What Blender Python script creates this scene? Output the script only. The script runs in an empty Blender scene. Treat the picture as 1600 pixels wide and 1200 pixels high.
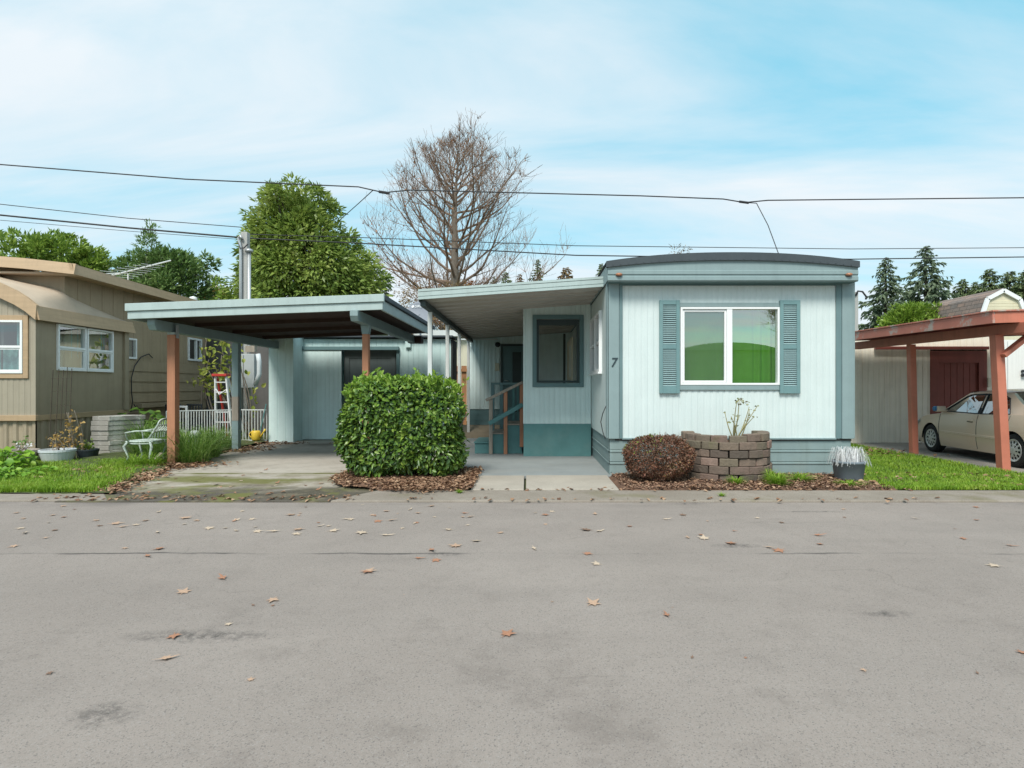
import bpy, bmesh, math, random
import numpy as np
from mathutils import Vector, Matrix
R = math.radians
rng = np.random.default_rng(7)
random.seed(7)
sc = bpy.context.scene
COL = sc.collection

# ------------------------------------------------------------------ camera, sky, sun, exposure
F, CX, CY, H = 920.0, 830.0, 605.0, 1.5          # focal length and principal point of the photo (1600 px wide), eye height
cam = bpy.data.cameras.new('camera'); camo = bpy.data.objects.new('camera', cam); COL.objects.link(camo)
cam.sensor_width = 36; cam.lens = 36*F/1600
cam.shift_x = -(CX-800)/1600; cam.shift_y = (CY-600)/1600
cam.clip_start = .05; cam.clip_end = 2000
camo.location = (0, 0, H); camo.rotation_euler = (R(90), 0, 0)
sc.camera = camo

SUN_EL, SUN_AZ = 52.0, 196.0                      # azimuth clockwise from +Y: behind the camera, a little to the left
world = bpy.data.worlds.new('World'); sc.world = world; world.use_nodes = True
def build_world():
    nt = world.node_tree; N = nt.nodes; L = nt.links
    N.clear()
    out = N.new('ShaderNodeOutputWorld'); bg = N.new('ShaderNodeBackground'); L.new(bg.outputs[0], out.inputs[0])
    bg.inputs['Strength'].default_value = .12
    sky = N.new('ShaderNodeTexSky'); sky.sky_type = 'NISHITA'; sky.sun_disc = False
    sky.sun_elevation = R(SUN_EL); sky.sun_rotation = R(SUN_AZ); sky.air_density = 1.0; sky.dust_density = .6; sky.ozone_density = 2.0
    tint = N.new('ShaderNodeMix'); tint.data_type = 'RGBA'; tint.blend_type = 'MULTIPLY'; tint.inputs['Factor'].default_value = 1
    L.new(sky.outputs[0], tint.inputs[6]); tint.inputs[7].default_value = (SKY_TINT[0], SKY_TINT[1], SKY_TINT[2], 1)
    tc = N.new('ShaderNodeTexCoord'); sep = N.new('ShaderNodeSeparateXYZ'); L.new(tc.outputs['Generated'], sep.inputs[0])
    def m(op, a, b=None, clamp=False):
        n = N.new('ShaderNodeMath'); n.operation = op; n.use_clamp = clamp
        for i, v in enumerate((a, b)):
            if v is None: continue
            if isinstance(v, (int, float)): n.inputs[i].default_value = v
            else: L.new(v, n.inputs[i])
        return n.outputs[0]
    zz = m('ADD', m('MAXIMUM', sep.outputs[2], 0.0), .17)
    cx = m('DIVIDE', sep.outputs[0], zz); cy = m('DIVIDE', sep.outputs[1], zz)
    cmb = N.new('ShaderNodeCombineXYZ'); L.new(cx, cmb.inputs[0]); L.new(cy, cmb.inputs[1])
    mp = N.new('ShaderNodeMapping'); mp.inputs['Rotation'].default_value = (0, 0, R(35)); mp.inputs['Scale'].default_value = (.42, 1.55, 1)
    mp.inputs['Location'].default_value = (-4.4, 6.1, 0)
    L.new(cmb.outputs[0], mp.inputs[0])
    n1 = N.new('ShaderNodeTexNoise'); n1.inputs['Scale'].default_value = 1.05; n1.inputs['Detail'].default_value = 8; n1.inputs['Roughness'].default_value = .56
    n1.inputs['Distortion'].default_value = .55
    L.new(mp.outputs[0], n1.inputs['Vector'])
    n2 = N.new('ShaderNodeTexNoise'); n2.inputs['Scale'].default_value = .33; n2.inputs['Detail'].default_value = 3
    L.new(cmb.outputs[0], n2.inputs['Vector'])
    s = m('ADD', m('MULTIPLY', n1.outputs[0], .86), m('MULTIPLY', n2.outputs[0], .22))
    # haze towards the horizon makes the cloud layer close up
    hz = m('MULTIPLY', m('SUBTRACT', 1.0, m('MULTIPLY', sep.outputs[2], 4.2), True), .16)
    s = m('ADD', s, hz)
    rp = N.new('ShaderNodeValToRGB'); L.new(s, rp.inputs[0])
    rp.color_ramp.elements[0].position = .36; rp.color_ramp.elements[0].color = (.0, .0, .0, 1)
    rp.color_ramp.elements[1].position = .67; rp.color_ramp.elements[1].color = (.97, .97, .97, 1)
    # soft grey undersides inside the cloud
    n3 = N.new('ShaderNodeTexNoise'); n3.inputs['Scale'].default_value = 1.1; n3.inputs['Detail'].default_value = 5
    L.new(mp.outputs[0], n3.inputs['Vector'])
    cl = N.new('ShaderNodeMix'); cl.data_type = 'RGBA'; L.new(n3.outputs[0], cl.inputs['Factor'])
    k = CLOUD
    cl.inputs[6].default_value = (k*.86, k*.96, k*1.04, 1); cl.inputs[7].default_value = (k*1.03, k*1.09, k*1.13, 1)
    mx = N.new('ShaderNodeMix'); mx.data_type = 'RGBA'; L.new(rp.outputs[0], mx.inputs['Factor'])
    blue = N.new('ShaderNodeMix'); blue.data_type = 'RGBA'; blue.inputs['Factor'].default_value = .75; L.new(tint.outputs[2], blue.inputs[6]); blue.inputs[7].default_value = (2.15, 4.75, 5.85, 1)
    L.new(blue.outputs[2], mx.inputs[6]); L.new(cl.outputs[2], mx.inputs[7])
    L.new(mx.outputs[2], bg.inputs['Color'])
SKY_TINT = (.62, 1.38, 1.25); CLOUD = 5.6
build_world()
sun = bpy.data.lights.new('sun', 'SUN'); sun.energy = 2.9; sun.angle = R(20); sun.color = (1, .95, .87)
suno = bpy.data.objects.new('sun', sun); COL.objects.link(suno)
a, e = R(SUN_AZ), R(SUN_EL)
sd = Vector((math.sin(a)*math.cos(e), math.cos(a)*math.cos(e), math.sin(e)))
suno.rotation_euler = sd.to_track_quat('Z', 'Y').to_euler(); suno.location = sd*60
vs = sc.view_settings; sc.display_settings.display_device = 'sRGB'
vs.view_transform = 'Standard'; vs.look = 'None'; vs.gamma = 1; vs.exposure = .43
sc.cycles.max_bounces = 10; sc.cycles.diffuse_bounces = 6; sc.cycles.transparent_max_bounces = 12
sc.cycles.caustics_reflective = False; sc.cycles.caustics_refractive = False

# ------------------------------------------------------------------ helpers
def X(px, d): return (px-CX)*d/F
def Z(py, d): return H+(CY-py)*d/F
ORG = {}
def tag(o, label=None, cat=None, group=None, kind=None):
    if label: o['label'] = label
    if cat: o['category'] = cat
    if group: o['group'] = group
    if kind: o['kind'] = kind
    return o
def thing(name, label, cat, loc=(0, 0, 0), rz=0, group=None):
    o = bpy.data.objects.new(name, None); COL.objects.link(o)
    o.location = loc; o.rotation_euler = (0, 0, rz); o.empty_display_size = .2
    ORG[o.name] = Vector(loc)
    return tag(o, label, cat, group)
def link_mesh(name, me, mat, parent, org=None):
    o = bpy.data.objects.new(name, me); COL.objects.link(o)
    if mat: me.materials.append(mat)
    if parent: o.parent = parent
    return o
class MB:
    def __init__(s): s.v = []; s.f = []
    def add(s, vs, fs):
        o = len(s.v); s.v += [Vector(v) for v in vs]; s.f += [[i+o for i in f] for f in fs]; return s
    def hexa(s, p):   # 8 corners: bottom ring, top ring
        return s.add(p, [(0, 3, 2, 1), (4, 5, 6, 7), (0, 1, 5, 4), (1, 2, 6, 5), (2, 3, 7, 6), (3, 0, 4, 7)])
    def box(s, x0, x1, y0, y1, z0, z1):
        return s.hexa([(x0, y0, z0), (x1, y0, z0), (x1, y1, z0), (x0, y1, z0), (x0, y0, z1), (x1, y0, z1), (x1, y1, z1), (x0, y1, z1)])
    def mbox(s, mp, u0, u1, o0, o1, z0, z1):
        return s.hexa([mp(u0, o0, z0), mp(u1, o0, z0), mp(u1, o1, z0), mp(u0, o1, z0), mp(u0, o0, z1), mp(u1, o0, z1), mp(u1, o1, z1), mp(u0, o1, z1)])
    def prism(s, poly, fn, a, b):   # poly of 2-D points, fn(p, q, t) -> 3-D
        n = len(poly)
        vs = [fn(p[0], p[1], a) for p in poly]+[fn(p[0], p[1], b) for p in poly]
        fs = [list(range(n)), list(range(2*n-1, n-1, -1))]+[(i, (i+1) % n, n+(i+1) % n, n+i) for i in range(n)]
        return s.add(vs, fs)
    def bar(s, p, q, w, h, up=(0, 0, 1)):
        p, q = Vector(p), Vector(q); t = (q-p).normalized(); up = Vector(up)
        if abs(t.dot(up)) > .98: up = Vector((1, 0, 0))
        sx = t.cross(up).normalized()*w/2; uz = sx.cross(t).normalized()*h/2
        return s.hexa([p-sx-uz, p+sx-uz, q+sx-uz, q-sx-uz, p-sx+uz, p+sx+uz, q+sx+uz, q-sx+uz])
    def tube(s, pts, r, n=6, cap=True):
        pts = [Vector(p) for p in pts]; m = len(pts)
        rs = r if isinstance(r, (list, tuple)) else [r]*m
        t0 = (pts[1]-pts[0]).normalized(); nrm = t0.orthogonal().normalized()
        vs = []; 
        for i, p in enumerate(pts):
            t = (pts[min(i+1, m-1)]-pts[max(i-1, 0)]).normalized()
            nrm = (nrm-t*nrm.dot(t))
            nrm = nrm.normalized() if nrm.length > 1e-6 else t.orthogonal().normalized()
            bn = t.cross(nrm)
            for k in range(n):
                a = 2*math.pi*k/n; vs.append(p+(nrm*math.cos(a)+bn*math.sin(a))*rs[i])
        fs = [(i*n+k, i*n+(k+1) % n, (i+1)*n+(k+1) % n, (i+1)*n+k) for i in range(m-1) for k in range(n)]
        if cap: fs += [list(range(n-1, -1, -1)), list(range((m-1)*n, m*n))]
        return s.add(vs, fs)
    def lathe(s, prof, c, n=24):
        vs = []; m = len(prof)
        for r, z in prof:
            for k in range(n):
                a = 2*math.pi*k/n; vs.append((c[0]+r*math.cos(a), c[1]+r*math.sin(a), c[2]+z))
        fs = [(i*n+k, i*n+(k+1) % n, (i+1)*n+(k+1) % n, (i+1)*n+k) for i in range(m-1) for k in range(n)]
        fs += [list(range(n-1, -1, -1)), list(range((m-1)*n, m*n))]
        return s.add(vs, fs)
    def build(s, name, mat, parent=None, smooth=False, bevel=0, local=False, origin=None, fixn=True, seg=2):
        org = Vector((0, 0, 0))
        if parent is not None and not local: org = ORG.get(parent.name, org)
        if origin is not None: org = Vector(origin)
        me = bpy.data.meshes.new(name)
        me.from_pydata([tuple(v-org) for v in s.v], [], s.f)
        if fixn and len(s.f) < 30000:
            bm = bmesh.new(); bm.from_mesh(me); bmesh.ops.recalc_face_normals(bm, faces=bm.faces); bm.to_mesh(me); bm.free()
        if smooth: me.shade_smooth()
        o = link_mesh(name, me, mat, parent)
        if origin is not None: o.location = origin
        ORG[o.name] = org
        if bevel:
            b = o.modifiers.new('bevel', 'BEVEL'); b.width = bevel; b.segments = seg; b.limit_method = 'ANGLE'; b.angle_limit = R(40)
        return o
def fast_mesh(name, V, faces, mat, parent=None, origin=None, smooth=False):
    """V (n,3) numpy, faces (m,k) numpy"""
    org = np.array(ORG[parent.name]) if parent is not None else np.zeros(3)
    if origin is not None: org = np.array(origin, float)
    me = bpy.data.meshes.new(name)
    V = np.asarray(V, float)-org
    m, k = faces.shape
    me.vertices.add(len(V)); me.vertices.foreach_set('co', V.astype(np.float32).ravel())
    me.loops.add(m*k); me.loops.foreach_set('vertex_index', faces.astype(np.int32).ravel())
    me.polygons.add(m); me.polygons.foreach_set('loop_start', np.arange(0, m*k, k, dtype=np.int32))
    me.update(calc_edges=True)
    if smooth: me.shade_smooth()
    o = link_mesh(name, me, mat, parent)
    if origin is not None: o.location = origin
    ORG[o.name] = Vector(org)
    return o
def unit(v): return v/np.maximum(np.linalg.norm(v, axis=-1, keepdims=True), 1e-9)
def leaf_arrays(P, A, N, L, W, shape=2, curl=.15):
    """leaves from base points P along A with normal N. shape 1: folded diamond, 2: oval of two quads"""
    n = len(P); A = unit(A); N = unit(N-A*(A*N).sum(1, keepdims=True)); T = np.cross(A, N)
    L = np.broadcast_to(np.asarray(L, float), (n,))[:, None]; W = np.broadcast_to(np.asarray(W, float), (n,))[:, None]
    if shape == 1:
        V = np.stack([P, P+A*L*.45+T*W*.5+N*W*.15, P+A*L-N*L*curl, P+A*L*.45-T*W*.5+N*W*.15], 1)
        Fq = np.arange(n)[:, None]*4+np.array([[0, 1, 2, 3]])
        return V.reshape(-1, 3), Fq
    V = np.stack([P, P+A*L*.28+T*W*.46+N*W*.16, P+A*L*.66+T*W*.42+N*W*.12-N*L*curl*.4, P+A*L-N*L*curl,
                  P+A*L*.66-T*W*.42+N*W*.12-N*L*curl*.4, P+A*L*.28-T*W*.46+N*W*.16], 1)
    Fq = (np.arange(n)[:, None, None]*6+np.array([[[0, 1, 2, 3], [3, 4, 5, 0]]])).reshape(-1, 4)
    return V.reshape(-1, 3), Fq
def rnd_dir(n): return unit(rng.normal(size=(n, 3)))

# ------------------------------------------------------------------ materials
def nodes(name):
    m = bpy.data.materials.new(name); m.use_nodes = True
    nt = m.node_tree; return m, nt, nt.nodes, nt.links, nt.nodes['Principled BSDF']
def pm(name, col, rough=.6, var=.12, scale=2.5, bump=0., bscale=60, metal=0., spec=.4, streak=0., streak_col=None, dirt=0., dirt_col=(.12, .1, .07), dirt_scale=1.4, stretch=None, fine=.06, dirt_rng=(.52, .72)):
    m, nt, N, L, b = nodes(name)
    b.inputs['Roughness'].default_value = rough; b.inputs['Metallic'].default_value = metal; b.inputs['Specular IOR Level'].default_value = spec
    tc = N.new('ShaderNodeTexCoord'); vec = tc.outputs['Object']
    if stretch:
        mp = N.new('ShaderNodeMapping'); mp.inputs['Scale'].default_value = stretch; L.new(vec, mp.inputs[0]); v1 = mp.outputs[0]
    else: v1 = vec
    n = N.new('ShaderNodeTexNoise'); n.inputs['Scale'].default_value = scale; n.inputs['Detail'].default_value = 6; n.inputs['Roughness'].default_value = .6
    L.new(v1, n.inputs['Vector'])
    rp = N.new('ShaderNodeValToRGB'); L.new(n.outputs[0], rp.inputs[0])
    c = np.array(col)
    rp.color_ramp.elements[0].position = .3; rp.color_ramp.elements[0].color = (*np.clip(c*(1-var), 0, 1), 1)
    rp.color_ramp.elements[1].position = .7; rp.color_ramp.elements[1].color = (*np.clip(c*(1+var), 0, 1), 1)
    cur = rp.outputs[0]
    def mix(fac, colr):
        nonlocal cur
        x = N.new('ShaderNodeMix'); x.data_type = 'RGBA'; L.new(fac, x.inputs['Factor']); L.new(cur, x.inputs[6]); x.inputs[7].default_value = (*colr, 1); cur = x.outputs[2]
    def ramp(src, a, bb, hi=1.):
        r = N.new('ShaderNodeMapRange'); r.inputs[1].default_value = a; r.inputs[2].default_value = bb; r.inputs[4].default_value = hi; L.new(src, r.inputs[0]); return r.outputs[0]
    if fine:
        nf = N.new('ShaderNodeTexNoise'); nf.inputs['Scale'].default_value = 90; nf.inputs['Detail'].default_value = 3; L.new(vec, nf.inputs['Vector'])
        mix(ramp(nf.outputs[0], .45, .75, fine*3), tuple(c*.55))
    if streak:
        mp2 = N.new('ShaderNodeMapping'); mp2.inputs['Scale'].default_value = (9, 9, .35); L.new(vec, mp2.inputs[0])
        ns = N.new('ShaderNodeTexNoise'); ns.inputs['Scale'].default_value = 1.6; ns.inputs['Detail'].default_value = 5; L.new(mp2.outputs[0], ns.inputs['Vector'])
        mix(ramp(ns.outputs[0], .48, .8, streak), streak_col or tuple(c*.5))
    if dirt:
        nd = N.new('ShaderNodeTexNoise'); nd.inputs['Scale'].default_value = dirt_scale; nd.inputs['Detail'].default_value = 9; nd.inputs['Roughness'].default_value = .7; L.new(vec, nd.inputs['Vector'])
        mix(ramp(nd.outputs[0], dirt_rng[0], dirt_rng[1], dirt), dirt_col)
    L.new(cur, b.inputs['Base Color'])
    if bump:
        nb = N.new('ShaderNodeTexNoise'); nb.inputs['Scale'].default_value = bscale; nb.inputs['Detail'].default_value = 4; L.new(v1, nb.inputs['Vector'])
        bp = N.new('ShaderNodeBump'); bp.inputs['Strength'].default_value = bump; bp.inputs['Distance'].default_value = .01; L.new(nb.outputs[0], bp.inputs['Height']); L.new(bp.outputs[0], b.inputs['Normal'])
    return m
def leafmat(name, cols, rough=.45, trans=.25, clump=.0, clump_scale=1.2, spec=.4):
    """colour picked per leaf; clump mixes in a slow drift of leaf colour through the plant"""
    m, nt, N, L, b = nodes(name)
    g = N.new('ShaderNodeNewGeometry'); rp = N.new('ShaderNodeValToRGB'); cr = rp.color_ramp
    src = g.outputs['Random Per Island']
    if clump:
        tc = N.new('ShaderNodeTexCoord'); n = N.new('ShaderNodeTexNoise'); n.inputs['Scale'].default_value = clump_scale; n.inputs['Detail'].default_value = 3; L.new(tc.outputs['Object'], n.inputs['Vector'])
        mr = N.new('ShaderNodeMapRange'); mr.inputs[1].default_value = .3; mr.inputs[2].default_value = .7; L.new(n.outputs[0], mr.inputs[0])
        x = N.new('ShaderNodeMix'); x.inputs['Factor'].default_value = clump; L.new(src, x.inputs[2]); L.new(mr.outputs[0], x.inputs[3]); src = x.outputs[0]
    L.new(src, rp.inputs[0])
    for i, c in enumerate(cols):
        p = i/(len(cols)-1) if len(cols) > 1 else 0
        el = cr.elements[i] if i < 2 else cr.elements.new(p)
        el.position = p; el.color = (*c, 1)
    L.new(rp.outputs[0], b.inputs['Base Color']); b.inputs['Roughness'].default_value = rough; b.inputs['Specular IOR Level'].default_value = spec
    if trans:
        t = N.new('ShaderNodeBsdfTranslucent'); L.new(rp.outputs[0], t.inputs[0]); mx = N.new('ShaderNodeMixShader'); mx.inputs[0].default_value = trans
        L.new(b.outputs[0], mx.inputs[1]); L.new(t.outputs[0], mx.inputs[2]); L.new(mx.outputs[0], N['Material Output'].inputs[0])
    return m
def glassmat(name, tint=(.85, .95, .9), refl=.2, edge=.7, rough=.0):
    m, nt, N, L, b = nodes(name); N.remove(b)
    t = N.new('ShaderNodeBsdfTransparent'); t.inputs[0].default_value = (*tint, 1)
    g = N.new('ShaderNodeBsdfGlossy'); g.inputs['Roughness'].default_value = rough; g.inputs[0].default_value = (.95, .97, .97, 1)
    lw = N.new('ShaderNodeLayerWeight'); lw.inputs[0].default_value = .35
    mr = N.new('ShaderNodeMapRange'); mr.inputs[3].default_value = refl; mr.inputs[4].default_value = edge; L.new(lw.outputs['Facing'], mr.inputs[0])
    mx = N.new('ShaderNodeMixShader'); L.new(mr.outputs[0], mx.inputs[0]); L.new(t.outputs[0], mx.inputs[1]); L.new(g.outputs[0], mx.inputs[2])
    L.new(mx.outputs[0], N['Material Output'].inputs[0]); return m

M = dict(
 white=pm('painted ribbed siding', (.645, .727, .717), .5, .04, streak=.34, streak_col=(.5, .6, .59)),
 porchw=pm('pale aqua siding', (.68, .80, .79), .5, .05, streak=.25),
 aqua=pm('aqua boards', (.58, .75, .74), .6, .07, streak=.3, dirt=.12),
 aqua2=pm('light aqua boards', (.70, .85, .84), .6, .05, streak=.2, dirt=.1),
 trim=pm('grey teal trim', (.25, .335, .342), .55, .06, streak=.2),
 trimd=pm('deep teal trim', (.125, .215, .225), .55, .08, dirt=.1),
 teal=pm('teal skirting paint', (.10, .235, .235), .6, .1, dirt=.35, dirt_col=(.2, .3, .28), bump=.1),
 skirt=pm('faded teal skirting', (.235, .315, .318), .6, .08, streak=.3, dirt=.25, dirt_col=(.3, .33, .28)),
 fascia=pm('pale aqua fascia', (.43, .52, .51), .6, .07, streak=.2, dirt=.15),
 roofdark=pm('dark roofing', (.06, .075, .085), .7, .15, bump=.2),
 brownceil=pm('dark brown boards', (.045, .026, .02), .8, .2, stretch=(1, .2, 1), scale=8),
 cedar=pm('cedar post', (.44, .20, .115), .75, .12, scale=4, stretch=(6, 6, .5), bump=.25, bscale=12, streak=.25),
 greywood=pm('weathered wood rail', (.34, .29, .24), .8, .2, stretch=(5, 5, .6), scale=4, bump=.2),
 whitemetal=pm('white enamel', (.68, .71, .70), .4, .05, streak=.2, dirt=.1),
 vinyl=pm('white vinyl', (.83, .84, .84), .35, .02, fine=0),
 darkdoor=pm('dark door', (.035, .055, .055), .5, .15),
 darkwood=pm('dark recess', (.02, .022, .022), .7, .2),
 cream=pm('cream panel', (.66, .62, .48), .5, .06, streak=.2),
 ceil=pm('pan roof underside', (.50, .47, .43), .6, .08, dirt=.2, stretch=(.3, 1, 1)),
 tan=pm('tan siding', (.345, .28, .195), .6, .08, streak=.3, dirt=.1),
 tanside=pm('tan boards', (.36, .28, .185), .65, .08, streak=.3, dirt=.15),
 tangrey=pm('grey tan siding', (.37, .325, .25), .6, .06, streak=.25),
 tanfas=pm('tan fascia', (.46, .325, .20), .55, .1, stretch=(.4, .4, 5), scale=3, streak=.2),
 tanroof=pm('tan roof coating', (.52, .42, .32), .7, .08, dirt=.25, dirt_col=(.35, .29, .22)),
 tanskirt=pm('brown skirting', (.38, .31, .22), .65, .12, streak=.45, streak_col=(.12, .09, .06), dirt=.3),
 red=pm('red barn paint', (.54, .185, .12), .6, .1, streak=.3, dirt=.15, bump=.15),
 redpeel=pm('peeling red paint', (.50, .18, .13), .7, .1, dirt=.9, dirt_col=(.44, .38, .33), dirt_scale=3.2, dirt_rng=(.52, .60), bump=.3),
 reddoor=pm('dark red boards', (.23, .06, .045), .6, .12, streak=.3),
 beige=pm('beige boards', (.86, .80, .68), .65, .05, streak=.4, streak_col=(.42, .36, .28), dirt=.12),
 concrete=pm('concrete', (.33, .30, .265), .9, .15, scale=1.2, bump=.3, bscale=90, dirt=.3, dirt_col=(.2, .18, .14), fine=.15),
 pad=pm('pale concrete', (.40, .355, .30), .9, .12, scale=1.5, bump=.3, bscale=90, dirt=.25, dirt_col=(.27, .24, .19), fine=.15),
 bluecon=pm('painted concrete', (.265, .285, .285), .8, .12, scale=1.1, bump=.15, dirt=.5, dirt_col=(.33, .32, .29), dirt_scale=.9),
 patio=pm('brown concrete', (.20, .165, .115), .9, .15, bump=.3, dirt=.3),
 soil=pm('bark mulch', (.15, .085, .055), .95, .35, scale=14, bump=1., bscale=45, dirt=.4, dirt_col=(.16, .075, .045), dirt_scale=9),
 earth=pm('earth under grass', (.07, .085, .03), .95, .3, scale=6, bump=.6, bscale=30),
 bark=pm('grey bark', (.19, .16, .13), .9, .2, scale=5, bump=.5, bscale=14),
 darkbark=pm('dark bark', (.075, .06, .045), .9, .2, scale=5, bump=.5, bscale=14),
 steel=pm('galvanised steel', (.52, .54, .55), .4, .08, metal=.5, dirt=.15),
 greypaint=pm('grey enamel cabinet', (.46, .49, .50), .5, .05, streak=.2),
 greywall=pm('dark grey wall', (.13, .125, .12), .7, .12, streak=.3),
 cable=pm('black cable', (.03, .03, .033), .6, .1, fine=0),
 polewood=pm('weathered pole', (.42, .42, .40), .8, .12, stretch=(5, 5, .5), scale=4, bump=.3),
 alum=pm('aluminium', (.70, .72, .73), .4, .05, metal=.1),
 redplastic=pm('red plastic', (.5, .05, .04), .4, .05),
 yellow=pm('yellow plastic', (.75, .52, .06), .45, .08),
 blackplastic=pm('dark plastic', (.025, .03, .035), .5, .15),
 blacknum=pm('black numeral', (.03, .05, .06), .5, .05),
 amber=pm('amber lens', (.40, .17, .085), .3, .1, spec=.6),
 dish=pm('grey dish', (.27, .29, .33), .5, .04),
 shingle=None, stone=None,
 potwhite=pm('white plastic pot', (.62, .66, .68), .5, .06, streak=.2, dirt=.15),
 pottan=pm('weathered pot', (.36, .31, .27), .6, .08, dirt=.2),
 potgrey=pm('blue grey pot', (.17, .205, .235), .6, .2, dirt=.4, dirt_col=(.27, .29, .3), dirt_scale=4),
 potdark=pm('dark pot', (.03, .04, .045), .5, .1),
 paver=pm('grey pavers', (.33, .31, .28), .9, .15, bump=.4, bscale=50, dirt=.75, dirt_col=(.70, .68, .64), dirt_scale=3.5, dirt_rng=(.50, .60)),
 chair=pm('flaking garden chair paint', (.48, .54, .49), .8, .55, scale=22, dirt=.95, dirt_col=(.05, .13, .10), dirt_scale=11),
 curtain=pm('bright green curtain', (.22, .60, .05), .85, .08, fine=0),
 curtain2=pm('teal lace curtain', (.22, .42, .42), .85, .25, scale=12, fine=0),
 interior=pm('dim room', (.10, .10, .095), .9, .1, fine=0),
 gambrel=pm('cream lap siding', (.72, .66, .48), .6, .05, streak=.2),
 whitewall=pm('white panel', (.80, .79, .76), .5, .03, streak=.2),
 fencewood=pm('orange brown fence', (.34, .16, .075), .8, .2, streak=.4),
 tyre=pm('tyre rubber', (.018, .018, .019), .8, .15, bump=.15),
 rim=pm('silver wheel cover', (.55, .55, .54), .35, .05, metal=.45),
 carglass=glassmat('car glass', (.30, .36, .34), .12, .8),
 glass=glassmat('window glass', (.88, .97, .9), .42, .8),
 dimglass=glassmat('dim window glass', (.75, .85, .82), .12, .8),
)
def carpaint():
    m, nt, N, L, b = nodes('beige metallic paint')
    b.inputs['Base Color'].default_value = (.70, .545, .42, 1); b.inputs['Metallic'].default_value = .2; b.inputs['Roughness'].default_value = .38
    b.inputs['Coat Weight'].default_value = .6; b.inputs['Coat Roughness'].default_value = .08
    tc = N.new('ShaderNodeTexCoord'); n = N.new('ShaderNodeTexNoise'); n.inputs['Scale'].default_value = 3; n.inputs['Detail'].default_value = 6; L.new(tc.outputs['Object'], n.inputs['Vector'])
    mr = N.new('ShaderNodeMapRange'); mr.inputs[3].default_value = .3; mr.inputs[4].default_value = .5; L.new(n.outputs[0], mr.inputs[0]); L.new(mr.outputs[0], b.inputs['Roughness'])
    return m
M['car'] = carpaint()
def brickish(name, c1, c2, mortar, scale, bw, rh, off=.5, rough=.9, bump=.3):
    m, nt, N, L, b = nodes(name); b.inputs['Roughness'].default_value = rough
    tc = N.new('ShaderNodeTexCoord'); br = N.new('ShaderNodeTexBrick'); br.offset = off
    sp = N.new('ShaderNodeSeparateXYZ'); L.new(tc.outputs['Object'], sp.inputs[0]); cb = N.new('ShaderNodeCombineXYZ')
    L.new(sp.outputs[1], cb.inputs[0]); L.new(sp.outputs[2], cb.inputs[1]); L.new(cb.outputs[0], br.inputs['Vector'])
    br.inputs['Color1'].default_value = (*c1, 1); br.inputs['Color2'].default_value = (*c2, 1); br.inputs['Mortar'].default_value = (*mortar, 1)
    br.inputs['Scale'].default_value = scale; br.inputs['Brick Width'].default_value = bw; br.inputs['Row Height'].default_value = rh; br.inputs['Mortar Size'].default_value = .012; br.inputs['Bias'].default_value = 0
    n = N.new('ShaderNodeTexNoise'); n.inputs['Scale'].default_value = 6; n.inputs['Detail'].default_value = 6; L.new(tc.outputs['Object'], n.inputs['Vector'])
    x = N.new('ShaderNodeMix'); x.data_type = 'RGBA'; x.blend_type = 'MULTIPLY'; x.inputs['Factor'].default_value = .5; L.new(br.outputs[0], x.inputs[6]); L.new(n.outputs[0], x.inputs[7])
    L.new(x.outputs[2], b.inputs['Base Color']); return m
M['shingle'] = brickish('asphalt shingles', (.36, .25, .20), (.24, .20, .18), (.12, .1, .09), 1, .4, .16)
def stonemat():
    m = leafmat('retaining blocks', [(.14, .105, .085), (.26, .175, .145), (.11, .09, .075), (.21, .155, .125), (.17, .145, .105), (.29, .205, .17)], .95, 0, spec=.2)
    nt = m.node_tree; N, L = nt.nodes, nt.links; b = N['Principled BSDF']; src = b.inputs['Base Color'].links[0].from_socket
    tc = N.new('ShaderNodeTexCoord')
    n = N.new('ShaderNodeTexNoise'); n.inputs['Scale'].default_value = 9; n.inputs['Detail'].default_value = 8; n.inputs['Roughness'].default_value = .75; L.new(tc.outputs['Object'], n.inputs['Vector'])
    mr = N.new('ShaderNodeMapRange'); mr.inputs[1].default_value = .45; mr.inputs[2].default_value = .75; mr.inputs[4].default_value = .75; L.new(n.outputs[0], mr.inputs[0])
    x = N.new('ShaderNodeMix'); x.data_type = 'RGBA'; L.new(mr.outputs[0], x.inputs['Factor']); L.new(src, x.inputs[6]); x.inputs[7].default_value = (.10, .085, .07, 1)
    n2 = N.new('ShaderNodeTexNoise'); n2.inputs['Scale'].default_value = 2.2; n2.inputs['Detail'].default_value = 8; L.new(tc.outputs['Object'], n2.inputs['Vector'])
    mr2 = N.new('ShaderNodeMapRange'); mr2.inputs[1].default_value = .58; mr2.inputs[2].default_value = .72; mr2.inputs[4].default_value = .6; L.new(n2.outputs[0], mr2.inputs[0])
    x2 = N.new('ShaderNodeMix'); x2.data_type = 'RGBA'; L.new(mr2.outputs[0], x2.inputs['Factor']); L.new(x.outputs[2], x2.inputs[6]); x2.inputs[7].default_value = (.15, .16, .05, 1)
    L.new(x2.outputs[2], b.inputs['Base Color'])
    bp = N.new('ShaderNodeBump'); bp.inputs['Strength'].default_value = .7; bp.inputs['Distance'].default_value = .015; n3 = N.new('ShaderNodeTexNoise'); n3.inputs['Scale'].default_value = 30; n3.inputs['Detail'].default_value = 8; L.new(tc.outputs['Object'], n3.inputs['Vector'])
    L.new(n3.outputs[0], bp.inputs['Height']); L.new(bp.outputs[0], b.inputs['Normal']); return m
M['stone'] = stonemat()
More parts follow.
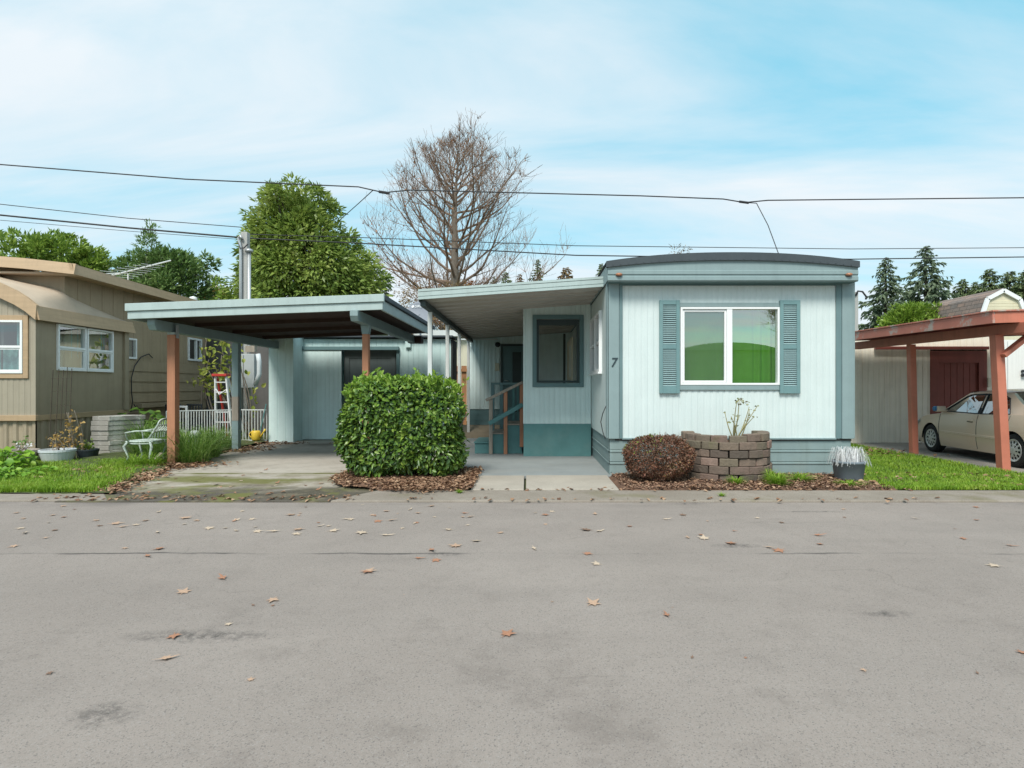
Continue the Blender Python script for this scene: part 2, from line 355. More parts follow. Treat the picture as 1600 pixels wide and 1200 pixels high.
def screenmat():
    m = glassmat('window glass behind insect screen', (.62, .70, .64), .30, .7, .02); nt = m.node_tree; N, L = nt.nodes, nt.links; o = N['Material Output']
    src = o.inputs[0].links[0].from_socket; d = N.new('ShaderNodeBsdfDiffuse'); d.inputs[0].default_value = (.34, .42, .36, 1); mx = N.new('ShaderNodeMixShader'); mx.inputs[0].default_value = .12
    L.new(src, mx.inputs[1]); L.new(d.outputs[0], mx.inputs[2]); L.new(mx.outputs[0], o.inputs[0]); return m
M['screen'] = screenmat()
ML = dict(
 hedge=leafmat('laurel leaves', [(.035, .085, .03), (.08, .16, .035), (.15, .26, .042), (.30, .40, .07)], .3, .22, .35, 2.2, .5),
 hedgetop=leafmat('young and sky-lit laurel leaves', [(.17, .32, .035), (.26, .42, .06), (.36, .48, .09)], .38, .35),  # new shoots, and the paler leaves that put sky light on the hedge top
 evergreen=leafmat('broadleaf evergreen leaves', [(.10, .17, .04), (.19, .28, .06), (.33, .42, .095), (.50, .54, .20)], .4, .35, .6, 1.1),
 laurel=leafmat('laurel tree leaves', [(.12, .22, .04), (.24, .36, .06), (.38, .48, .10)], .4, .3, .4, .6),
 bluegreen=leafmat('grey green leaves', [(.09, .17, .05), (.17, .28, .085), (.28, .38, .13)], .45, .25, .4, .6),
 conifer=leafmat('fir needles', [(.09, .13, .055), (.14, .19, .08), (.22, .26, .10)], .6, .1, .3, .5),
 conifer2=leafmat('grey green needles', [(.10, .15, .09), (.17, .23, .14), (.25, .31, .19)], .6, .3, .3, .5),
 bright=leafmat('yellow green leaves', [(.13, .22, .03), (.22, .34, .045), (.32, .42, .07)], .45, .3, .3, .8),
 rust=leafmat('rust leaves', [(.23, .09, .04), (.34, .14, .05), (.45, .20, .08)], .6, .3),
 brushy=leafmat('brown brush', [(.14, .10, .05), (.22, .15, .07), (.30, .20, .09), (.20, .17, .06)], .7, .2, .4, .6),
 brownbush=leafmat('purple brown leaves', [(.06, .04, .03), (.12, .07, .048), (.20, .115, .07), (.26, .095, .06), (.34, .30, .11)], .5, .15, .35, 1.6),
 grass=leafmat('lawn grass', [(.10, .20, .018), (.19, .34, .025), (.28, .43, .035), (.38, .42, .09)], .5, .35, .55, 2.3),
 longgrass=leafmat('long grass', [(.08, .17, .025), (.16, .29, .045), (.30, .42, .12)], .45, .3),
 tuft=leafmat('bright grass tuft', [(.15, .30, .02), (.25, .42, .035), (.34, .46, .07)], .5, .35),
 whitegrass=leafmat('bleached grass', [(.55, .55, .54), (.72, .72, .72), (.82, .82, .83)], .5, .25),
 litter=leafmat('dead leaves', [(.12, .062, .04), (.22, .12, .07), (.34, .20, .12), (.46, .31, .20)], .75, .1),
 bark=leafmat('bark chips', [(.09, .05, .034), (.18, .10, .065), (.30, .17, .11), (.36, .25, .17)], .85, 0),
 vine=leafmat('yellowing vine leaves', [(.20, .26, .04), (.34, .40, .07), (.45, .44, .10)], .5, .35),
 dry=leafmat('dry tan leaves', [(.42, .27, .08), (.52, .36, .12), (.34, .2, .07)], .6, .3),
 bigleaf=leafmat('broad garden leaves', [(.12, .27, .03), (.20, .40, .035), (.32, .50, .05)], .4, .35),
)

# ------------------------------------------------------------------ ground
def ground_mat(kind):
    m, nt, N, L, b = nodes({'road': 'worn asphalt', 'apron': 'gravelly concrete edge', 'drive': 'mossy concrete drive'}[kind])
    b.inputs['Roughness'].default_value = .92; b.inputs['Specular IOR Level'].default_value = .25
    tc = N.new('ShaderNodeTexCoord'); P = tc.outputs['Object']; sp = N.new('ShaderNodeSeparateXYZ'); L.new(P, sp.inputs[0])
    def noise(scale, detail=5, rough=.6, stretch=None):
        n = N.new('ShaderNodeTexNoise'); n.inputs['Scale'].default_value = scale; n.inputs['Detail'].default_value = detail; n.inputs['Roughness'].default_value = rough
        if stretch:
            mp = N.new('ShaderNodeMapping'); mp.inputs['Scale'].default_value = stretch; L.new(P, mp.inputs[0]); L.new(mp.outputs[0], n.inputs['Vector'])
        else: L.new(P, n.inputs['Vector'])
        return n.outputs[0]
    def mr(s, a, bb, lo=0., hi=1.):
        r = N.new('ShaderNodeMapRange'); r.inputs[1].default_value = a; r.inputs[2].default_value = bb; r.inputs[3].default_value = lo; r.inputs[4].default_value = hi; L.new(s, r.inputs[0]); return r.outputs[0]
    def mth(op, a, bb):
        n = N.new('ShaderNodeMath'); n.operation = op
        for i, v in enumerate((a, bb)):
            if isinstance(v, (int, float)): n.inputs[i].default_value = v
            else: L.new(v, n.inputs[i])
        return n.outputs[0]
    def mix(fac, A, B, blend='MIX'):
        x = N.new('ShaderNodeMix'); x.data_type = 'RGBA'; x.blend_type = blend
        if isinstance(fac, (int, float)): x.inputs['Factor'].default_value = fac
        else: L.new(fac, x.inputs['Factor'])
        for s, v in ((6, A), (7, B)):
            if isinstance(v, tuple): x.inputs[s].default_value = (*v, 1)
            else: L.new(v, x.inputs[s])
        return x.outputs[2]
    if kind == 'road':
        c = mix(mr(noise(.35, 4), .35, .65), (.282, .240, .213), (.335, .287, .256))
        c = mix(mr(noise(.9, 5, .65, (.18, 1, 1)), .45, .72, 0, .35), c, (.205, .178, .16))       # long tyre-polished bands
        c = mix(mr(noise(2.2, 8, .75), .50, .74, 0, .42), c, (.20, .170, .150))
        v = N.new('ShaderNodeTexVoronoi'); v.inputs['Scale'].default_value = 165; L.new(P, v.inputs['Vector'])
        g = N.new('ShaderNodeRGBToBW'); L.new(v.outputs['Color'], g.inputs[0])
        c = mix(mr(g.outputs[0], .72, .95, 0, .55), c, (.36, .34, .32))
        c = mix(mr(g.outputs[0], .30, .08, 0, .6), c, (.10, .092, .088))
        c = mix(mr(noise(230, 2), .5, .8, 0, .5), c, (.12, .11, .105))
        c = mix(mth('MULTIPLY', mr(noise(.55, 7, .72), .50, .66), mr(sp.outputs[1], 4.8, 3.0, 0, .55)), c, (.17, .143, .127))      # scuffed surface near the camera lane
        vc = N.new('ShaderNodeTexVoronoi'); vc.feature = 'DISTANCE_TO_EDGE'; vc.inputs['Scale'].default_value = .55; mpv = N.new('ShaderNodeMixRGB'); mpv.blend_type = 'ADD'; mpv.inputs[0].default_value = .35; L.new(P, mpv.inputs[1]); nv = N.new('ShaderNodeTexNoise'); nv.inputs['Scale'].default_value = 2.5; nv.inputs['Detail'].default_value = 6; L.new(P, nv.inputs['Vector']); L.new(nv.outputs['Color'], mpv.inputs[2]); L.new(mpv.outputs[0], vc.inputs['Vector'])
        c = mix(mth('MULTIPLY', mr(vc.outputs['Distance'], .002, .006, .3, 0), mr(noise(.5, 3), .54, .62)), c, (.10, .09, .08))
        c = mix(mth('MULTIPLY', mr(noise(48, 3, .6), .60, .72), .4), c, (.38, .345, .315))
        yy = mth('ADD', sp.outputs[1], mth('MULTIPLY', mth('SUBTRACT', noise(1.1, 6), .5), .22))
        seam = mr(mth('ABSOLUTE', mth('SUBTRACT', yy, 5.31), 0), .012, .028, 1, 0)
        seam = mth('MULTIPLY', seam, mr(noise(.62, 4, .6, (1, .1, 1)), .47, .60, .06, 1))
        c = mix(mth('MULTIPLY', seam, .75), c, (.055, .05, .048))
        # dark wet patch where the asphalt meets the kerb
        edge = mth('MULTIPLY', mr(sp.outputs[1], 7.25, 7.72), mr(noise(.8, 5, .6, (.5, 1, 1)), .50, .62))
        c = mix(mth('MULTIPLY', edge, .6), c, (.09, .083, .08))
        for (x0, y0, rx, ry) in ((-.78, 5.29, .17, .07), (1.95, 5.57, .26, .08), (-2.0, 3.55, .5, .1), (2.35, 3.9, .2, .06), (-3.6, 3.2, .1, .1), (-1.95, 2.7, .16, .12), (3.4, 7.1, .45, .05)):
            d = mth('ADD', mth('POWER', mth('DIVIDE', mth('SUBTRACT', sp.outputs[0], x0), rx), 2), mth('POWER', mth('DIVIDE', mth('SUBTRACT', sp.outputs[1], y0), ry), 2))
            f = mth('MULTIPLY', mr(d, .1, 1.2, 1, 0), mr(noise(13, 6, .8), .42, .62))
            c = mix(mth('MULTIPLY', f, .75), c, (.06, .055, .052))
        hgt = mth('ADD', mth('MULTIPLY', g.outputs[0], .6), noise(260, 3)); bs = .5
    elif kind == 'apron':
        c = mix(mr(noise(.9, 5), .35, .65), (.235, .20, .165), (.30, .26, .22))
        c = mix(mr(noise(5, 8, .7), .5, .72, 0, .6), c, (.20, .165, .13))
        c = mix(mr(noise(.7, 6, .6), .57, .68, 0, .55), c, (.13, .12, .035))
        c = mix(mr(noise(130, 2), .55, .7, 0, .6), c, (.12, .10, .085))
        c = mix(mr(noise(100, 2, .5, (1, 1.3, 1)), .60, .72, 0, .6), c, (.46, .42, .37))
        hgt = noise(120, 4); bs = .6
    else:
        c = mix(mr(noise(.7, 5), .35, .65), (.40, .36, .31), (.48, .44, .385))
        c = mix(mr(noise(3, 8, .7), .5, .75, 0, .5), c, (.20, .175, .14))
        front = mr(sp.outputs[1], 10.5, 9.6)
        mossn = noise(1.0, 7, .65, (.55, 1.2, 1))
        c = mix(mth('MULTIPLY', front, mr(noise(1.6, 7, .7), .38, .62, 0, .8)), c, (.19, .155, .105))
        c = mix(mth('MULTIPLY', mr(sp.outputs[1], 10.6, 9.7), mr(mossn, .46, .58, 0, .85)), c, (.13, .135, .028))
        joint = mr(mth('ABSOLUTE', mth('SUBTRACT', mth('ADD', sp.outputs[1], mth('MULTIPLY', mossn, .16)), 10.22), 0), .02, .10, 1, 0)
        c = mix(mth('MULTIPLY', joint, mr(noise(1.5, 4), .35, .55)), c, (.11, .115, .02))
        dk = mth('ADD', sp.outputs[1], mth('MULTIPLY', mth('SUBTRACT', noise(1.1, 7, .65), .5), 2.2))
        c = mix(mr(dk, 8.85, 8.35, 0, .9), c, mix(mr(noise(150, 2), .45, .65), (.055, .048, .042), (.13, .112, .09)))
        c = mix(mth('MULTIPLY', mr(sp.outputs[1], 8.9, 8.3), mr(noise(1.3, 7, .65), .50, .60, 0, .8)), c, (.15, .155, .04))
        c = mix(mth('MULTIPLY', mr(sp.outputs[1], 9.4, 8.2), mr(noise(2.3, 8, .75), .5, .66, 0, .7)), c, (.24, .20, .14))
        c = mix(mth('MULTIPLY', mr(mth('ABSOLUTE', mth('SUBTRACT', sp.outputs[1], 15.3), 0), .1, .7, 1, 0), mr(noise(.8, 4), .45, .6, 0, .6)), c, (.11, .09, .07))
        c = mix(mr(noise(120, 2), .6, .75, 0, .5), c, (.12, .1, .08)); hgt = noise(90, 5); bs = .35
    L.new(c, b.inputs['Base Color'])
    bp = N.new('ShaderNodeBump'); bp.inputs['Strength'].default_value = bs; bp.inputs['Distance'].default_value = .008; L.new(hgt, bp.inputs['Height']); L.new(bp.outputs[0], b.inputs['Normal'])
    return m
def slab(name, poly, z0, z1, mat, bevel=0):
    m = MB(); m.prism(poly, lambda p, q, t: (p, q, t), z0, z1)
    return tag(m.build(name, mat, bevel=bevel), kind='structure')
g = MB(); g.add([(-600, -600, -.04), (600, -600, -.04), (600, 900, -.04), (-600, 900, -.04)], [(0, 1, 2, 3)])
tag(g.build('ground', M['earth']), kind='structure')
slab('road', [(-60, -7), (60, -7), (60, 7.70), (-60, 7.70)], -.03, 0, ground_mat('road'))
apm = ground_mat('apron')
slab('road_edge', [(-2.62, 7.66), (40, 7.66), (40, 8.42), (-2.2, 8.42)], -.03, .028, apm, .02)
slab('road_edge', [(-40, 7.72), (-5.55, 7.72), (-5.95, 8.22), (-40, 8.22)], -.03, .022, apm, .02)
drv = slab('driveway', [(-6.2, 7.66), (-2.62, 7.66), (-2.2, 8.45), (-1.85, 9.86), (-1.85, 16.7), (-7.1, 16.7), (-6.95, 13.7), (-6.6, 10.7), (-6.35, 8.9)], -.03, .014, ground_mat('drive'))
slab('porch_slab', [(-1.84, 9.80), (1.42, 9.80), (1.42, 17.0), (-1.84, 17.0)], -.03, .03, M['bluecon'], .01)
slab('path', [(-.87, 8.44), (-.105, 8.44), (-.115, 9.78), (-.87, 9.78)], -.03, .036, M['pad'], .012)
slab('path', [(-.075, 8.44), (1.26, 8.44), (1.26, 9.78), (-.085, 9.78)], -.03, .040, M['pad'], .012)
m = MB(); m.hexa([(-2.3, 17.0, -.03), (1.28, 17.0, -.03), (1.28, 18.8, -.03), (-2.3, 18.8, -.03), (-2.3, 17.0, .026), (1.28, 17.0, .026), (1.28, 18.8, .30), (-2.3, 18.8, .30)])
tag(m.build('sloping_patio', M['patio']), kind='structure')
slab('neighbour_driveway', [(8.25, 9.95), (30, 9.7), (30, 15.7), (8.25, 15.7)], -.03, .018, M['concrete'], .01)
def bumpy(name, x0, x1, y0, y1, nx, ny, fz, mat, inside=None):
    xs = np.linspace(x0, x1, nx); ys = np.linspace(y0, y1, ny); Xg, Yg = np.meshgrid(xs, ys)
    Zg = fz(Xg, Yg); V = np.stack([Xg, Yg, Zg], -1).reshape(-1, 3)
    i = np.arange(ny-1)[:, None]*nx+np.arange(nx-1)[None]; Fq = np.stack([i, i+1, i+nx+1, i+nx], -1).reshape(-1, 4)
    if inside is not None:
        c = V[Fq].mean(1); Fq = Fq[inside(c[:, 0], c[:, 1])]
    return tag(fast_mesh(name, V, Fq, mat, smooth=True), kind='structure')
def lump(x, y, s=1.): return s*(np.sin(x*5.1+y*2.3)*.010+np.sin(x*11.7-y*7.3)*.007+np.sin(y*9.1+x*3.7)*.006)+rng.normal(size=x.shape)*.004*s
bumpy('planting_bed', 1.28, 5.25, 8.38, 9.95, 160, 60, lambda x, y: .045+lump(x, y)-.05*np.clip((8.50-y)/.12, 0, 1)-.05*np.clip((1.36-x)/.08, 0, 1), M['soil'])
bumpy('hedge_bed', -3.02, -.90, 8.05, 10.6, 100, 100, lambda x, y: .05+lump(x, y)+.05*np.exp(-((x+2)**2+(y-9.6)**2))-.06*np.clip((8.7-y)/.5, 0, 1), M['soil'],
      lambda x, y: (y > 8.2+.12*np.sin(x*5)+np.clip(-(x+2.1), 0, 2)*.9))
def in_lawn_r(x, y): return (((x > np.where(y > 9.78, 5.45, 4.93+.08*np.sin(y*9))) & (x < 8.28) & (y > 8.42) & (y < 15.6)) | ((x >= 8.28) & (y > 8.42) & (y < 9.96+.0*x)))
bumpy('lawn_soil', 4.9, 24, 8.36, 15.7, 200, 80, lambda x, y: .03+lump(x, y, .6), M['earth'], in_lawn_r)
def drive_edge(y): return np.interp(y, [7.7, 8.9, 10.7, 13.7, 16.7], [-5.6, -6.05, -6.55, -7.0, -7.15])
def in_verge(x, y): return (x < drive_edge(y)-.02) & (y > 8.18)
bumpy('verge_soil', -24, -5.4, 8.15, 19, 190, 110, lambda x, y: .03+lump(x, y, .9)+.02*np.clip(y-9, 0, 2), M['earth'], in_verge)
def blades(name, P, h, w, mat, lean=.35, parent=None, kind=None):
    n = len(P); az = rng.uniform(0, 2*np.pi, n); hh = h*rng.uniform(.5, 1.2, n)
    d = np.stack([np.cos(az), np.sin(az), np.zeros(n)], 1); t = np.stack([-np.sin(az), np.cos(az), np.zeros(n)], 1)
    ln = (rng.uniform(.1, 1, n)*lean*hh)[:, None]; ww = (w*rng.uniform(.7, 1.3, n))[:, None]
    up = np.array([0, 0, 1.])
    V = np.stack([P-t*ww/2, P+t*ww/2, P+d*ln*.4+up*hh[:, None]*.6+t*ww*.4, P+d*ln*.4+up*hh[:, None]*.6-t*ww*.4, P+d*ln*1.3+up*hh[:, None]], 1).reshape(-1, 3)
    i = np.arange(n)[:, None]*5
    Ft = np.concatenate([i+np.array([[0, 1, 2]]), i+np.array([[0, 2, 3]]), i+np.array([[3, 2, 4]])])
    o = fast_mesh(name, V, Ft, mat, parent)
    if kind: tag(o, kind=kind)
    return o
def scatter(n, x0, x1, y0, y1, inside, z, clump=None):
    x = rng.uniform(x0, x1, n); y = rng.uniform(y0, y1, n); k = inside(x, y)
    if clump is not None: k &= rng.uniform(size=n) < clump(x, y)
    x, y = x[k], y[k]; return np.stack([x, y, np.full(len(x), z)], 1)
def patchy(x, y): return np.clip(.75+.35*np.sin(x*2.1+1)*np.sin(y*2.7)+.3*np.sin(x*5.3+y*3.9), .1, 1)
P = np.concatenate([scatter(135000, 4.9, 13, 8.40, 15.5, in_lawn_r, .03, lambda x, y: np.where(y > 12.5, .6, 1)*np.clip((x-4.9)*2.2+.2*np.sin(y*9), 0, 1)*np.clip(1.0+.45*np.sin(x*3.1+y)*np.sin(y*4.3-x*1.7), .25, 1)), scatter(20000, 5.3, 13, 8.40, 8.9, in_lawn_r, .03)])
lg = blades('lawn', P, .055, .008, ML['grass'], .9); tag(lg, 'bright green mown grass beside the tan car driveway', 'grass', kind='stuff')
P = np.concatenate([scatter(60000, -12, -5.4, 8.22, 11.6, in_verge, .04, lambda x, y: patchy(x, y)*np.clip((drive_edge(y)-.12-x)*2.5, 0, 1)), scatter(26000, -12, -5.6, 8.2, 8.9, in_verge, .035, lambda x, y: np.clip((drive_edge(y)-.25-x)*3, 0, 1))])
vg = blades('verge_grass', P, .075, .009, ML['grass'], .9); tag(vg, 'patchy green grass in front of the tan mobile home', 'grass', kind='stuff')

# ------------------------------------------------------------------ wall builders
def cut(z0, z1, holes, ua, ub):
    iv = [(z0, z1)]
    for (h0, h1, k0, k1) in holes:
        if ub <= h0+1e-6 or ua >= h1-1e-6: continue
        nx = []
        for (p, q) in iv:
            if k1 <= p or k0 >= q: nx.append((p, q)); continue
            if k0 > p: nx.append((p, k0))
            if k1 < q: nx.append((k1, q))
        iv = nx
    return iv
def ribwall(mb, mp, u0, u1, z0, z1, holes=(), pitch=.1, prof=((0, 0), (.5, 0), (.58, -.006), (.9, -.006), (.98, 0)), top=None):
    """vertical ribs; prof in fractions of pitch with depth in metres; top(u) gives a sloping upper edge"""
    us = set([u0, u1])
    for h in holes: us |= {h[0], h[1]}
    prof = list(prof)+[(1, prof[0][1])]
    k0 = math.floor(u0/pitch)-1; pts = []
    for k in range(k0, k0+int((u1-u0)/pitch)+4):
        for (a, dd) in prof[:-1]: pts.append((k*pitch+a*pitch, dd))
    pu = [p[0] for p in pts]; pd = [p[1] for p in pts]
    for p in pu:
        if u0 < p < u1: us.add(round(p, 6))
    us = sorted(us)
    for a, b in zip(us[:-1], us[1:]):
        if b-a < 1e-6: continue
        oa, ob = np.interp(a, pu, pd), np.interp(b, pu, pd)
        for (p, q) in cut(z0, z1, holes, a, b):
            qa = qb = q
            if top and abs(q-z1) < 1e-9: qa, qb = top(a), top(b)
            mb.add([mp(a, oa, p), mp(b, ob, p), mp(b, ob, qb), mp(a, oa, qa)], [(0, 1, 2, 3)])
BOARD = ((0, 0), (.88, 0), (.91, -.009), (.97, -.009))
def lapwall(mb, mp, u0, u1, z0, z1, rows, out=.018):
    h = (z1-z0)/rows
    for i in range(rows):
        a, b = z0+i*h, z0+(i+1)*h
        mb.add([mp(u0, out, a), mp(u1, out, a), mp(u1, .003, b), mp(u0, .003, b)], [(0, 1, 2, 3)])
        mb.add([mp(u0, .003, a), mp(u1, .003, a), mp(u1, out, a), mp(u0, out, a)], [(0, 1, 2, 3)])
def frame(mb, mp, u0, u1, z0, z1, w, o0, o1, wt=None, wb=None):
    wt = wt or w; wb = wb or w
    mb.mbox(mp, u0, u0+w, o0, o1, z0, z1); mb.mbox(mp, u1-w, u1, o0, o1, z0, z1)
    mb.mbox(mp, u0+w, u1-w, o0, o1, z1-wt, z1); mb.mbox(mp, u0+w, u1-w, o0, o1, z0, z0+wb)
def pane(mb, mp, u0, u1, z0, z1, o): mb.add([mp(u0, o, z0), mp(u1, o, z0), mp(u1, o, z1), mp(u0, o, z1)], [(0, 1, 2, 3)])
def drape(mb, mp, u0, u1, z0, z1, o, amp=.03, pitch=.12, n=None):
    n = n or max(8, int((u1-u0)/pitch*8))
    for i in range(n):
        a, b = u0+(u1-u0)*i/n, u0+(u1-u0)*(i+1)/n
        fa = o+amp*(math.sin(a*2*math.pi/pitch)+.5*math.sin(a*17+1)); fb = o+amp*(math.sin(b*2*math.pi/pitch)+.5*math.sin(b*17+1))
        mb.add([mp(a, fa, z0), mp(b, fb, z0), mp(b, fb, z1), mp(a, fa, z1)], [(0, 1, 2, 3)])

M['shedgrey'] = pm('grey shed door', (.10, .125, .125), .6, .1, streak=.3)
M['strip'] = pm('faded teal strip', (.15, .235, .245), .55, .08, streak=.3)
M['gutter'] = pm('dark gutter', (.055, .075, .075), .6, .15)
def text_mesh(name, curve_, mat):
    tmp = bpy.data.objects.new('tmp_text', curve_); COL.objects.link(tmp); bpy.context.view_layer.update()
    me = bpy.data.meshes.new_from_object(tmp.evaluated_get(bpy.context.evaluated_depsgraph_get())); bpy.data.objects.remove(tmp)
    me.name = name; me.materials.clear(); return link_mesh(name, me, mat, None)
# ------------------------------------------------------------------ the aqua mobile home
DF = 9.86; XL, XR = 1.286, 5.392; YB = 24.0
home = thing('mobile_home', 'pale aqua mobile home with number 7, teal shutters and an arched dark roof edge', 'mobile home', ((XL+XR)/2, DF, 0))
fz = lambda y: 1.5+(605-y)/93.3
fx = lambda x: (x-830)/93.3
mF = lambda u, o, z: (u, DF-o, z)
mS = lambda u, o, z: (XL-o, u, z)
mR = lambda u, o, z: (XR+o, u, z)
wu0, wu1, wz0, wz1 = fx(1062.7), fx(1217.2), fz(601.7), fz(480.2)
w = MB()
ribwall(w, mF, fx(967), fx(1312), fz(686), 3.26, [(wu0+.03, wu1-.03, wz0+.03, wz1-.03)], .105)
w.build('front_wall', M['white'], home)
SW = (10.72, 12.40, 1.78, 2.90)
w = MB(); w.add([mS(DF, 0, .64), mS(SW[0]+.04, 0, .64), mS(SW[0]+.04, 0, 3.26), mS(DF, 0, 3.26)], [(0, 1, 2, 3)])
w.add([mS(SW[1]-.04, 0, .64), mS(YB, 0, .64), mS(YB, 0, 3.26), mS(SW[1]-.04, 0, 3.26)], [(0, 1, 2, 3)])
w.add([mS(SW[0]+.04, 0, .64), mS(SW[1]-.04, 0, .64), mS(SW[1]-.04, 0, SW[2]+.04), mS(SW[0]+.04, 0, SW[2]+.04)], [(0, 1, 2, 3)])
w.add([mS(SW[0]+.04, 0, SW[3]-.04), mS(SW[1]-.04, 0, SW[3]-.04), mS(SW[1]-.04, 0, 3.26), mS(SW[0]+.04, 0, 3.26)], [(0, 1, 2, 3)])
w.build('side_wall', M['white'], home)
w = MB(); ribwall(w, mR, DF+.02, YB, .64, 3.26); w.build('side_wall', M['white'], home)
w = MB(); w.mbox(mS, DF+.2, YB, -.12, -.10, .64, 3.26); w.mbox(mF, XL+.12, XR-.05, -2.6, -2.5, .64, 3.3); w.mbox(mF, XL+.12, XR-.02, -2.5, -.02, .60, .64)
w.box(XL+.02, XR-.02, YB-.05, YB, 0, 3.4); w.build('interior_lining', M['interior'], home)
# corner trims
for (a, b, m_) in ((950.5, 967, 'trim'), (1314.5, 1333, 'trim')):
    w = MB(); w.mbox(mF, fx(a), fx(b), .002, .03, fz(685.5), 3.26); w.build('corner_trim', M[m_], home, bevel=.006)
for (a, b) in ((967.5, 972.5), (1305.5, 1314)):
    w = MB(); w.mbox(mF, fx(a), fx(b), .004, .022, fz(685), 3.26); w.build('trim_strip', M['strip'], home, bevel=.003)
w = MB(); w.mbox(mS, DF, DF+.13, .002, .02, .645, 3.26); w.build('corner_trim', M['trim'], home, bevel=.004)
w = MB(); w.mbox(mR, DF-.02, DF+.15, .002, .02, .645, 3.26); w.build('corner_trim', M['trim'], home, bevel=.004)
# skirting with pressed grooves
def skirt(mp, u0, u1, name='skirting'):
    s = MB(); zs = [(0, .0), (.20, 0), (.21, .014), (.235, .014), (.245, -.006), (.255, .008), (.40, .004), (.41, .016), (.435, .016), (.445, -.004), (.455, .006), (.62, .006), (.645, .006)]
    for (z0, o0), (z1, o1) in zip(zs[:-1], zs[1:]): s.add([mp(u0, o0-.03, z0), mp(u1, o0-.03, z0), mp(u1, o1-.03, z1), mp(u0, o1-.03, z1)], [(0, 1, 2, 3)])
    return s.build(name, M['skirt'], home)
skirt(mF, XL+.03, XR-.03); skirt(mS, DF+.03, YB); skirt(mR, DF+.03, YB)
s = MB(); s.mbox(mF, fx(972), fx(1306), -.02, .018, .625, .652); s.build('base_moulding', M['trim'], home, bevel=.003)
s = MB(); s.tube([mS(9.97, .02, 1.18), mS(10.02, .07, 1.05), mS(10.12, .09, .9), mS(10.1, .06, .74), mS(9.99, .03, .62)], .008, 5); s.build('cable', M['cable'], home, smooth=True)
# roof: arched membrane edge on a deep band
xs = np.linspace(1.225, 5.348, 29); cxm = (xs[0]+xs[-1])/2
arch = lambda x, e, c: e+(c-e)*(1-abs((x-cxm)/(xs[-1]-cxm))**2.2)
top = [(x, arch(x, 3.548, 3.692)) for x in xs]; bot = [(x, arch(x, 3.452, 3.566)) for x in xs]
s = MB(); 
for (x0, z0), (x1, z1), (_, b0), (_, b1) in zip(top[:-1], top[1:], bot[:-1], bot[1:]):
    s.hexa([(x0, 9.575, b0), (x1, 9.575, b1), (x1, 9.66, b1), (x0, 9.66, b0), (x0, 9.575, z0), (x1, 9.575, z1), (x1, 9.66, z1), (x0, 9.66, z0)])
for i, x in enumerate(np.arange(1.33, 5.3, .125)):
    zc = arch(x, 3.472, 3.588); s.tube([(x, 9.577, zc), (x, 9.568, zc)], .008, 6)
s.build('roof_edge', M['roofdark'], home)
s = MB(); tt = [(x, z+.004) for x, z in top]
for (x0, z0), (x1, z1) in zip(tt[:-1], tt[1:]): s.add([(x0, 9.575, z0), (x1, 9.575, z1), (x1, YB, z1), (x0, YB, z0)], [(0, 1, 2, 3)])
s.build('roof', M['roofdark'], home)
s = MB()   # band below the membrane, grooved
bz = [(3.225, 0), (3.245, .022), (3.30, .022), (3.31, .006), (3.335, .006), (3.345, .02), (3.40, .02), (3.41, .008), (3.45, .008)]
for (z0, o0), (z1, o1) in zip(bz[:-1], bz[1:]): s.add([(1.25, 9.62-o0, z0), (5.335, 9.62-o0, z0), (5.335, 9.62-o1, z1), (1.25, 9.62-o1, z1)], [(0, 1, 2, 3)])
for (x0, z0), (x1, z1) in zip(bot[:-1], bot[1:]): s.add([(max(x0, 1.25), 9.612, 3.45), (min(x1, 5.335), 9.612, 3.45), (min(x1, 5.335), 9.612, z1+.01), (max(x0, 1.25), 9.612, z0+.01)], [(0, 1, 2, 3)])
s.box(1.25, 1.262, 9.63, YB, 3.25, 3.52); s.box(5.38, 5.40, 9.75, YB, 3.25, 3.52); s.box(5.323, 5.335, 9.63, 9.75, 3.25, 3.52)
s.build('roof_band', M['trim'], home, fixn=False)
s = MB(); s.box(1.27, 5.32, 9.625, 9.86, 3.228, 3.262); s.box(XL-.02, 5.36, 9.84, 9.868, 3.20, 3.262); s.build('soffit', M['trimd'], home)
for px in (967, 1326):
    s = MB(); s.lathe([(.0, 0), (.036, .0), (.034, .03), (.02, .05), (0, .055)], (0, 0, 0), 14)
    for v in s.v: v.x, v.y, v.z = v.x*1.6+X(px, 9.6), 9.60-v.z, v.y*.75+3.335
    lamp = s.build('marker_lamp', M['amber'], home, smooth=True)
# front window
wn = MB(); frame(wn, mF, wu0, wu1, wz0, wz1, .035, -.06, .035)
wn.mbox(mF, fx(1135), fx(1143.5), -.05, .03, wz0+.035, wz1-.035); win = wn.build('front_window', M['vinyl'], home, bevel=.005)
sh = MB(); frame(sh, mF, fx(1066), fx(1135)-.002, wz0+.04, wz1-.04, .036, -.03, .012); sh.build('sash', M['vinyl'], win, bevel=.004)
p = MB(); pane(p, mF, fx(1066)+.03, fx(1135)-.03, wz0+.06, wz1-.06, -.012); p.build('pane', M['screen'], win)
p = MB(); pane(p, mF, fx(1143), fx(1213.5), wz0+.03, wz1-.03, -.02); p.build('pane', M['glass'], win)
p = MB(); drape(p, mF, wu0-.05, fx(1185), wz0-.15, wz1+.1, -.20, .012, .55); drape(p, mF, fx(1183), wu1+.1, wz0-.15, wz1+.1, -.17, .03, .16)
p.build('curtain', M['curtain'], win)
t = MB(); t.mbox(mF, fx(1061), fx(1217), .002, .028, wz1+.004, fz(473.3)); t.build('window_trim', M['trim'], home, bevel=.004)
t = MB(); t.mbox(mF, fx(1061), fx(1217), .002, .028, fz(609.3), wz0-.004); t.build('window_trim', M['trim'], home, bevel=.004)
M['shut'] = pm('teal shutter paint', (.155, .275, .285), .5, .1, streak=.35, streak_col=(.24, .36, .37), dirt=.1)
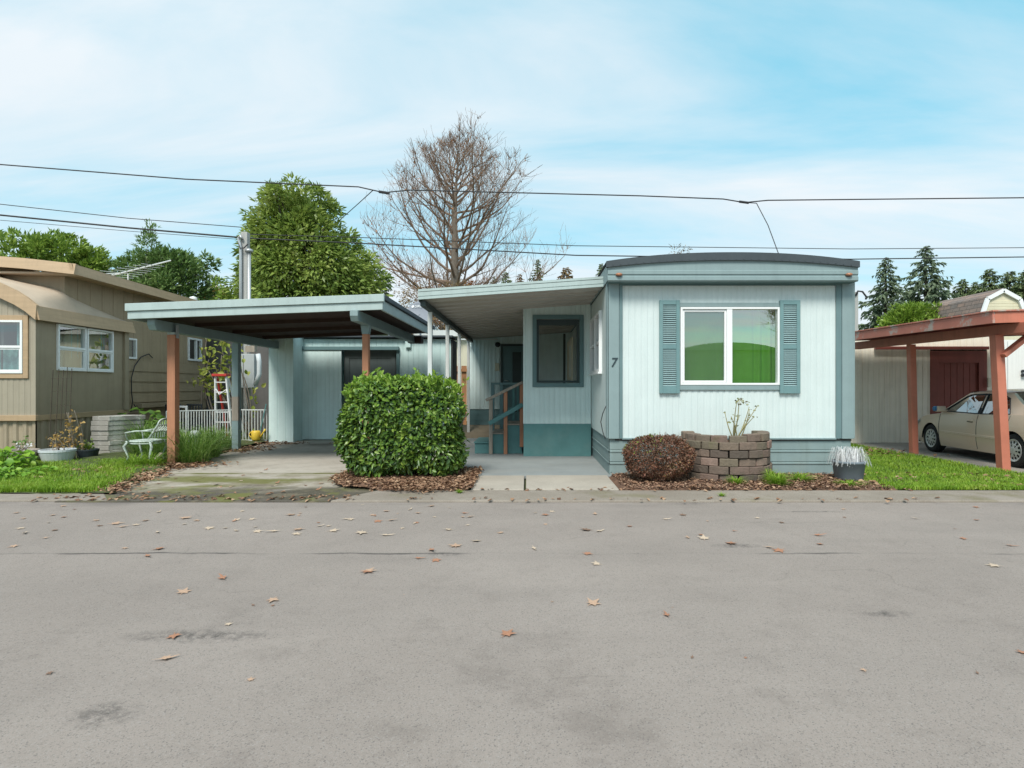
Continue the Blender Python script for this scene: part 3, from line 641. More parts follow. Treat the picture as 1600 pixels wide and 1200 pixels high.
M['louvre'] = pm('lighter louvre paint', (.27, .39, .40), .55, .1, streak=.3)  # slats a lighter tone than the shutter frame
for (a, b) in ((1029.6, 1061.2), (1217.2, 1248.6)):
    u0, u1, z0, z1 = fx(a), fx(b), fz(614.8), fz(469.6); s = MB()
    frame(s, mF, u0, u1, z0, z1, .058, .008, .05, .075, .12); s.mbox(mF, u0+.058, u1-.058, .008, .046, (z0+z1)/2-.035, (z0+z1)/2+.04)
    so = s.build('shutter', M['shut'], home, bevel=.004)
    q = MB()
    for (k0, k1, n) in ((z0+.12, (z0+z1)/2-.035, 19), ((z0+z1)/2+.04, z1-.075, 19)):
        st = (k1-k0)/n
        for i in range(n):
            zc = k0+(i+.5)*st
            q.hexa([mF(u0+.055, .040, zc-st*.42), mF(u1-.055, .040, zc-st*.42), mF(u1-.055, .044, zc-st*.3), mF(u0+.055, .044, zc-st*.3),
                    mF(u0+.055, .012, zc+st*.42), mF(u1-.055, .012, zc+st*.42), mF(u1-.055, .016, zc+st*.54), mF(u0+.055, .016, zc+st*.54)])
    q.mbox(mF, u0+.055, u1-.055, .005, .009, z0+.06, z1-.05)
    q.build('louvres', M['louvre'], so)
# house number 7
fc = bpy.data.curves.new('numeral', 'FONT'); fc.body = '7'; fc.size = .22; fc.extrude = .006; fc.align_x = 'CENTER'; fc.shear = .15
fo = text_mesh('house_number', fc, M['blacknum']); fo.parent = home
fo.location = Vector((fx(958.3), DF-.036, fz(573.2)))-ORG[home.name]; fo.rotation_euler = (R(90), 0, 0)
# side window (two columns, double hung)
s = MB(); frame(s, mS, *SW, .05, -.03, .055); um = (SW[0]+SW[1])/2; zm = (SW[2]+SW[3])/2
s.mbox(mS, um-.03, um+.03, -.03, .05, SW[2]+.05, SW[3]-.05); s.mbox(mS, SW[0]+.05, um-.03, -.03, .035, zm-.03, zm+.03); s.mbox(mS, um+.03, SW[1]-.05, -.03, .035, zm-.03, zm+.03)
sw = s.build('side_window', M['vinyl'], home, bevel=.005)
s = MB(); s.mbox(mS, SW[0]-.03, SW[1]+.03, .0, .075, SW[2]-.035, SW[2]-.003); s.build('window_sill', M['vinyl'], sw, bevel=.004)
s = MB(); pane(s, mS, SW[0]+.05, SW[1]-.05, SW[2]+.05, SW[3]-.05, .0); s.build('pane', M['dimglass'], sw)
s = MB(); s.mbox(mS, SW[0]+.03, SW[1]-.03, -.09, -.08, SW[2]+.02, SW[3]-.02); s.build('dark_backing', M['interior'], sw)  # dark panel behind the pane, standing in for the unlit room
# back wing closing the patio
YW = 18.8; mW = lambda u, o, z: (u, YW-o, z)
d0, d1, dz0, dz1 = -.96, -.20, .72, 2.86
s = MB(); ribwall(s, mW, -2.02, XL, .80, 3.10, [(d0, d1, dz0, dz1)], .12, top=lambda u: 3.03+(u+1.96)/(3.22)*.225); s.build('wing_wall', M['porchw'], home)
s = MB(); s.box(-2.02, -2.0, YW+.01, 23, .3, 3.1); s.box(-2.02, XL, 22.9, 23, .3, 3.1); s.build('wing_side_wall', M['porchw'], home)
s = MB(); lapwall(s, lambda u, o, z: (u, YW+.03-o, z), -2.0, XL, .26, .80, 3, .012); s.build('wing_skirting', M['trimd'], home)
s = MB(); s.hexa([(-2.1, 19.22, 3.13), (XL, 19.22, 3.30), (XL, 23.1, 3.30), (-2.1, 23.1, 3.13), (-2.1, 19.22, 3.19), (XL, 19.22, 3.38), (XL, 23.1, 3.38), (-2.1, 23.1, 3.19)]); s.build('wing_roof', M['roofdark'], home)
s = MB(); frame(s, mW, d0-.02, d1+.02, dz0, dz1+.02, .07, -.05, .03); s.build('door_frame', M['darkdoor'], home)
s = MB(); s.mbox(mW, d0+.05, d1-.05, -.04, 0, dz0+.02, dz1-.05); dr = s.build('door', M['trimd'], home)
s = MB(); s.mbox(mW, d0+.36, d1-.12, .002, .010, 1.55, 2.62); s.build('door_window', M['darkdoor'], dr)
s = MB(); s.tube([mW(d0+.12, .0, 1.72), mW(d0+.12, .06, 1.72), mW(d0+.24, .065, 1.70)], .016, 8); s.build('door_handle', M['steel'], dr, smooth=True)
s = MB(); s.lathe([(.07, 0), (.085, .03), (.06, .09), (0, .1)], (0, 0, 0), 16)
for v in s.v: v.x, v.y, v.z = v.x-1.07, YW-v.z-.003, v.y+2.86
s.build('wall_lamp', M['blackplastic'], home, smooth=True)
s = MB(); s.mbox(mW, -1.16, -1.02, 0, .05, 2.02, 2.27); s.build('meter_box', M['cream'], home, bevel=.01)
# enclosed porch bay beside the side wall, with a big unglazed opening
YP = 12.55; mP = lambda u, o, z: (u, YP-o, z); k = YP/F
pz = lambda y: Z(y, YP); pxx = lambda x: X(x, YP)
pw = [pxx(836), pxx(907), pz(600), pz(496)]; sl = lambda u: 3.34+(u+.165)*.055
s = MB(); ribwall(s, mP, pxx(818), XL-.012, .722, 3.3, [tuple(pw)], .11, top=sl); pr = s.build('porch_wall', M['porchw'], home)
s = MB(); s.mbox(mP, pxx(818), XL-.012, -.02, .012, .0, .722); s.build('porch_base', M['teal'], home, bevel=.004)
s = MB(); s.mbox(mP, pxx(817.5), pxx(820.5), -.06, .016, .724, sl(pxx(818))-.02); s.build('porch_corner_trim', M['porchw'], home, bevel=.003)
s = MB(); frame(s, mP, pxx(832), pxx(912), pz(605), pz(492), pxx(838.5)-pxx(832), -.05, .03, None, pz(598.5)-pz(605)); pf = s.build('porch_window', M['trimd'], home, bevel=.004)
s = MB(); frame(s, mP, pxx(838.5), pxx(905), pz(598), pz(499), .05, -.1, -.055, .12); s.build('inner_frame', M['darkdoor'], pf)
s = MB(); s.box(pxx(818), pxx(818)+.04, YP+.021, YP+.10, .724, 3.28); s.box(.0, XL-.03, 13.0, 18.4, .60, .68); s.build('porch_floor', M['greywood'], home)
s = MB(); s.box(.9, .96, 16.5, 16.6, .68, 3.0); s.build('porch_post', M['darkdoor'], home)
s = MB(); s.box(1.0, 1.04, 14.6, 16.4, .70, 2.75); od = s.build('inner_door', M['cream'], home, bevel=.01)
s = MB(); s.box(.985, .999, 15.0, 15.16, 1.75, 2.55); s.build('door_trim', M['white'], od)
s = MB(); s.tube([(.995, 16.2, 1.6), (.95, 16.2, 1.6), (.94, 16.1, 1.6)], .015, 6); s.build('door_handle', M['steel'], od)

# ------------------------------------------------------------------ patio awning between home and carport
aw = thing('patio_awning', 'long flat metal patio awning with corrugated underside and slim white posts', 'awning', (-1.96, 10.2, 0))
AX0, AX1 = -1.96, XL-.03; az = lambda x: 3.02+(x-AX0)/(AX1-AX0)*.225
s = MB()
for (a, b, o) in ((0, .045, 0), (.045, .055, .012), (.055, .125, 0), (.125, .135, .012), (.135, .175, -.006)):
    s.hexa([(AX0, 10.2+o, az(AX0)+a), (AX1, 10.2+o, az(AX1)+a), (AX1, 10.25, az(AX1)+a), (AX0, 10.25, az(AX0)+a), (AX0, 10.2+o, az(AX0)+b), (AX1, 10.2+o, az(AX1)+b), (AX1, 10.25, az(AX1)+b), (AX0, 10.25, az(AX0)+b)])
s.build('front_fascia', M['fascia'], aw)
s = MB()   # pan deck: ribs run along X, seen from below
yp = 10.25; zs = []
while yp < 19.0:
    for (dy, dz) in ((0, 0), (.03, .085), (.24, .085), (.27, 0), (.38, .010)): zs.append((yp+dy, dz))
    yp += .50
for (y0, a), (y1, b) in zip(zs[:-1], zs[1:]): s.add([(AX0+.03, y0, az(AX0)+.02+a), (AX1, y0, az(AX1)+.02+a), (AX1, y1, az(AX1)+.02+b), (AX0+.03, y1, az(AX0)+.02+b)], [(0, 1, 2, 3)])
s.build('pan_deck', M['ceil'], aw)
s = MB(); s.hexa([(AX0, 10.25, az(AX0)+.10), (AX1, 10.25, az(AX1)+.10), (AX1, 19.2, az(AX1)+.10), (AX0, 19.2, az(AX0)+.10), (AX0, 10.25, az(AX0)+.12), (AX1, 10.25, az(AX1)+.12), (AX1, 19.2, az(AX1)+.12), (AX0, 19.2, az(AX0)+.12)])
s.build('roof_sheet', M['ceil'], aw)
s = MB(); s.box(AX0, AX0+.02, 10.25, 18.7, az(AX0)-.03, az(AX0)+.15); s.box(AX0+.02, AX0+.11, 10.3, 18.7, az(AX0)-.10, az(AX0)+.0); s.build('edge_gutter', M['gutter'], aw)
for yy, zb in ((11.0, .015), (13.3, .015), (15.5, .015), (17.75, .05)):
    s = MB(); s.box(-1.935, -1.855, yy, yy+.06, zb, az(AX0)-.11); s.box(-1.95, -1.84, yy-.015, yy-.001, zb+.2, az(AX0)-.11) if False else None
    s.build('post', M['whitemetal'], aw, bevel=.006)
s = MB(); s.box(-2.35, -1.05, 18.55, 18.6, 2.99, 3.03); s.build('cross_rail', M['whitemetal'], aw)

# ------------------------------------------------------------------ wooden porch steps
st = thing('porch_steps', 'teal painted wooden steps with a weathered handrail beside the porch', 'steps', (-.7, 13.0, 0))
for (x0, x1, z1) in ((-1.25, -.90, .29), (-.86, -.58, .49), (-.55, -.20, .69)):
    s = MB(); s.box(x0, x1, 13.03, 14.2, .031, z1-.03); s.build('riser', M['teal'], st, bevel=.005)
    s = MB(); s.box(x0-.02, x1+.01, 13.0, 14.25, z1-.028, z1); s.build('tread', M['greywood'] if x0 > -1 else M['teal'], st, bevel=.006)
for (px, y0, y1) in ((767, 711, 624), (790, 711, 609), (815, 698, 598)):
    s = MB(); x = X(px, 12.95); s.box(x-.04, x+.04, 12.91, 12.99, max(.031, Z(y0, 12.95)), Z(y1, 12.95)); s.build('post', M['greywood'] if px < 770 else M['cedar'], st, bevel=.005)
s = MB(); s.bar((X(759, 12.9), 12.93, Z(625.5, 12.9)), (X(817, 12.9), 12.93, Z(597, 12.9)), .12, .06); s.build('handrail', M['greywood'], st, bevel=.006)
s = MB(); s.bar((X(764, 12.88), 12.885, Z(662, 12.88)), (X(817, 12.88), 12.885, Z(632, 12.88)), .04, .09); s.build('lower_rail', M['teal'], st, bevel=.004)
s = MB(); s.bar((-1.0, 14.25, .70), (-.18, 14.25, 1.12), .04, .09); s.build('lower_rail', M['teal'], st, bevel=.004)
s = MB()
for x in (-.93, -.72): s.box(x-.04, x+.04, 14.22, 14.30, .031, 1.56)
s.box(-.97, -.15, 14.2, 14.32, 1.56, 1.61); s.build('back_railing', M['trimd'], st, bevel=.004)
s = MB(); s.box(-.46, -.40, 14.22, 14.30, .7, 1.56); s.box(-.34, -.31, 14.22, 14.30, .7, 1.56); s.build('back_baluster', M['teal'], st)

# ------------------------------------------------------------------ aqua carport
cp = thing('carport', 'wide aqua carport with a flat sloping roof on reddish posts, left of the hedge', 'carport', (-4.9, 10.5, 0))
RX0, RX1, RY0, RY1 = -7.2, -2.65, 10.5, 15.85
rz = lambda x: 2.715+(x-RX0)/(RX1-RX0)*.17
def sheet(mb, x0, x1, y0, y1, a, b): mb.hexa([(x0, y0, rz(x0)+a), (x1, y0, rz(x1)+a), (x1, y1, rz(x1)+a), (x0, y1, rz(x0)+a), (x0, y0, rz(x0)+b), (x1, y0, rz(x1)+b), (x1, y1, rz(x1)+b), (x0, y1, rz(x0)+b)])
s = MB(); sheet(s, RX0, RX1, RY0, RY0+.045, 0, .135); s.build('front_fascia', M['fascia'], cp, bevel=.005)
s = MB(); sheet(s, RX0-.03, RX1+.03, RY0-.03, RY0+.04, .14, .275); s.build('drip_edge', M['fascia'], cp, bevel=.006)
s = MB(); sheet(s, RX1-.04, RX1, RY0+.05, RY1, -.01, .17); s.build('side_fascia', M['fascia'], cp, bevel=.004)
s = MB(); sheet(s, RX0, RX0+.04, RY0+.05, RY1, -.01, .17); s.build('side_fascia', M['fascia'], cp, bevel=.004)
s = MB(); sheet(s, RX0-.01, RX1+.05, RY0+.05, RY1+.1, .18, .255); s.build('roof', M['roofdark'], cp)
s = MB()
for i in range(36):
    y = RY0+.06+i*.148; sheet(s, RX0+.045, RX1-.045, y, y+.138, .075, .10)
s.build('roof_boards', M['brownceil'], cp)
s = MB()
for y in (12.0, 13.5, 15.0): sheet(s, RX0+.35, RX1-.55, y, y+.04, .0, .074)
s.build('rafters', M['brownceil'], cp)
for (x, yf) in ((-6.86, 10.62), (-3.14, 10.42)):
    zb = rz(x)
    s = MB(); s.prism([(yf, zb), (yf, zb-.10), (yf+.06, zb-.19), (RY1, zb-.19), (RY1, zb)], lambda p, q, t: (t, p, q), x-.07, x+.07); s.build('beam', M['trim'], cp, bevel=.006)
s = MB(); x = -6.805; s.box(x-.075, x+.075, 11.12, 11.27, .014, rz(x)-.235); s.build('post', M['cedar'], cp, bevel=.006)
s = MB(); s.box(x-.07, x+.07, 11.125, 11.265, rz(x)-.234, rz(x)-.19); s.build('post_cap', M['fascia'], cp)
s = MB(); s.box(x+.076, x+.082, 11.15, 11.24, rz(x)-.30, rz(x)-.05); s.build('strap', M['steel'], cp)
s = MB(); x = -6.92; s.box(x-.075, x+.075, 13.75, 13.90, .014, rz(x)-.19); p2 = s.build('post', M['trim'], cp, bevel=.006); p2['label'] = 'teal post with a patch of bare wood'
s = MB(); s.box(x-.068, x+.079, 13.744, 13.81, .72, 1.28); s.build('bare_patch', M['greywood'], p2)
s = MB(); x = -3.14; s.box(x-.06, x+.06, 11.14, 11.26, .014, rz(x)-.36); s.build('post', M['cedar'], cp, bevel=.006)
s = MB(); s.prism([(-.06, 0), (.06, 0), (.075, .10), (.09, .17), (-.09, .17), (-.075, .10)], lambda p, q, t: (x+p, t, rz(x)-.36+q), 11.13, 11.27); s.build('post_cap', M['trim'], cp, bevel=.005)
s = MB(); s.box(-3.25, -2.9, 15.5, 15.84, rz(-3.1)-.2, rz(-3.1)-.02); s.build('beam_block', M['brownceil'], cp)

# ------------------------------------------------------------------ aqua storage shed behind the carport
sd_ = thing('storage_shed', 'aqua board storage shed with a sliding door at the back of the carport', 'shed', (-4.6, 16.6, 0))
mA = lambda u, o, z: (u, 15.86-o, z); mB_ = lambda u, o, z: (u, 16.6-o, z)
s = MB(); ribwall(s, mA, -7.07, -6.41, .02, 2.92, (), .22, BOARD); s.build('front_wall', M['aqua2'], sd_)
s = MB(); s.add([(-6.41, 15.86, .02), (-6.41, 16.6, .02), (-6.41, 16.6, 2.92), (-6.41, 15.86, 2.92)], [(0, 1, 2, 3)]); s.build('return_wall', M['aqua'], sd_)
so0, so1 = X(534, 16.6), X(620, 16.6)
s = MB(); ribwall(s, mB_, -6.41, X(706, 16.6), .02, 2.86, [(so0, so1, 0, 2.56)], .15, BOARD); s.build('front_wall', M['aqua'], sd_)
s = MB(); s.box(-7.07, -7.05, 15.87, 17.5, 0, 2.9); s.box(-7.07, -2.3, 17.4, 17.5, 0, 2.9); s.build('back_wall', M['aqua'], sd_)
s = MB(); s.box(X(706, 16.6)-.02, X(706, 16.6)+.03, 16.58, 17.5, .02, 2.84); s.build('end_wall', M['darkwood'], sd_)
s = MB(); s.box(-7.1, -2.2, 16.45, 17.6, 2.90, 2.95); s.build('roof', M['roofdark'], sd_)
s = MB(); ribwall(s, lambda u, o, z: (u, 16.50-o, z), X(470, 16.5), so0+.02, .04, 2.53, (), .12, BOARD); s.box(X(470, 16.5), so0+.02, 16.515, 16.55, .04, 2.53); s.build('sliding_door', M['aqua2'], sd_)
s = MB(); s.box(X(472, 16.5), X(623, 16.5), 16.47, 16.58, 2.54, 2.64); s.build('door_track', M['trimd'], sd_, bevel=.005)
s = MB(); s.box(so0+.05, so1, 16.66, 16.70, .02, 2.56); dd = s.build('inner_door', M['shedgrey'], sd_)
s = MB(); frame(s, lambda u, o, z: (u, 16.66-o, z), so0+.08, so1-.05, .1, 2.45, .12, .001, .02); s.build('door_frame', M['shedgrey'], dd)
s = MB(); s.box(so1-.0, so1+.08, 16.55, 16.62, .02, 2.54); s.build('door_post', M['trimd'], sd_)
s = MB(); s.box(X(633, 16.5), X(641, 16.5), 16.52, 16.58, 2.62, 2.82); s.build('bracket', M['aqua'], sd_)

# ------------------------------------------------------------------ things behind the gap: cream house, board fence, grey wall
hb = thing('cream_house', 'cream house with a flat roof edge behind the aqua storage shed', 'house', (-3, 26, 0))
s = MB(); ribwall(s, lambda u, o, z: (u, 26-o, z), -6.5, .5, 0, 3.7, (), .2, BOARD); s.box(-6.5, .5, 26.02, 30, 0, 3.7); s.build('wall', M['cream'], hb)
s = MB(); s.box(-5.1, -3.2, 25.6, 30, 3.72, 3.98); s.build('roof', M['whitemetal'], hb)
s = MB(); s.hexa([(-3.2, 25.7, 3.72), (.7, 25.7, 3.72), (.7, 30, 3.72), (-3.2, 30, 3.72), (-3.2, 25.7, 3.95), (.7, 25.7, 3.3), (.7, 30, 3.3), (-3.2, 30, 3.95)]); s.build('lean_to_roof', M['ceil'], hb)
fn = MB()
for i in range(9): fn.box(-3.6+i*.2, -3.415+i*.2, 22.0, 22.03, 0, 2.3+.0*i)
fn.box(-3.6, -1.8, 21.93, 21.98, 2.08, 2.18)
tag(fn.build('board_fence', M['fencewood'], origin=(-2.8, 22, 0)), 'orange brown board fence in the gap beside the patio', 'fence')
gw = MB(); gw.box(-11.3, -7.2, 19.6, 19.75, 0, 3.1); gw.box(-11.3, -7.2, 19.55, 19.595, 0, .5)
tag(gw.build('grey_wall', M['greywall'], origin=(-8.8, 19.7, 0)), 'dark grey wall behind the white metal fence', 'wall')

# ------------------------------------------------------------------ tan mobile home on the left
th = thing('tan_mobile_home', 'tan mobile home with a projecting bay of white windows and a brown corrugated skirt', 'mobile home', (-10.1, 12, 0))
YAW = R(3.8); A_ = Vector((-math.sin(YAW), math.cos(YAW), 0)); B_ = Vector((math.cos(YAW), math.sin(YAW), 0))
C1 = Vector((-10.1, 12.0, 0)); C2 = Vector((-10.3, 13.0, 0))
def m3(C, ua, oa): return lambda u, o, z: C+ua*u+oa*o+Vector((0, 0, z))
mBS, mBF = m3(C1, A_, B_), m3(C1, -B_, -A_); mMS, mMF = m3(C2, A_, B_), m3(C2, -B_, -A_)
BL = 3.0
def bay_u(px):
    """distance along the bay side at which a pixel column meets it"""
    t = (px-CX)/F; return (C1.x-t*C1.y)/(t*A_.y-A_.x)
def main_u(px):
    t = (px-CX)/F; return (C2.x-t*C2.y)/(t*A_.y-A_.x)
W1 = (bay_u(88), bay_u(132.5), 1.86, 2.86); W2 = (bay_u(134), bay_u(175), 1.86, 2.86)
hol = lambda w: (w[0]+.04, w[1]-.04, w[2]+.04, w[3]-.04)
s = MB(); ribwall(s, mBS, 0, BL, .82, 3.0, [hol(W1), hol(W2)], 3., ((0, 0), (1, 0))); s.build('bay_side_wall', M['tan'], th)
WF = (.23, 1.15, 1.78, 2.86)

s = MB(); s.mbox(mBS, -.0, BL, -.02, .025, .815, .93); s.build('trim_band', M['tanfas'], th, bevel=.004)
s = MB(); s.mbox(mBF, -.02, 4, -.02, .025, .815, .93); s.build('trim_band', M['tanfas'], th, bevel=.004)
s = MB(); s.mbox(mBS, BL-.16, BL, .002, .06, .93, 2.9); s.mbox(mBS, BL-.02, BL, -.6, .0, .3, 3.0); s.build('bay_end_trim', M['tan'], th, bevel=.006)
cor = ((0, 0), (.3, 0), (.45, -.03), (.8, -.03), (.95, 0))
s = MB(); ribwall(s, m3(C1+Vector((0, .03, 0)), A_, B_), 0, BL, 0, .82, (), .19, cor); ribwall(s, m3(C1+Vector((-.03, 0.03, 0)), -B_, -A_), 0, 4, 0, .82, (), .19, cor)
s.build('bay_skirting', M['tanskirt'], th)
# bay roof: fascia along the side, curved skin rising to the main body, arched front edge
fa = MB(); fa.hexa([mBS(-.08, .14, 2.86), mBS(BL+.12, .16, 2.88), mBS(BL+.12, .12, 2.88), mBS(-.08, .1, 2.86), mBS(-.08, .06, 3.16), mBS(BL+.12, .08, 3.16), mBS(BL+.12, .04, 3.16), mBS(-.08, .02, 3.16)])
fa.build('bay_fascia', M['tanfas'], th, bevel=.006)
P0 = ([0, .2, .4, .75, 1.6, 3.0, 4], [0, .17, .30, .47, .75, .95, 1.0]); P1 = ([0, .06, .13, .22, .5, .9, 1.6, 4], [0, .22, .38, .46, .56, .63, .8, 1.0]); P2 = ([0, .13, 1, 4], [0, .05, .08, .1])
def bay_z(u, v):
    a, b, c_ = (np.interp(u, *P) for P in (P0, P1, P2))
    return 3.15+(a+(b-a)*v/.33 if v < .33 else b+(c_-b)*((v-.33)/.67)**.85)
us_ = [0, .05, .09, .13, .2, .3, .4, .55, .75, 1.1, 1.6, 2.2, 3, 4]; vs_ = list(np.linspace(0, .33, 6))+list(np.linspace(.40, 1, 9))
fa = MB()
for u0, u1 in zip(us_[:-1], us_[1:]):
    z0, z1 = bay_z(u0, 0)+.012, bay_z(u1, 0)+.012
    fa.hexa([mBF(u0-.08, .12, z0-.30), mBF(u1-.08, .12, z1-.30), mBF(u1-.08, .04, z1-.30), mBF(u0-.08, .04, z0-.30), mBF(u0-.08, .09, z0), mBF(u1-.08, .09, z1), mBF(u1-.08, .02, z1), mBF(u0-.08, .02, z0)])
fa.build('bay_arch_fascia', M['tanfas'], th)
s = MB(); ribwall(s, mBF, 0, 4, .82, 3.6, [hol(WF)], .11, top=lambda u: bay_z(u, 0)-.15); s.build('bay_front_wall', M['tangrey'], th)
rf = MB(); gg = [[C1+A_*(-.05+(BL+.12)*v)-B_*(u-.04)+Vector((0, 0, bay_z(u, v))) for u in us_] for v in vs_]
rf.add([p for r_ in gg for p in r_], [(i*len(us_)+j, i*len(us_)+j+1, (i+1)*len(us_)+j+1, (i+1)*len(us_)+j) for i in range(len(vs_)-1) for j in range(len(us_)-1)])
rf.build('bay_roof', M['tanroof'], th, smooth=True)
# main body
UE = main_u(321)
WS = (main_u(193.5), main_u(212), 2.24, 2.78); WB = (main_u(293), main_u(314), 2.33, 3.05)
s = MB(); ribwall(s, mMS, 0, UE, 2.20, 4.05, [hol(WS), hol(WB)], .42, ((0, 0), (.94, 0), (.955, -.01), (.985, -.01))); s.build('upper_wall', M['tanside'], th)
s = MB(); lapwall(s, mMS, 0, UE, .55, 2.20, 6, .03); s.build('lap_siding', M['tanside'], th)
s = MB(); ribwall(s, mMF, 0, 6, 2.5, 4.3, (), 6., ((0, 0), (1, 0)), top=lambda u: 4.0+u*.09); s.build('gable_wall', M['tan'], th)
s = MB(); s.mbox(mMS, 0, UE, -.06, -.03, 0, .55); s.mbox(mMS, UE-.02, UE, -4, -.001, 0, 4.0); s.mbox(mMS, .05, UE-.05, -3.5, -3.4, 0, 4.0); s.build('base_wall', M['greywall'], th)
s = MB(); s.mbox(mMS, 2.6, main_u(300), .035, .16, .95, 1.06); s.build('ledge', M['tanside'], th, bevel=.004)
s = MB()   # roof edge: along the side and across the gable
s.hexa([mMS(-.38, .46, 3.93), mMS(UE+.3, .46, 3.93), mMS(UE+.3, .40, 3.93), mMS(-.38, .40, 3.93), mMS(-.38, .40, 4.16), mMS(UE+.3, .40, 4.16), mMS(UE+.3, .34, 4.16), mMS(-.38, .34, 4.16)])
s.mbox(mMS, -.3, UE+.3, -.02, .40, 3.96, 4.0)
s.build('eave_fascia', M['tanfas'], th)
s = MB(); gp = [(-.46, 4.16), (.6, 4.27), (1.6, 4.335), (6, 4.5)]
for (u0, z0), (u1, z1) in zip(gp[:-1], gp[1:]):
    s.hexa([mMF(u0, .40, z0-.235), mMF(u1, .40, z1-.235), mMF(u1, .34, z1-.235), mMF(u0, .34, z0-.235), mMF(u0, .34, z0), mMF(u1, .34, z1), mMF(u1, .28, z1), mMF(u0, .28, z0)])
s.build('gable_fascia', M['tanfas'], th)
s = MB()
for (u0, z0), (u1, z1) in zip(gp[:-1], gp[1:]): s.add([mMF(u0+.06, .34, z0+.004), mMF(u1, .34, z1+.004), mMF(u1, -UE-.3, z1+.004), mMF(u0+.06, -UE-.3, z0+.004)], [(0, 1, 2, 3)])
s.mbox(mMF, -.36, 6, .02, .28, 3.95, 3.99)
s.build('roof', M['tanroof'], th)
s = MB(); s.lathe([(.09, 0), (.12, .05), (.1, .14), (0, .18)], mMS(5.2, .2, 4.14), 12); s.build('roof_vent', M['whitemetal'], th, smooth=True)
def hung(mp, w, curt, casing=None):
    f = MB(); frame(f, mp, *w, .045, -.04, .045); zm = (w[2]+w[3])/2; f.mbox(mp, w[0]+.045, w[1]-.045, -.04, .04, zm-.025, zm+.025)
    o = f.build('window', M['vinyl'], th, bevel=.004)
    q = MB(); frame(q, mp, w[0]+.047, w[1]-.047, w[2]+.047, zm-.027, .03, -.03, .025); q.build('sash', M['vinyl'], o, bevel=.003)
    q = MB(); pane(q, mp, w[0]+.04, w[1]-.04, zm, w[3]-.04, -.005); pane(q, mp, w[0]+.04, w[1]-.04, w[2]+.04, zm, .005); q.build('pane', M['dimglass'], o)
    q = MB()
    if curt:
        wd = w[1]-w[0]; drape(q, mp, w[0], w[0]+wd*.28, w[2], w[3], -.15, .025, .1); drape(q, mp, w[1]-wd*.28, w[1], w[2], w[3], -.15, .025, .1); drape(q, mp, w[0], w[1], w[2], zm-.02, -.19, .02, .14)
        q.build('curtain', M['curtain2'], o)
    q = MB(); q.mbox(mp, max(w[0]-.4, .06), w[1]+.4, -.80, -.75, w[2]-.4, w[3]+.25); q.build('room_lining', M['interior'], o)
    if casing:
        q = MB(); frame(q, mp, w[0]-.10, w[1]+.10, w[2]-.10, w[3]+.10, .098, .0, .03); q.build('casing', M['tanfas'], o, bevel=.004)
    return o
hung(mBS, W1, True); hung(mBS, W2, True); hung(mBF, WF, True, True)
f = MB(); frame(f, mMS, *WS, .05, -.03, .04); o = f.build('small_window', M['vinyl'], th, bevel=.004)
q = MB(); pane(q, mMS, WS[0]+.04, WS[1]-.04, WS[2]+.04, WS[3]-.04, 0); q.build('pane', M['glass'], o)
q = MB(); drape(q, mMS, WS[0], WS[1], WS[2], WS[3], -.1, .02, .12); q.build('curtain', M['cream'], o)
f = MB(); frame(f, mMS, *WB, .06, -.03, .04); f.mbox(mMS, (WB[0]+WB[1])/2+.05, (WB[0]+WB[1])/2+.12, -.03, .035, WB[2]+.06, WB[3]-.06); o = f.build('side_window', M['vinyl'], th, bevel=.004)
q = MB(); pane(q, mMS, WB[0]+.05, WB[1]-.05, WB[2]+.05, WB[3]-.05, 0); q.build('pane', M['dimglass'], o)
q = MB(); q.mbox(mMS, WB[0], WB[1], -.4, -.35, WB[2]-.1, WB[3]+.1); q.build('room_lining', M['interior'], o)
# looped cable on the siding
hu = lambda px: main_u(px)
s = MB(); pts = [(205, 632), (210, 640), (200, 643), (203, 628), (201, 612), (201, 590), (206, 572), (216, 558), (228, 553), (234, 559)]
s.tube([mMS(hu(px), .07, Z(py, mMS(hu(px), 0, 0).y)) for px, py in pts], .014, 6)
s.build('looped_cable', M['cable'], th, smooth=True)
# antenna on its roof
an = thing('roof_antenna', 'white long-boom television antenna above the tan roof', 'antenna', (X(200, 17), 17, 3.2))
s = MB(); s.tube([(X(200, 17), 17, 3.9), (X(200, 17), 17, Z(428, 17))], .018, 6); s.build('mast', M['whitemetal'], an)
s = MB(); p0 = Vector((X(160, 16.5), 16.5, Z(434, 16.5))); p1 = Vector((X(267, 17.6), 17.6, Z(407, 17.6))); s.tube([p0, p1], .02, 6); s.build('boom', M['whitemetal'], an)
s = MB()
for i in range(9):
    c = p0.lerp(p1, i/11); L_ = .75-.05*i; d = Vector((.35, .9, .08)).normalized(); s.tube([c-d*L_, c+d*L_], .009, 4)
s.tube([p0+Vector((0, 0, .12)), p0.lerp(p1, .35)+Vector((0, 0, -.05))], .010, 4)
s.build('elements', M['whitemetal'], an)

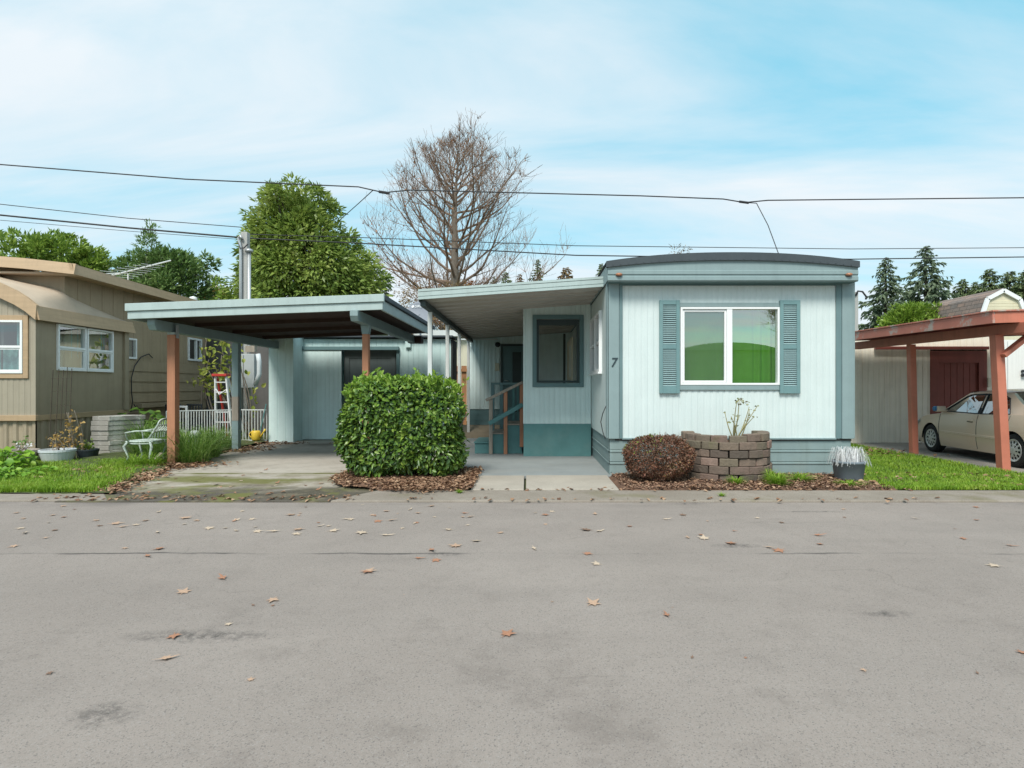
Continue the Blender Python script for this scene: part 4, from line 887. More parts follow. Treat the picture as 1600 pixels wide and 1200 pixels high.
# ------------------------------------------------------------------ right: red carport, beige shed, gambrel roof
rc = thing('red_carport', 'barn red timber carport with peeling roof edge over the beige car', 'carport', (8.4, 10.4, 0))
zt = lambda y: 2.775-(y-9.98)*.0+.012*(y-9.98)
def rs(mb, x0, x1, y0, y1, a, b, k=.03):
    f = lambda x, y: zt(y)+(x-7.8)*k
    mb.hexa([(x0, y0, f(x0, y0)+a), (x1, y0, f(x1, y0)+a), (x1, y1, f(x1, y1)+a), (x0, y1, f(x0, y1)+a), (x0, y0, f(x0, y0)+b), (x1, y0, f(x1, y0)+b), (x1, y1, f(x1, y1)+b), (x0, y1, f(x0, y1)+b)])
RX = 7.82
s = MB(); rs(s, RX, RX+.045, 9.98, 15.2, -.19, 0); s.build('side_fascia', M['redpeel'], rc, bevel=.004)
s = MB(); rs(s, RX+.046, 13.5, 9.98, 10.025, -.19, 0); s.build('front_fascia', M['red'], rc, bevel=.004)
s = MB(); rs(s, RX-.02, 13.6, 9.95, 15.3, .003, .03); s.build('roof_edge', M['redpeel'], rc, bevel=.004)
s = MB(); rs(s, RX+.05, 13.5, 10.03, 15.2, -.06, -.02)
for i in range(9): rs(s, RX+.05, 13.5, 10.5+i*.55, 10.54+i*.55, -.17, -.06)
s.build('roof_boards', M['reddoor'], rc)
s = MB(); s.prism([(9.86, 2.60), (9.86, 2.50), (9.92, 2.42), (15.1, 2.47), (15.1, 2.65)], lambda p, q, t: (t, p, q), 8.28, 8.42); s.build('beam', M['red'], rc, bevel=.006)
s = MB(); s.box(8.44, 13.4, 10.3, 10.44, 2.42, 2.60); s.build('cross_beam', M['red'], rc, bevel=.006)
s = MB(); s.hexa([(8.46, 13.05, 0), (8.59, 13.05, 0), (8.59, 13.19, 0), (8.46, 13.19, 0), (8.40, 13.05, 2.45), (8.53, 13.05, 2.45), (8.53, 13.19, 2.45), (8.40, 13.19, 2.45)]); s.build('post', M['red'], rc, bevel=.006)
s = MB(); s.hexa([(8.33, 10.4, 0), (8.48, 10.4, 0), (8.48, 10.55, 0), (8.33, 10.55, 0), (8.20, 10.4, 2.43), (8.35, 10.4, 2.43), (8.35, 10.55, 2.43), (8.20, 10.55, 2.43)]); s.build('post', M['red'], rc, bevel=.006)
s = MB(); s.bar((8.30, 10.37, 2.05), (9.0, 10.37, 2.60), .07, .14, (0, 1, 0)); s.build('knee_brace', M['red'], rc, bevel=.005)
bs = thing('beige_shed', 'beige grooved board shed with a dark red door behind the car', 'shed', (10, 15.7, 0))
mD = lambda u, o, z: (u, 15.7-o, z)
r0, r1 = X(1453, 15.7), X(1542, 15.7)
s = MB(); ribwall(s, mD, X(1345, 15.7), X(1550, 15.7), .02, 2.9, [(r0, r1, 0, 2.5)], .145, BOARD); s.build('front_wall', M['beige'], bs)
s = MB(); ribwall(s, lambda u, o, z: (u, 15.66-o, z), X(1318, 15.7), X(1344.5, 15.7), .02, 2.75, (), .3, BOARD); s.build('end_panel', M['beige'], bs)
s = MB(); s.box(X(1318, 15.7), X(1550, 15.7), 18, 18.1, 0, 2.8); s.box(X(1318, 15.7), X(1318, 15.7)+.02, 15.72, 18, 0, 2.75); s.box(X(1550, 15.7)-.02, X(1550, 15.7), 15.72, 18, 0, 2.9); s.build('rear_walls', M['beige'], bs)
s = MB(); s.box(X(1320, 15.7), X(1552, 15.7), 15.35, 18.1, 2.72, 2.77) if False else s.box(X(1320, 15.7), X(1552, 15.7), 15.72, 18.1, 2.82, 2.87); s.build('roof', M['roofdark'], bs)
s = MB(); ribwall(s, lambda u, o, z: (u, 15.74-o, z), r0, r1, .03, 2.45, (), .17, BOARD); dr = s.build('sliding_door', M['reddoor'], bs)
s = MB(); frame(s, lambda u, o, z: (u, 15.72-o, z), r0, r1, .03, 2.47, .22, .0, .03, .32); s.build('door_frame', M['reddoor'], dr, bevel=.004)
s = MB(); s.box(X(1368, 15.6), X(1545, 15.6), 15.58, 15.66, 2.50, 2.58); s.build('door_track', M['reddoor'], bs, bevel=.004)
s = MB(); s.box(X(1547, 15.6)-.05, X(1547, 15.6)+.02, 15.6, 15.64, 1.5, 1.75); s.build('switch_box', M['cream'], bs)
wb = thing('white_building', 'plain white panel wall with a dark door lock at the right edge', 'building', (16, 18, 0))
s = MB(); s.box(X(1560, 18), 21, 18, 18.1, 0, 2.95); s.box(X(1560, 18), X(1560, 18)+.08, 18.11, 22, 0, 2.95); s.build('wall', M['whitewall'], wb)
s = MB(); s.box(X(1574, 18), X(1574, 18)+.012, 17.992, 17.998, 0, 2.9); s.build('door_seam', M['greypaint'], wb)
s = MB()
for yy in (580, 586): s.tube([(X(1597, 18), 17.99, Z(yy, 18)), (X(1597, 18), 17.93, Z(yy, 18))], .045 if yy == 580 else .05, 10)
s.bar((X(1594, 18), 17.92, Z(586, 18)), (X(1600, 18), 17.92, Z(587, 18)), .03, .05); s.build('door_lock', M['blackplastic'], wb)
gh = thing('gambrel_house', 'cream upper storey with a gambrel shingle roof behind the red carport', 'house', (18, 23.5, 0))
D_ = 23.0; gp = [(X(1533, D_), Z(492, D_)), (X(1541.5, D_), Z(467, D_)), (X(1566, D_), Z(454, D_)), (X(1591.5, D_), Z(468, D_)), (X(1601, D_), Z(494, D_))]
s = MB(); s.prism([(gp[0][0], 0)]+gp+[(gp[-1][0], 0)], lambda p, q, t: (p, t, q), D_, D_+.15)
for i in range(16):
    zz = 4.0+i*.11; s.box(gp[0][0]+.12, gp[-1][0]-.12, D_-.012, D_+.01, zz, zz+.1) if zz+.1 < gp[1][1]-.05 else None
s.build('gable_wall', M['gambrel'], gh)
s = MB()
for (a, b) in zip(gp[:-1], gp[1:]): s.bar((a[0], D_-.06, a[1]), (b[0], D_-.06, b[1]), .08, .15)
s.build('barge_board', M['vinyl'], gh)
s = MB()
for (a, b) in zip(gp[:-1], gp[1:]): s.add([(a[0], D_-.08, a[1]+.09), (b[0], D_-.08, b[1]+.09), (b[0], D_+3.4, b[1]+.09), (a[0], D_+3.4, a[1]+.09)], [(0, 1, 2, 3)])
s.add([(gp[0][0], D_-.08, gp[0][1]+.09), (gp[0][0]-.22, D_-.08, gp[0][1]-.75), (gp[0][0]-.22, D_+3.4, gp[0][1]-.75), (gp[0][0], D_+3.4, gp[0][1]+.09)], [(0, 1, 2, 3)])
s.build('shingle_roof', M['shingle'], gh)
s = MB(); s.box(gp[0][0], gp[0][0]+.05, D_+.16, D_+3.3, 0, 4.2); s.box(gp[0][0], gp[-1][0], D_+3.3, D_+3.4, 0, 5); s.build('side_wall', M['gambrel'], gh)
s = MB(); s.hexa([(gp[-1][0]+.05, D_+1, 3.9), (gp[-1][0]+4, D_+1, 3.9), (gp[-1][0]+4, D_+4, 3.9), (gp[-1][0]+.05, D_+4, 3.9), (gp[-1][0]+.05, D_+2.4, 5.1), (gp[-1][0]+4, D_+2.4, 5.1), (gp[-1][0]+4, D_+2.6, 5.1), (gp[-1][0]+.05, D_+2.6, 5.1)])
s.build('rear_roof', M['shingle'], gh)

# ------------------------------------------------------------------ the parked car (local: +Y forward, -X its left side)
car = thing('parked_car', 'beige four-door sedan parked nose-in under the red carport', 'car', (0, 0, 0))
hd = R(6.0); fwd = Vector((math.sin(hd), math.cos(hd), 0)); lft = Vector((-math.cos(hd), math.sin(hd), 0))
car.rotation_euler = (0, 0, -hd)
# local y measured from the car's middle (between axles): front axle +1.335, rear axle -1.335
car.location = Vector((9.24, 13.53, .018))-fwd*1.335-lft*.80
HW = .89; YF, YRr = 2.27, -2.51; WR = .315; AR = .365
def wtop(y):  # belt / shoulder height along the car
    return np.interp(y, [-2.51, -2.40, -1.7, -1.0, 0, 1.0, 1.55, 2.0, 2.2, 2.27], [.72, .92, .985, .955, .925, .90, .84, .74, .64, .52])
def hwid(y): return HW*np.interp(y, [-2.51, -2.42, -2.2, -1.5, 0, 1.3, 1.8, 2.1, 2.22, 2.27], [.72, .86, .945, .99, 1, .985, .94, .84, .72, .60])
def sill(y): return np.interp(y, [-2.51, -2.2, -1.8, 1.8, 2.1, 2.27], [.36, .27, .20, .18, .22, .30])
def bottom(y):
    b = sill(y)
    for c in (1.335, -1.335):
        d = abs(y-c)
        if d < AR: b = max(b, WR-.01+math.sqrt(AR*AR-d*d))
    return b
def sidex(y, f, z):   # cross-section: tuck under at the sill, widest at mid height, slight lean-in at the shoulder
    t = (z-.2)/(max(wtop(y), .5)-.2)
    return hwid(y)*(1-.045*max(0, (.35-t)/.35)**1.5-.055*max(0, (t-.55)/.45)**2)
ys = sorted(set(np.round(np.concatenate([np.linspace(YRr, YF, 90), np.linspace(1.335-AR, 1.335+AR, 33), np.linspace(-1.335-AR, -1.335+AR, 33)]), 4)))
rows = 12
body = MB()
for sg in (-1, 1):
    vs = []
    for y in ys:
        b, t = bottom(y), wtop(y)
        for j in range(rows):
            z = b+(t-b)*j/(rows-1); vs.append((sg*sidex(y, 0, z), y, z))
    fs = [(i*rows+j, (i+1)*rows+j, (i+1)*rows+j+1, i*rows+j+1) for i in range(len(ys)-1) for j in range(rows-1)]
    body.add(vs, fs)
# bonnet, boot and deck between the shoulders
vs = []; nc = 13
for y in ys:
    t = wtop(y); w_ = sidex(y, 0, t)
    for k in range(nc):
        q = -1+2*k/(nc-1); vs.append((q*w_, y, t+.055*(1-abs(q)**2.6)))
body.add(vs, [(i*nc+k, i*nc+k+1, (i+1)*nc+k+1, (i+1)*nc+k) for i in range(len(ys)-1) for k in range(nc-1) if not (-1.55 < ys[i] < .95 and False)])
for yy, sgn in ((YF, 1), (YRr, -1)):
    w_ = sidex(yy, 0, .5); t = wtop(yy); b = sill(yy)
    vs = []
    for k in range(nc):
        q = -1+2*k/(nc-1)
        vs += [(q*w_, yy+sgn*.10*(1-q*q), b), (q*w_, yy+sgn*.12*(1-q*q), (b+t)/2), (q*w_, yy+sgn*.06*(1-q*q), t+.05*(1-abs(q)**2.6))]
    body.add(vs, [(k*3+j, (k+1)*3+j, (k+1)*3+j+1, k*3+j+1) for k in range(nc-1) for j in range(2)])
bo = body.build('body', M['car'], car, smooth=True, local=True)
# wheel wells and floor
s = MB(); s.box(-.72, .72, -2.3, 2.1, .18, .30)
for c in (1.335, -1.335):
    for sg in (-1, 1):
        n = 16; arc = [(c+AR*math.cos(math.pi*i/n), WR-.01+AR*math.sin(math.pi*i/n)) for i in range(n+1)]
        for (a0, b0), (a1, b1) in zip(arc[:-1], arc[1:]): s.add([(sg*.86, a0, b0), (sg*.86, a1, b1), (sg*.55, a1, b1), (sg*.55, a0, b0)], [(0, 1, 2, 3)])
        s.add([(sg*.56, c-AR, .2), (sg*.56, c+AR, .2), (sg*.56, c+AR, .7), (sg*.56, c-AR, .7)], [(0, 1, 2, 3)])
s.build('underbody', M['blackplastic'], car, local=True)
# greenhouse
zr = 1.42; YA0, YA1, YC1, YC0 = 1.02, .28, -1.02, -1.80      # windscreen foot, roof front, roof rear, rear screen foot
def gx(y, z):
    b = wtop(y); return sidex(y, 0, b)-.012-(z-b)*.42-.25*max(0, z-1.30)
def side_poly(pts): return [(y, z) for y, z in pts]
def roofz(y): return np.interp(y, [YC1-.15, YC1, -.4, YA1, YA1+.1], [1.375, 1.395, 1.43, 1.39, 1.365])
def gpt(sg, y, z, o=0): return (sg*(gx(y, z)+o), y, z)
def strip(mb, sg, path, width_dir, w, o0, o1):
    pass
Fw = [(.90, .955), (.30, 1.285), (.16, 1.325), (-.27, 1.345), (-.30, .945)]                  # front door glass
Rw = [(-.36, .945), (-.34, 1.345), (-.85, 1.315), (-1.02, 1.265), (-1.20, .975)]           # rear door glass
Qw = [(-1.27, .985), (-1.10, 1.235), (-1.16, 1.235), (-1.47, 1.0)]
gb = MB()
outer = [(YA0, wtop(YA0)), (YA0-.05, .955), (YA1, roofz(YA1)-.03), (-.3, roofz(-.3)-.03), (YC1, roofz(YC1)-.03), (YC0, wtop(YC0)+.01)]
def hole_fill(sg):
    bm = bmesh.new()
    def loop(pts, dense=4):
        vs = []
        for (a, b), (c, d) in zip(pts, pts[1:]+pts[:1]):
            for k in range(dense): vs.append(bm.verts.new((a+(c-a)*k/dense, b+(d-b)*k/dense, 0)))
        for i in range(len(vs)): bm.edges.new((vs[i], vs[(i+1) % len(vs)]))
    base = [(y, wtop(y)) for y in np.linspace(YC0, YA0, 16)]
    loop(list(reversed(outer[1:-1]))[::-1]+base[:], 3)
    for w in (Fw, Rw): loop(w)
    bmesh.ops.triangle_fill(bm, use_beauty=True, use_dissolve=False, edges=bm.edges[:])
    bm.verts.index_update()
    return [gpt(sg, v.co.x, v.co.y) for v in bm.verts], [[v.index for v in f.verts] for f in bm.faces]
for sg in (-1, 1):
    v, f = hole_fill(sg); gb.add(v, f)
# roof skin
vs = []; ry = np.linspace(YC1-.02, YA1, 12)
for y in ry:
    z0 = roofz(y)-.03; w_ = gx(y, z0)
    for k in range(nc):
        q = -1+2*k/(nc-1); vs.append((q*w_, y, z0+.055*(1-abs(q)**3)))
gb.add(vs, [(i*nc+k, i*nc+k+1, (i+1)*nc+k+1, (i+1)*nc+k) for i in range(len(ry)-1) for k in range(nc-1)])
gb.build('roof', M['car'], car, smooth=True, local=True)
s = MB()
for (y0, z0, y1, z1) in ((YA0-.02, wtop(YA0)+.03, YA1, roofz(YA1)-.0), (YC0+.02, wtop(YC0)+.035, YC1, roofz(YC1)-.0)):
    w0, w1 = gx(y0, wtop(y0))-.03, gx(y1, roofz(y1)-.03)-.03
    vs = []
    for k in range(nc):
        q = -1+2*k/(nc-1); vs += [(q*w0, y0+(.10 if y0 > 0 else -.06)*(1-q*q), z0), (q*w1, y1+(.05 if y0 > 0 else -.03)*(1-q*q), z1+.02*(1-q*q))]
    s.add(vs, [(2*k, 2*k+2, 2*k+3, 2*k+1) for k in range(nc-1)]); s.build('windscreen' if y0 > 0 else 'rear_screen', M['carglass'], car, local=True); s = MB()
for sg in (-1, 1):
    for nm, poly in (('door_window', Fw), ('door_window', Rw)):
        s = MB(); s.add([gpt(sg, y, z, -.008) for y, z in poly], [list(range(len(poly)))]); wdw = s.build(nm, M['carglass'], car, local=True)
        s = MB()
        for (a, b), (c, d) in zip(poly, poly[1:]+poly[:1]): s.bar(gpt(sg, a, b, .002), gpt(sg, c, d, .002), .016, .022)
        s.build('seal', M['blackplastic'], wdw, local=True)
    s = MB(); s.add([gpt(sg, -.255, .94, .004), gpt(sg, -.375, .94, .004), gpt(sg, -.36, 1.352, .004), gpt(sg, -.25, 1.352, .004)], [(0, 1, 2, 3)]); s.build('door_pillar', M['blackplastic'], car, local=True)
    for y in (-.325, .98, -1.18):
        s = MB(); pts = [(sg*(sidex(y, 0, z)+.0015), y+(-.12*max(0, .6-z) if y < -1 else 0), z) for z in np.linspace(.24, wtop(y)-.01, 10)]
        if y < -1: pts = [(sg*(sidex(-1.1, 0, z)+.0015), yy, z) for yy, z in ((-1.24, .95), (-1.22, .85), (-1.12, .75), (-.98, .66), (-.93, .5), (-.93, .25))]
        s.tube(pts, .005, 4); s.build('door_gap', M['blackplastic'], car, local=True)
    s = MB(); pts = [(sg*(sidex(y, 0, .50)+.004), y, .50) for y in np.linspace(-.90, .92, 14)]
    for (a, b) in zip(pts[:-1], pts[1:]): s.bar(a, b, .018, .05)
    s.build('side_moulding', M['car'], car, local=True, bevel=.004)
    for y in (-.12, -1.0):
        s = MB(); x = sidex(y, 0, .80)
        s.box(sg*x-.02, sg*x+.02, y-.10, y+.10, .775, .815) if sg > 0 else s.box(-x-.02, -x+.02, y-.10, y+.10, .775, .815); hn = s.build('door_handle', M['car'], car, local=True, bevel=.012)
        s = MB(); s.box(sg*(x+.004)-.012, sg*(x+.004)+.012, y-.085, y+.085, .765, .776); s.build('handle_recess', M['blackplastic'], hn, local=True)
    s = MB(); x = gx(.80, .95)
    s.prism([(-.09, -.055), (.05, -.065), (.085, .0), (.06, .06), (-.09, .065)], lambda p, q, t: (sg*t, .86+p, 1.0+q), x+.03, x+.20); mi = s.build('mirror', M['car'], car, local=True, bevel=.02)
    s = MB(); s.prism([(-.075, -.05), (.05, -.06), (.08, 0), (.05, .055), (-.075, .06)], lambda p, q, t: (sg*t, .90+p, 1.005+q), x+.05, x+.22); s.build('mirror_cover', pm('blue mirror cover', (.02, .16, .38), .4, .1), mi, local=True, bevel=.02)
    s = MB(); s.bar((sg*(x-.02), .84, .96), (sg*(x+.06), .85, .97), .08, .05); s.build('mirror_arm', M['car'], mi, local=True)
    s = MB(); pts = [(sg*(sidex(y, 0, .62)+.003), y, z) for y, z in ((1.9, .70), (2.06, .66), (2.18, .60))]
    s.tube(pts, [.02, .05, .05], 8); s.build('headlight', M['steel'], car, local=True, smooth=True)
    s = MB(); s.box(sg*.80-.06, sg*.80+.04, -2.46, -2.38, .68, .86); s.build('tail_light', M['redplastic'], car, local=True, bevel=.02)
    for c in (1.335, -1.335):
        prof = [(.20, -.10), (.285, -.105), (.305, -.085), (.315, -.05), (.315, .05), (.305, .085), (.285, .105), (.215, .095)]
        s = MB(); n = 40; vs = []
        for r_, o_ in prof:
            for k in range(n): a = 2*math.pi*k/n; vs.append((sg*(.755+o_), c+r_*math.cos(a), WR+r_*math.sin(a)))
        s.add(vs, [(i*n+k, i*n+(k+1) % n, (i+1)*n+(k+1) % n, (i+1)*n+k) for i in range(len(prof)-1) for k in range(n)]); s.add(vs[:n], [list(range(n))])
        wh = s.build('wheel', M['tyre'], car, smooth=True, local=True)
        # wheel cover: domed disc with a ring of oval slots
        s = MB(); prof = [(.212, .088), (.208, .104), (.19, .100), (.172, .092), (.125, .100), (.115, .104), (.07, .108), (.05, .112), (0.001, .114)]; vs = []; n = 48
        for r_, o_ in prof:
            for k in range(n): a = 2*math.pi*k/n; vs.append((sg*(.755+o_), c+r_*math.cos(a), WR+r_*math.sin(a)))
        fs = []
        for i in range(len(prof)-1):
            for k in range(n):
                if i == 3 and k % 4 in (0, 1): continue       # slots
                if i == 5 and k % 8 in (0, 1): continue
                fs.append((i*n+k, i*n+(k+1) % n, (i+1)*n+(k+1) % n, (i+1)*n+k))
        s.add(vs, fs); s.build('rim', M['rim'], wh, local=True)
        s = MB(); vs = [(sg*(.755+.05), c+.205*math.cos(2*math.pi*k/24), WR+.205*math.sin(2*math.pi*k/24)) for k in range(24)]; s.add(vs, [list(range(24))]); s.build('hub', M['blackplastic'], wh, local=True)
# interior seats and dash
for sx in (-.36, .36):
    for y in (.02, -.95):
        s = MB(); s.box(sx-.25, sx+.25, y-.05, y+.45, .45, .62); s.hexa([(sx-.24, y-.16, .6), (sx+.24, y-.16, .6), (sx+.24, y, .6), (sx-.24, y, .6), (sx-.2, y-.34, 1.12), (sx+.2, y-.34, 1.12), (sx+.2, y-.24, 1.12), (sx-.2, y-.24, 1.12)])
        s.box(sx-.13, sx+.13, y-.37, y-.27, 1.14, 1.30); s.build('seat', M['greywall'], car, local=True, bevel=.03)
s = MB(); s.box(-.75, .75, .72, 1.0, .6, .93); s.build('dashboard', M['greywall'], car, local=True, bevel=.04)
s = MB(); 
pts = [(-.36+.18*math.cos(a), .58+.05*math.sin(a), .90+.17*math.sin(a)) for a in np.linspace(0, 2*math.pi, 20)]; s.tube(pts, .016, 6); s.build('steering_wheel', M['blackplastic'], car, local=True)
ORG[car.name] = Vector((0, 0, 0))

# ------------------------------------------------------------------ mobile home across the road (mirrored in the front window)
op = thing('opposite_mobile_home', 'grey mobile home with an arched roof across the road, seen only as a reflection', 'mobile home', (9.7, -9, 0))
s = MB(); s.box(7.4, 12.0, -9.1, -9.0, 0, 3.35); s.box(7.4, 7.5, -20, -9.11, 0, 3.35); s.box(11.9, 12.0, -20, -9.11, 0, 3.35); s.build('wall', M['greywall'], op)
s = MB(); ax = np.linspace(7.3, 12.1, 15); s.prism([(x, 3.36+.32*(1-abs((x-9.7)/2.4)**2.2)) for x in ax]+[(12.1, 3.3), (7.3, 3.3)], lambda p, q, t: (p, t, q), -8.85, -20); s.build('roof', M['greywall'], op)

# ------------------------------------------------------------------ small built things
# planter of stacked blocks
pl = thing('block_planter', 'half-round planter of stacked brown retaining blocks in front of the window', 'planter', (3.2, 9.2, 0))
s = MB(); rr = .74; nb = 8
for c in range(6):
    z0 = c*.125+.03; ph = .5 if c % 2 else 0; rad = rr-.012*c
    for i in range(-1, nb+1):
        a0 = math.pi+(i+ph)*math.pi/nb*1.08-.13; a1 = a0+math.pi/nb*1.08-.012-.03*random.random()
        if a1 < math.pi-.25 or a0 > 2*math.pi+.2: continue
        if c == 5 and i in (2,) : pass
        jr = random.uniform(-.026, .026); h = .118+random.uniform(-.008, .003); ri, ro = rad-.17, rad+jr
        tl = random.uniform(-.02, .02); cy_ = 9.72+.0
        mid = (a0+a1)/2
        dz = (-.025 if c == 5 and -1 < i < 4 else 0)+random.uniform(-.003, .003)
        pts = []
        for zz in (z0+dz, z0+dz+h):
            for (r_, a_) in ((ri, a0), (ro, a0), (ro+.006, mid), (ro, a1), (ri, a1)): pts.append((3.2+r_*math.cos(a_), cy_+r_*math.sin(a_)*.98+tl*(a_-mid), zz))
        s.add(pts, [(4, 3, 2, 1, 0), (5, 6, 7, 8, 9), (0, 1, 6, 5), (1, 2, 7, 6), (2, 3, 8, 7), (3, 4, 9, 8), (4, 0, 5, 9)])
s.build('blocks', M['stone'], pl, bevel=.010)
s = MB(); n = 20; s.add([(3.2+.60*math.cos(math.pi+math.pi*k/n), 9.72+.60*math.sin(math.pi+math.pi*k/n), .62) for k in range(n+1)]+[(3.8, 9.82, .62), (2.6, 9.82, .62)], [list(range(n+3))])
s.build('soil', M['soil'], pl)
def stems(name, mat, paths, parent, rs=(.008, .003), n=5):
    s = MB()
    for p in paths: s.tube(p, [rs[0]+(rs[1]-rs[0])*i/(len(p)-1) for i in range(len(p))], n)
    return s.build(name, mat, parent, smooth=True)
rosem = pm('rose stems', (.30, .27, .13), .7, .25)
ro = thing('rose_bush', 'bare spindly rose with a few leaves growing in the block planter', 'plant', (X(1150, 9.35), 9.35, .62))
def curve(p0, p1, bend, n=7):
    p0, p1, bend = Vector(p0), Vector(p1), Vector(bend); return [p0.lerp(p1, i/(n-1))+bend*math.sin(math.pi*i/(n-1)) for i in range(n)]
tips = [(1136, 645), (1147, 626), (1158, 622), (1157, 650), (1168, 640), (1176, 636), (1184, 634), (1180, 652), (1142, 660), (1138, 650)]
paths = [curve((X(1150+random.uniform(-6, 6), 9.35), 9.35+random.uniform(-.06, .06), .60), (X(px, 9.35), 9.35+random.uniform(-.15, .15), Z(py, 9.35)), (random.uniform(-.03, .03), 0, 0)) for px, py in tips]
stems('stem', rosem, paths, ro, (.012, .005))
ends = np.array([list(p[-1-k]) for p in paths for k in (0, 0, 1, 2)])+rng.normal(size=(len(paths)*4, 3))*.02
ends = np.concatenate([ends, np.array([[X(1158, 9.35), 9.35, Z(628, 9.35)]])+rng.normal(size=(22, 3))*.035])
V, Fq = leaf_arrays(ends, rnd_dir(len(ends))*[1, 1, .6], rnd_dir(len(ends))+[0, -.5, 1], rng.uniform(.03, .06, len(ends)), .03)
fast_mesh('foliage', V, Fq, leafmat('rose leaves', [(.16, .20, .07), (.28, .27, .12), (.10, .07, .04)], .5, .2), ro)
# blue-grey pot with bleached grass
pt = thing('grass_pot', 'blue-grey pot of bleached white ornamental grass at the house corner', 'pot', (X(1326, 9.25), 9.25, .03))
c = (X(1326, 9.25), 9.25, .04)
s = MB(); s.lathe([(.185, 0), (.20, .02), (.235, .27), (.245, .275), (.245, .31), (.225, .31), (.21, .27), (.2, .25)], c, 32); s.build('pot', M['potgrey'], pt, smooth=True)
n = 380; az_ = rng.uniform(0, 2*np.pi, n); base = np.stack([c[0]+np.where(rng.uniform(size=n) < .5, -.1, .1)+.05*np.cos(az_), c[1]+.05*np.sin(az_), np.full(n, .31)], 1)
Vs = []; Fs = []; o_ = 0
for i in range(n):
    sp_ = rng.uniform(.03, .19); hgt = rng.uniform(.14, .30); pts = []
    for t in np.linspace(0, 1, 6): pts.append(base[i]+np.array([math.cos(az_[i])*sp_*t*1.1, math.sin(az_[i])*sp_*t*1.1, hgt*math.sin(t*2.75)*1.0-.10*t*t]))
    pts = np.array(pts); tw = np.array([-math.sin(az_[i]), math.cos(az_[i]), 0])*.0026
    Vs.append(np.stack([pts-tw, pts+tw], 1).reshape(-1, 3)); Fs.append(o_+np.array([[2*k, 2*k+1, 2*k+3, 2*k+2] for k in range(5)])); o_ += 12
fast_mesh('grass', np.concatenate(Vs), np.concatenate(Fs), ML['whitegrass'], pt)

# left: pots, pavers, trellis, chair, fence, ladder, meter, pole
def pot(name, label, px, d, rt, rb, h, mat, cat='pot', rim=True):
    x = X(px, d); t = thing(name, label, cat, (x, d, .03)); s = MB()
    s.lathe([(rb, 0), (rb+.01, .01), (rt*.95, h*.72), (rt*.96, h*.8), (rt, h*.82), (rt, h), (rt-.03, h), (rt-.04, h*.85), (rt*.5, h*.84)], (x, d, .03), 28)
    s.build('bowl', mat, t, smooth=False, bevel=.004); s = MB(); s.lathe([(rt-.05, 0), (0.001, .02)], (x, d, .03+h*.86), 20); s.build('soil', M['soil'], t); return t, Vector((x, d, .03+h*.88))
def leafy(name, label, cat, org, pts, dirs, L, W, mat, stem_paths=None, stem_mat=None, group=None):
    t = thing(name, label, cat, org, group=group)
    V, Fq = leaf_arrays(pts, dirs, rnd_dir(len(pts))*.6+[0, -.3, 1], L, W); fast_mesh('foliage', V, Fq, mat, t)
    if stem_paths: stems('stem', stem_mat or M['bark'], stem_paths, t)
    return t
t, c1 = pot('white_pot', 'wide white plastic pot of withered plants on the grass', 90, 11.5, .30, .22, .26, M['potwhite'])
t, c0 = pot('tan_pot', 'weathered tan bowl pot at the corner of the tan bay', 35, 11.3, .27, .16, .27, M['pottan'])
t, c2 = pot('dark_pot', 'small dark pot of green weeds beside the stacked pavers', 137, 12.1, .20, .15, .20, M['potdark'])
def dryplant(c, n_st, h, sp, name, label, lm, nl, L):
    paths = []; pts = []
    for i in range(n_st):
        e_ = c+Vector((random.uniform(-sp, sp), random.uniform(-sp*.6, sp*.6), h*random.uniform(.5, 1))); pa = curve(c+Vector((random.uniform(-.1, .1), random.uniform(-.08, .08), 0)), e_, (random.uniform(-.06, .06), 0, 0)); paths.append(pa)
        for k in range(nl): q = pa[random.randint(2, 6)]; pts.append(list(q+Vector((random.gauss(0, .03), random.gauss(0, .03), random.gauss(0, .03)))))
    pts = np.array(pts); return leafy(name, label, 'plant', c, pts, rnd_dir(len(pts))+[0, 0, -.3], rng.uniform(.6, 1.2, len(pts))*L, L*.7, lm, paths, M['greywood'])
dryplant(c1, 9, .45, .22, 'withered_plant', 'yellowed withered plant in the wide white pot', ML['dry'], 9, .06)
cp_ = Vector((X(118, 11.9), 11.9, .05)); dryplant(cp_, 8, 1.0, .16, 'dry_vine', 'tall dry vine with tan leaves climbing beside the white pot', ML['dry'], 12, .07)
dryplant(c2, 10, .20, .16, 'potted_weeds', 'bright green weeds in the small dark pot', ML['bright'], 9, .06)
dryplant(c0, 8, .16, .2, 'wilted_plant', 'pale wilted stems hanging over the tan bowl pot', ML['whitegrass'], 5, .05)
# trellis of thin wires
tr = MB(); d = 12.35
for px in (89, 98, 105, 111, 118): tr.tube([(X(px+random.uniform(-1, 1), d), d-.2, .05), (X(px, d), d-.1, Z(574+random.uniform(-2, 6), d))], .007, 4)
for py in (592, 612, 634, 655): tr.tube([(X(88, d), d-.12, Z(py, d)), (X(119, d), d-.12, Z(py-1, d))], .005, 4)
tag(tr.build('wire_trellis', M['darkbark'], origin=(X(104, d), d-.15, .03)), 'thin rusty wire trellis leaning in front of the tan bay', 'trellis')
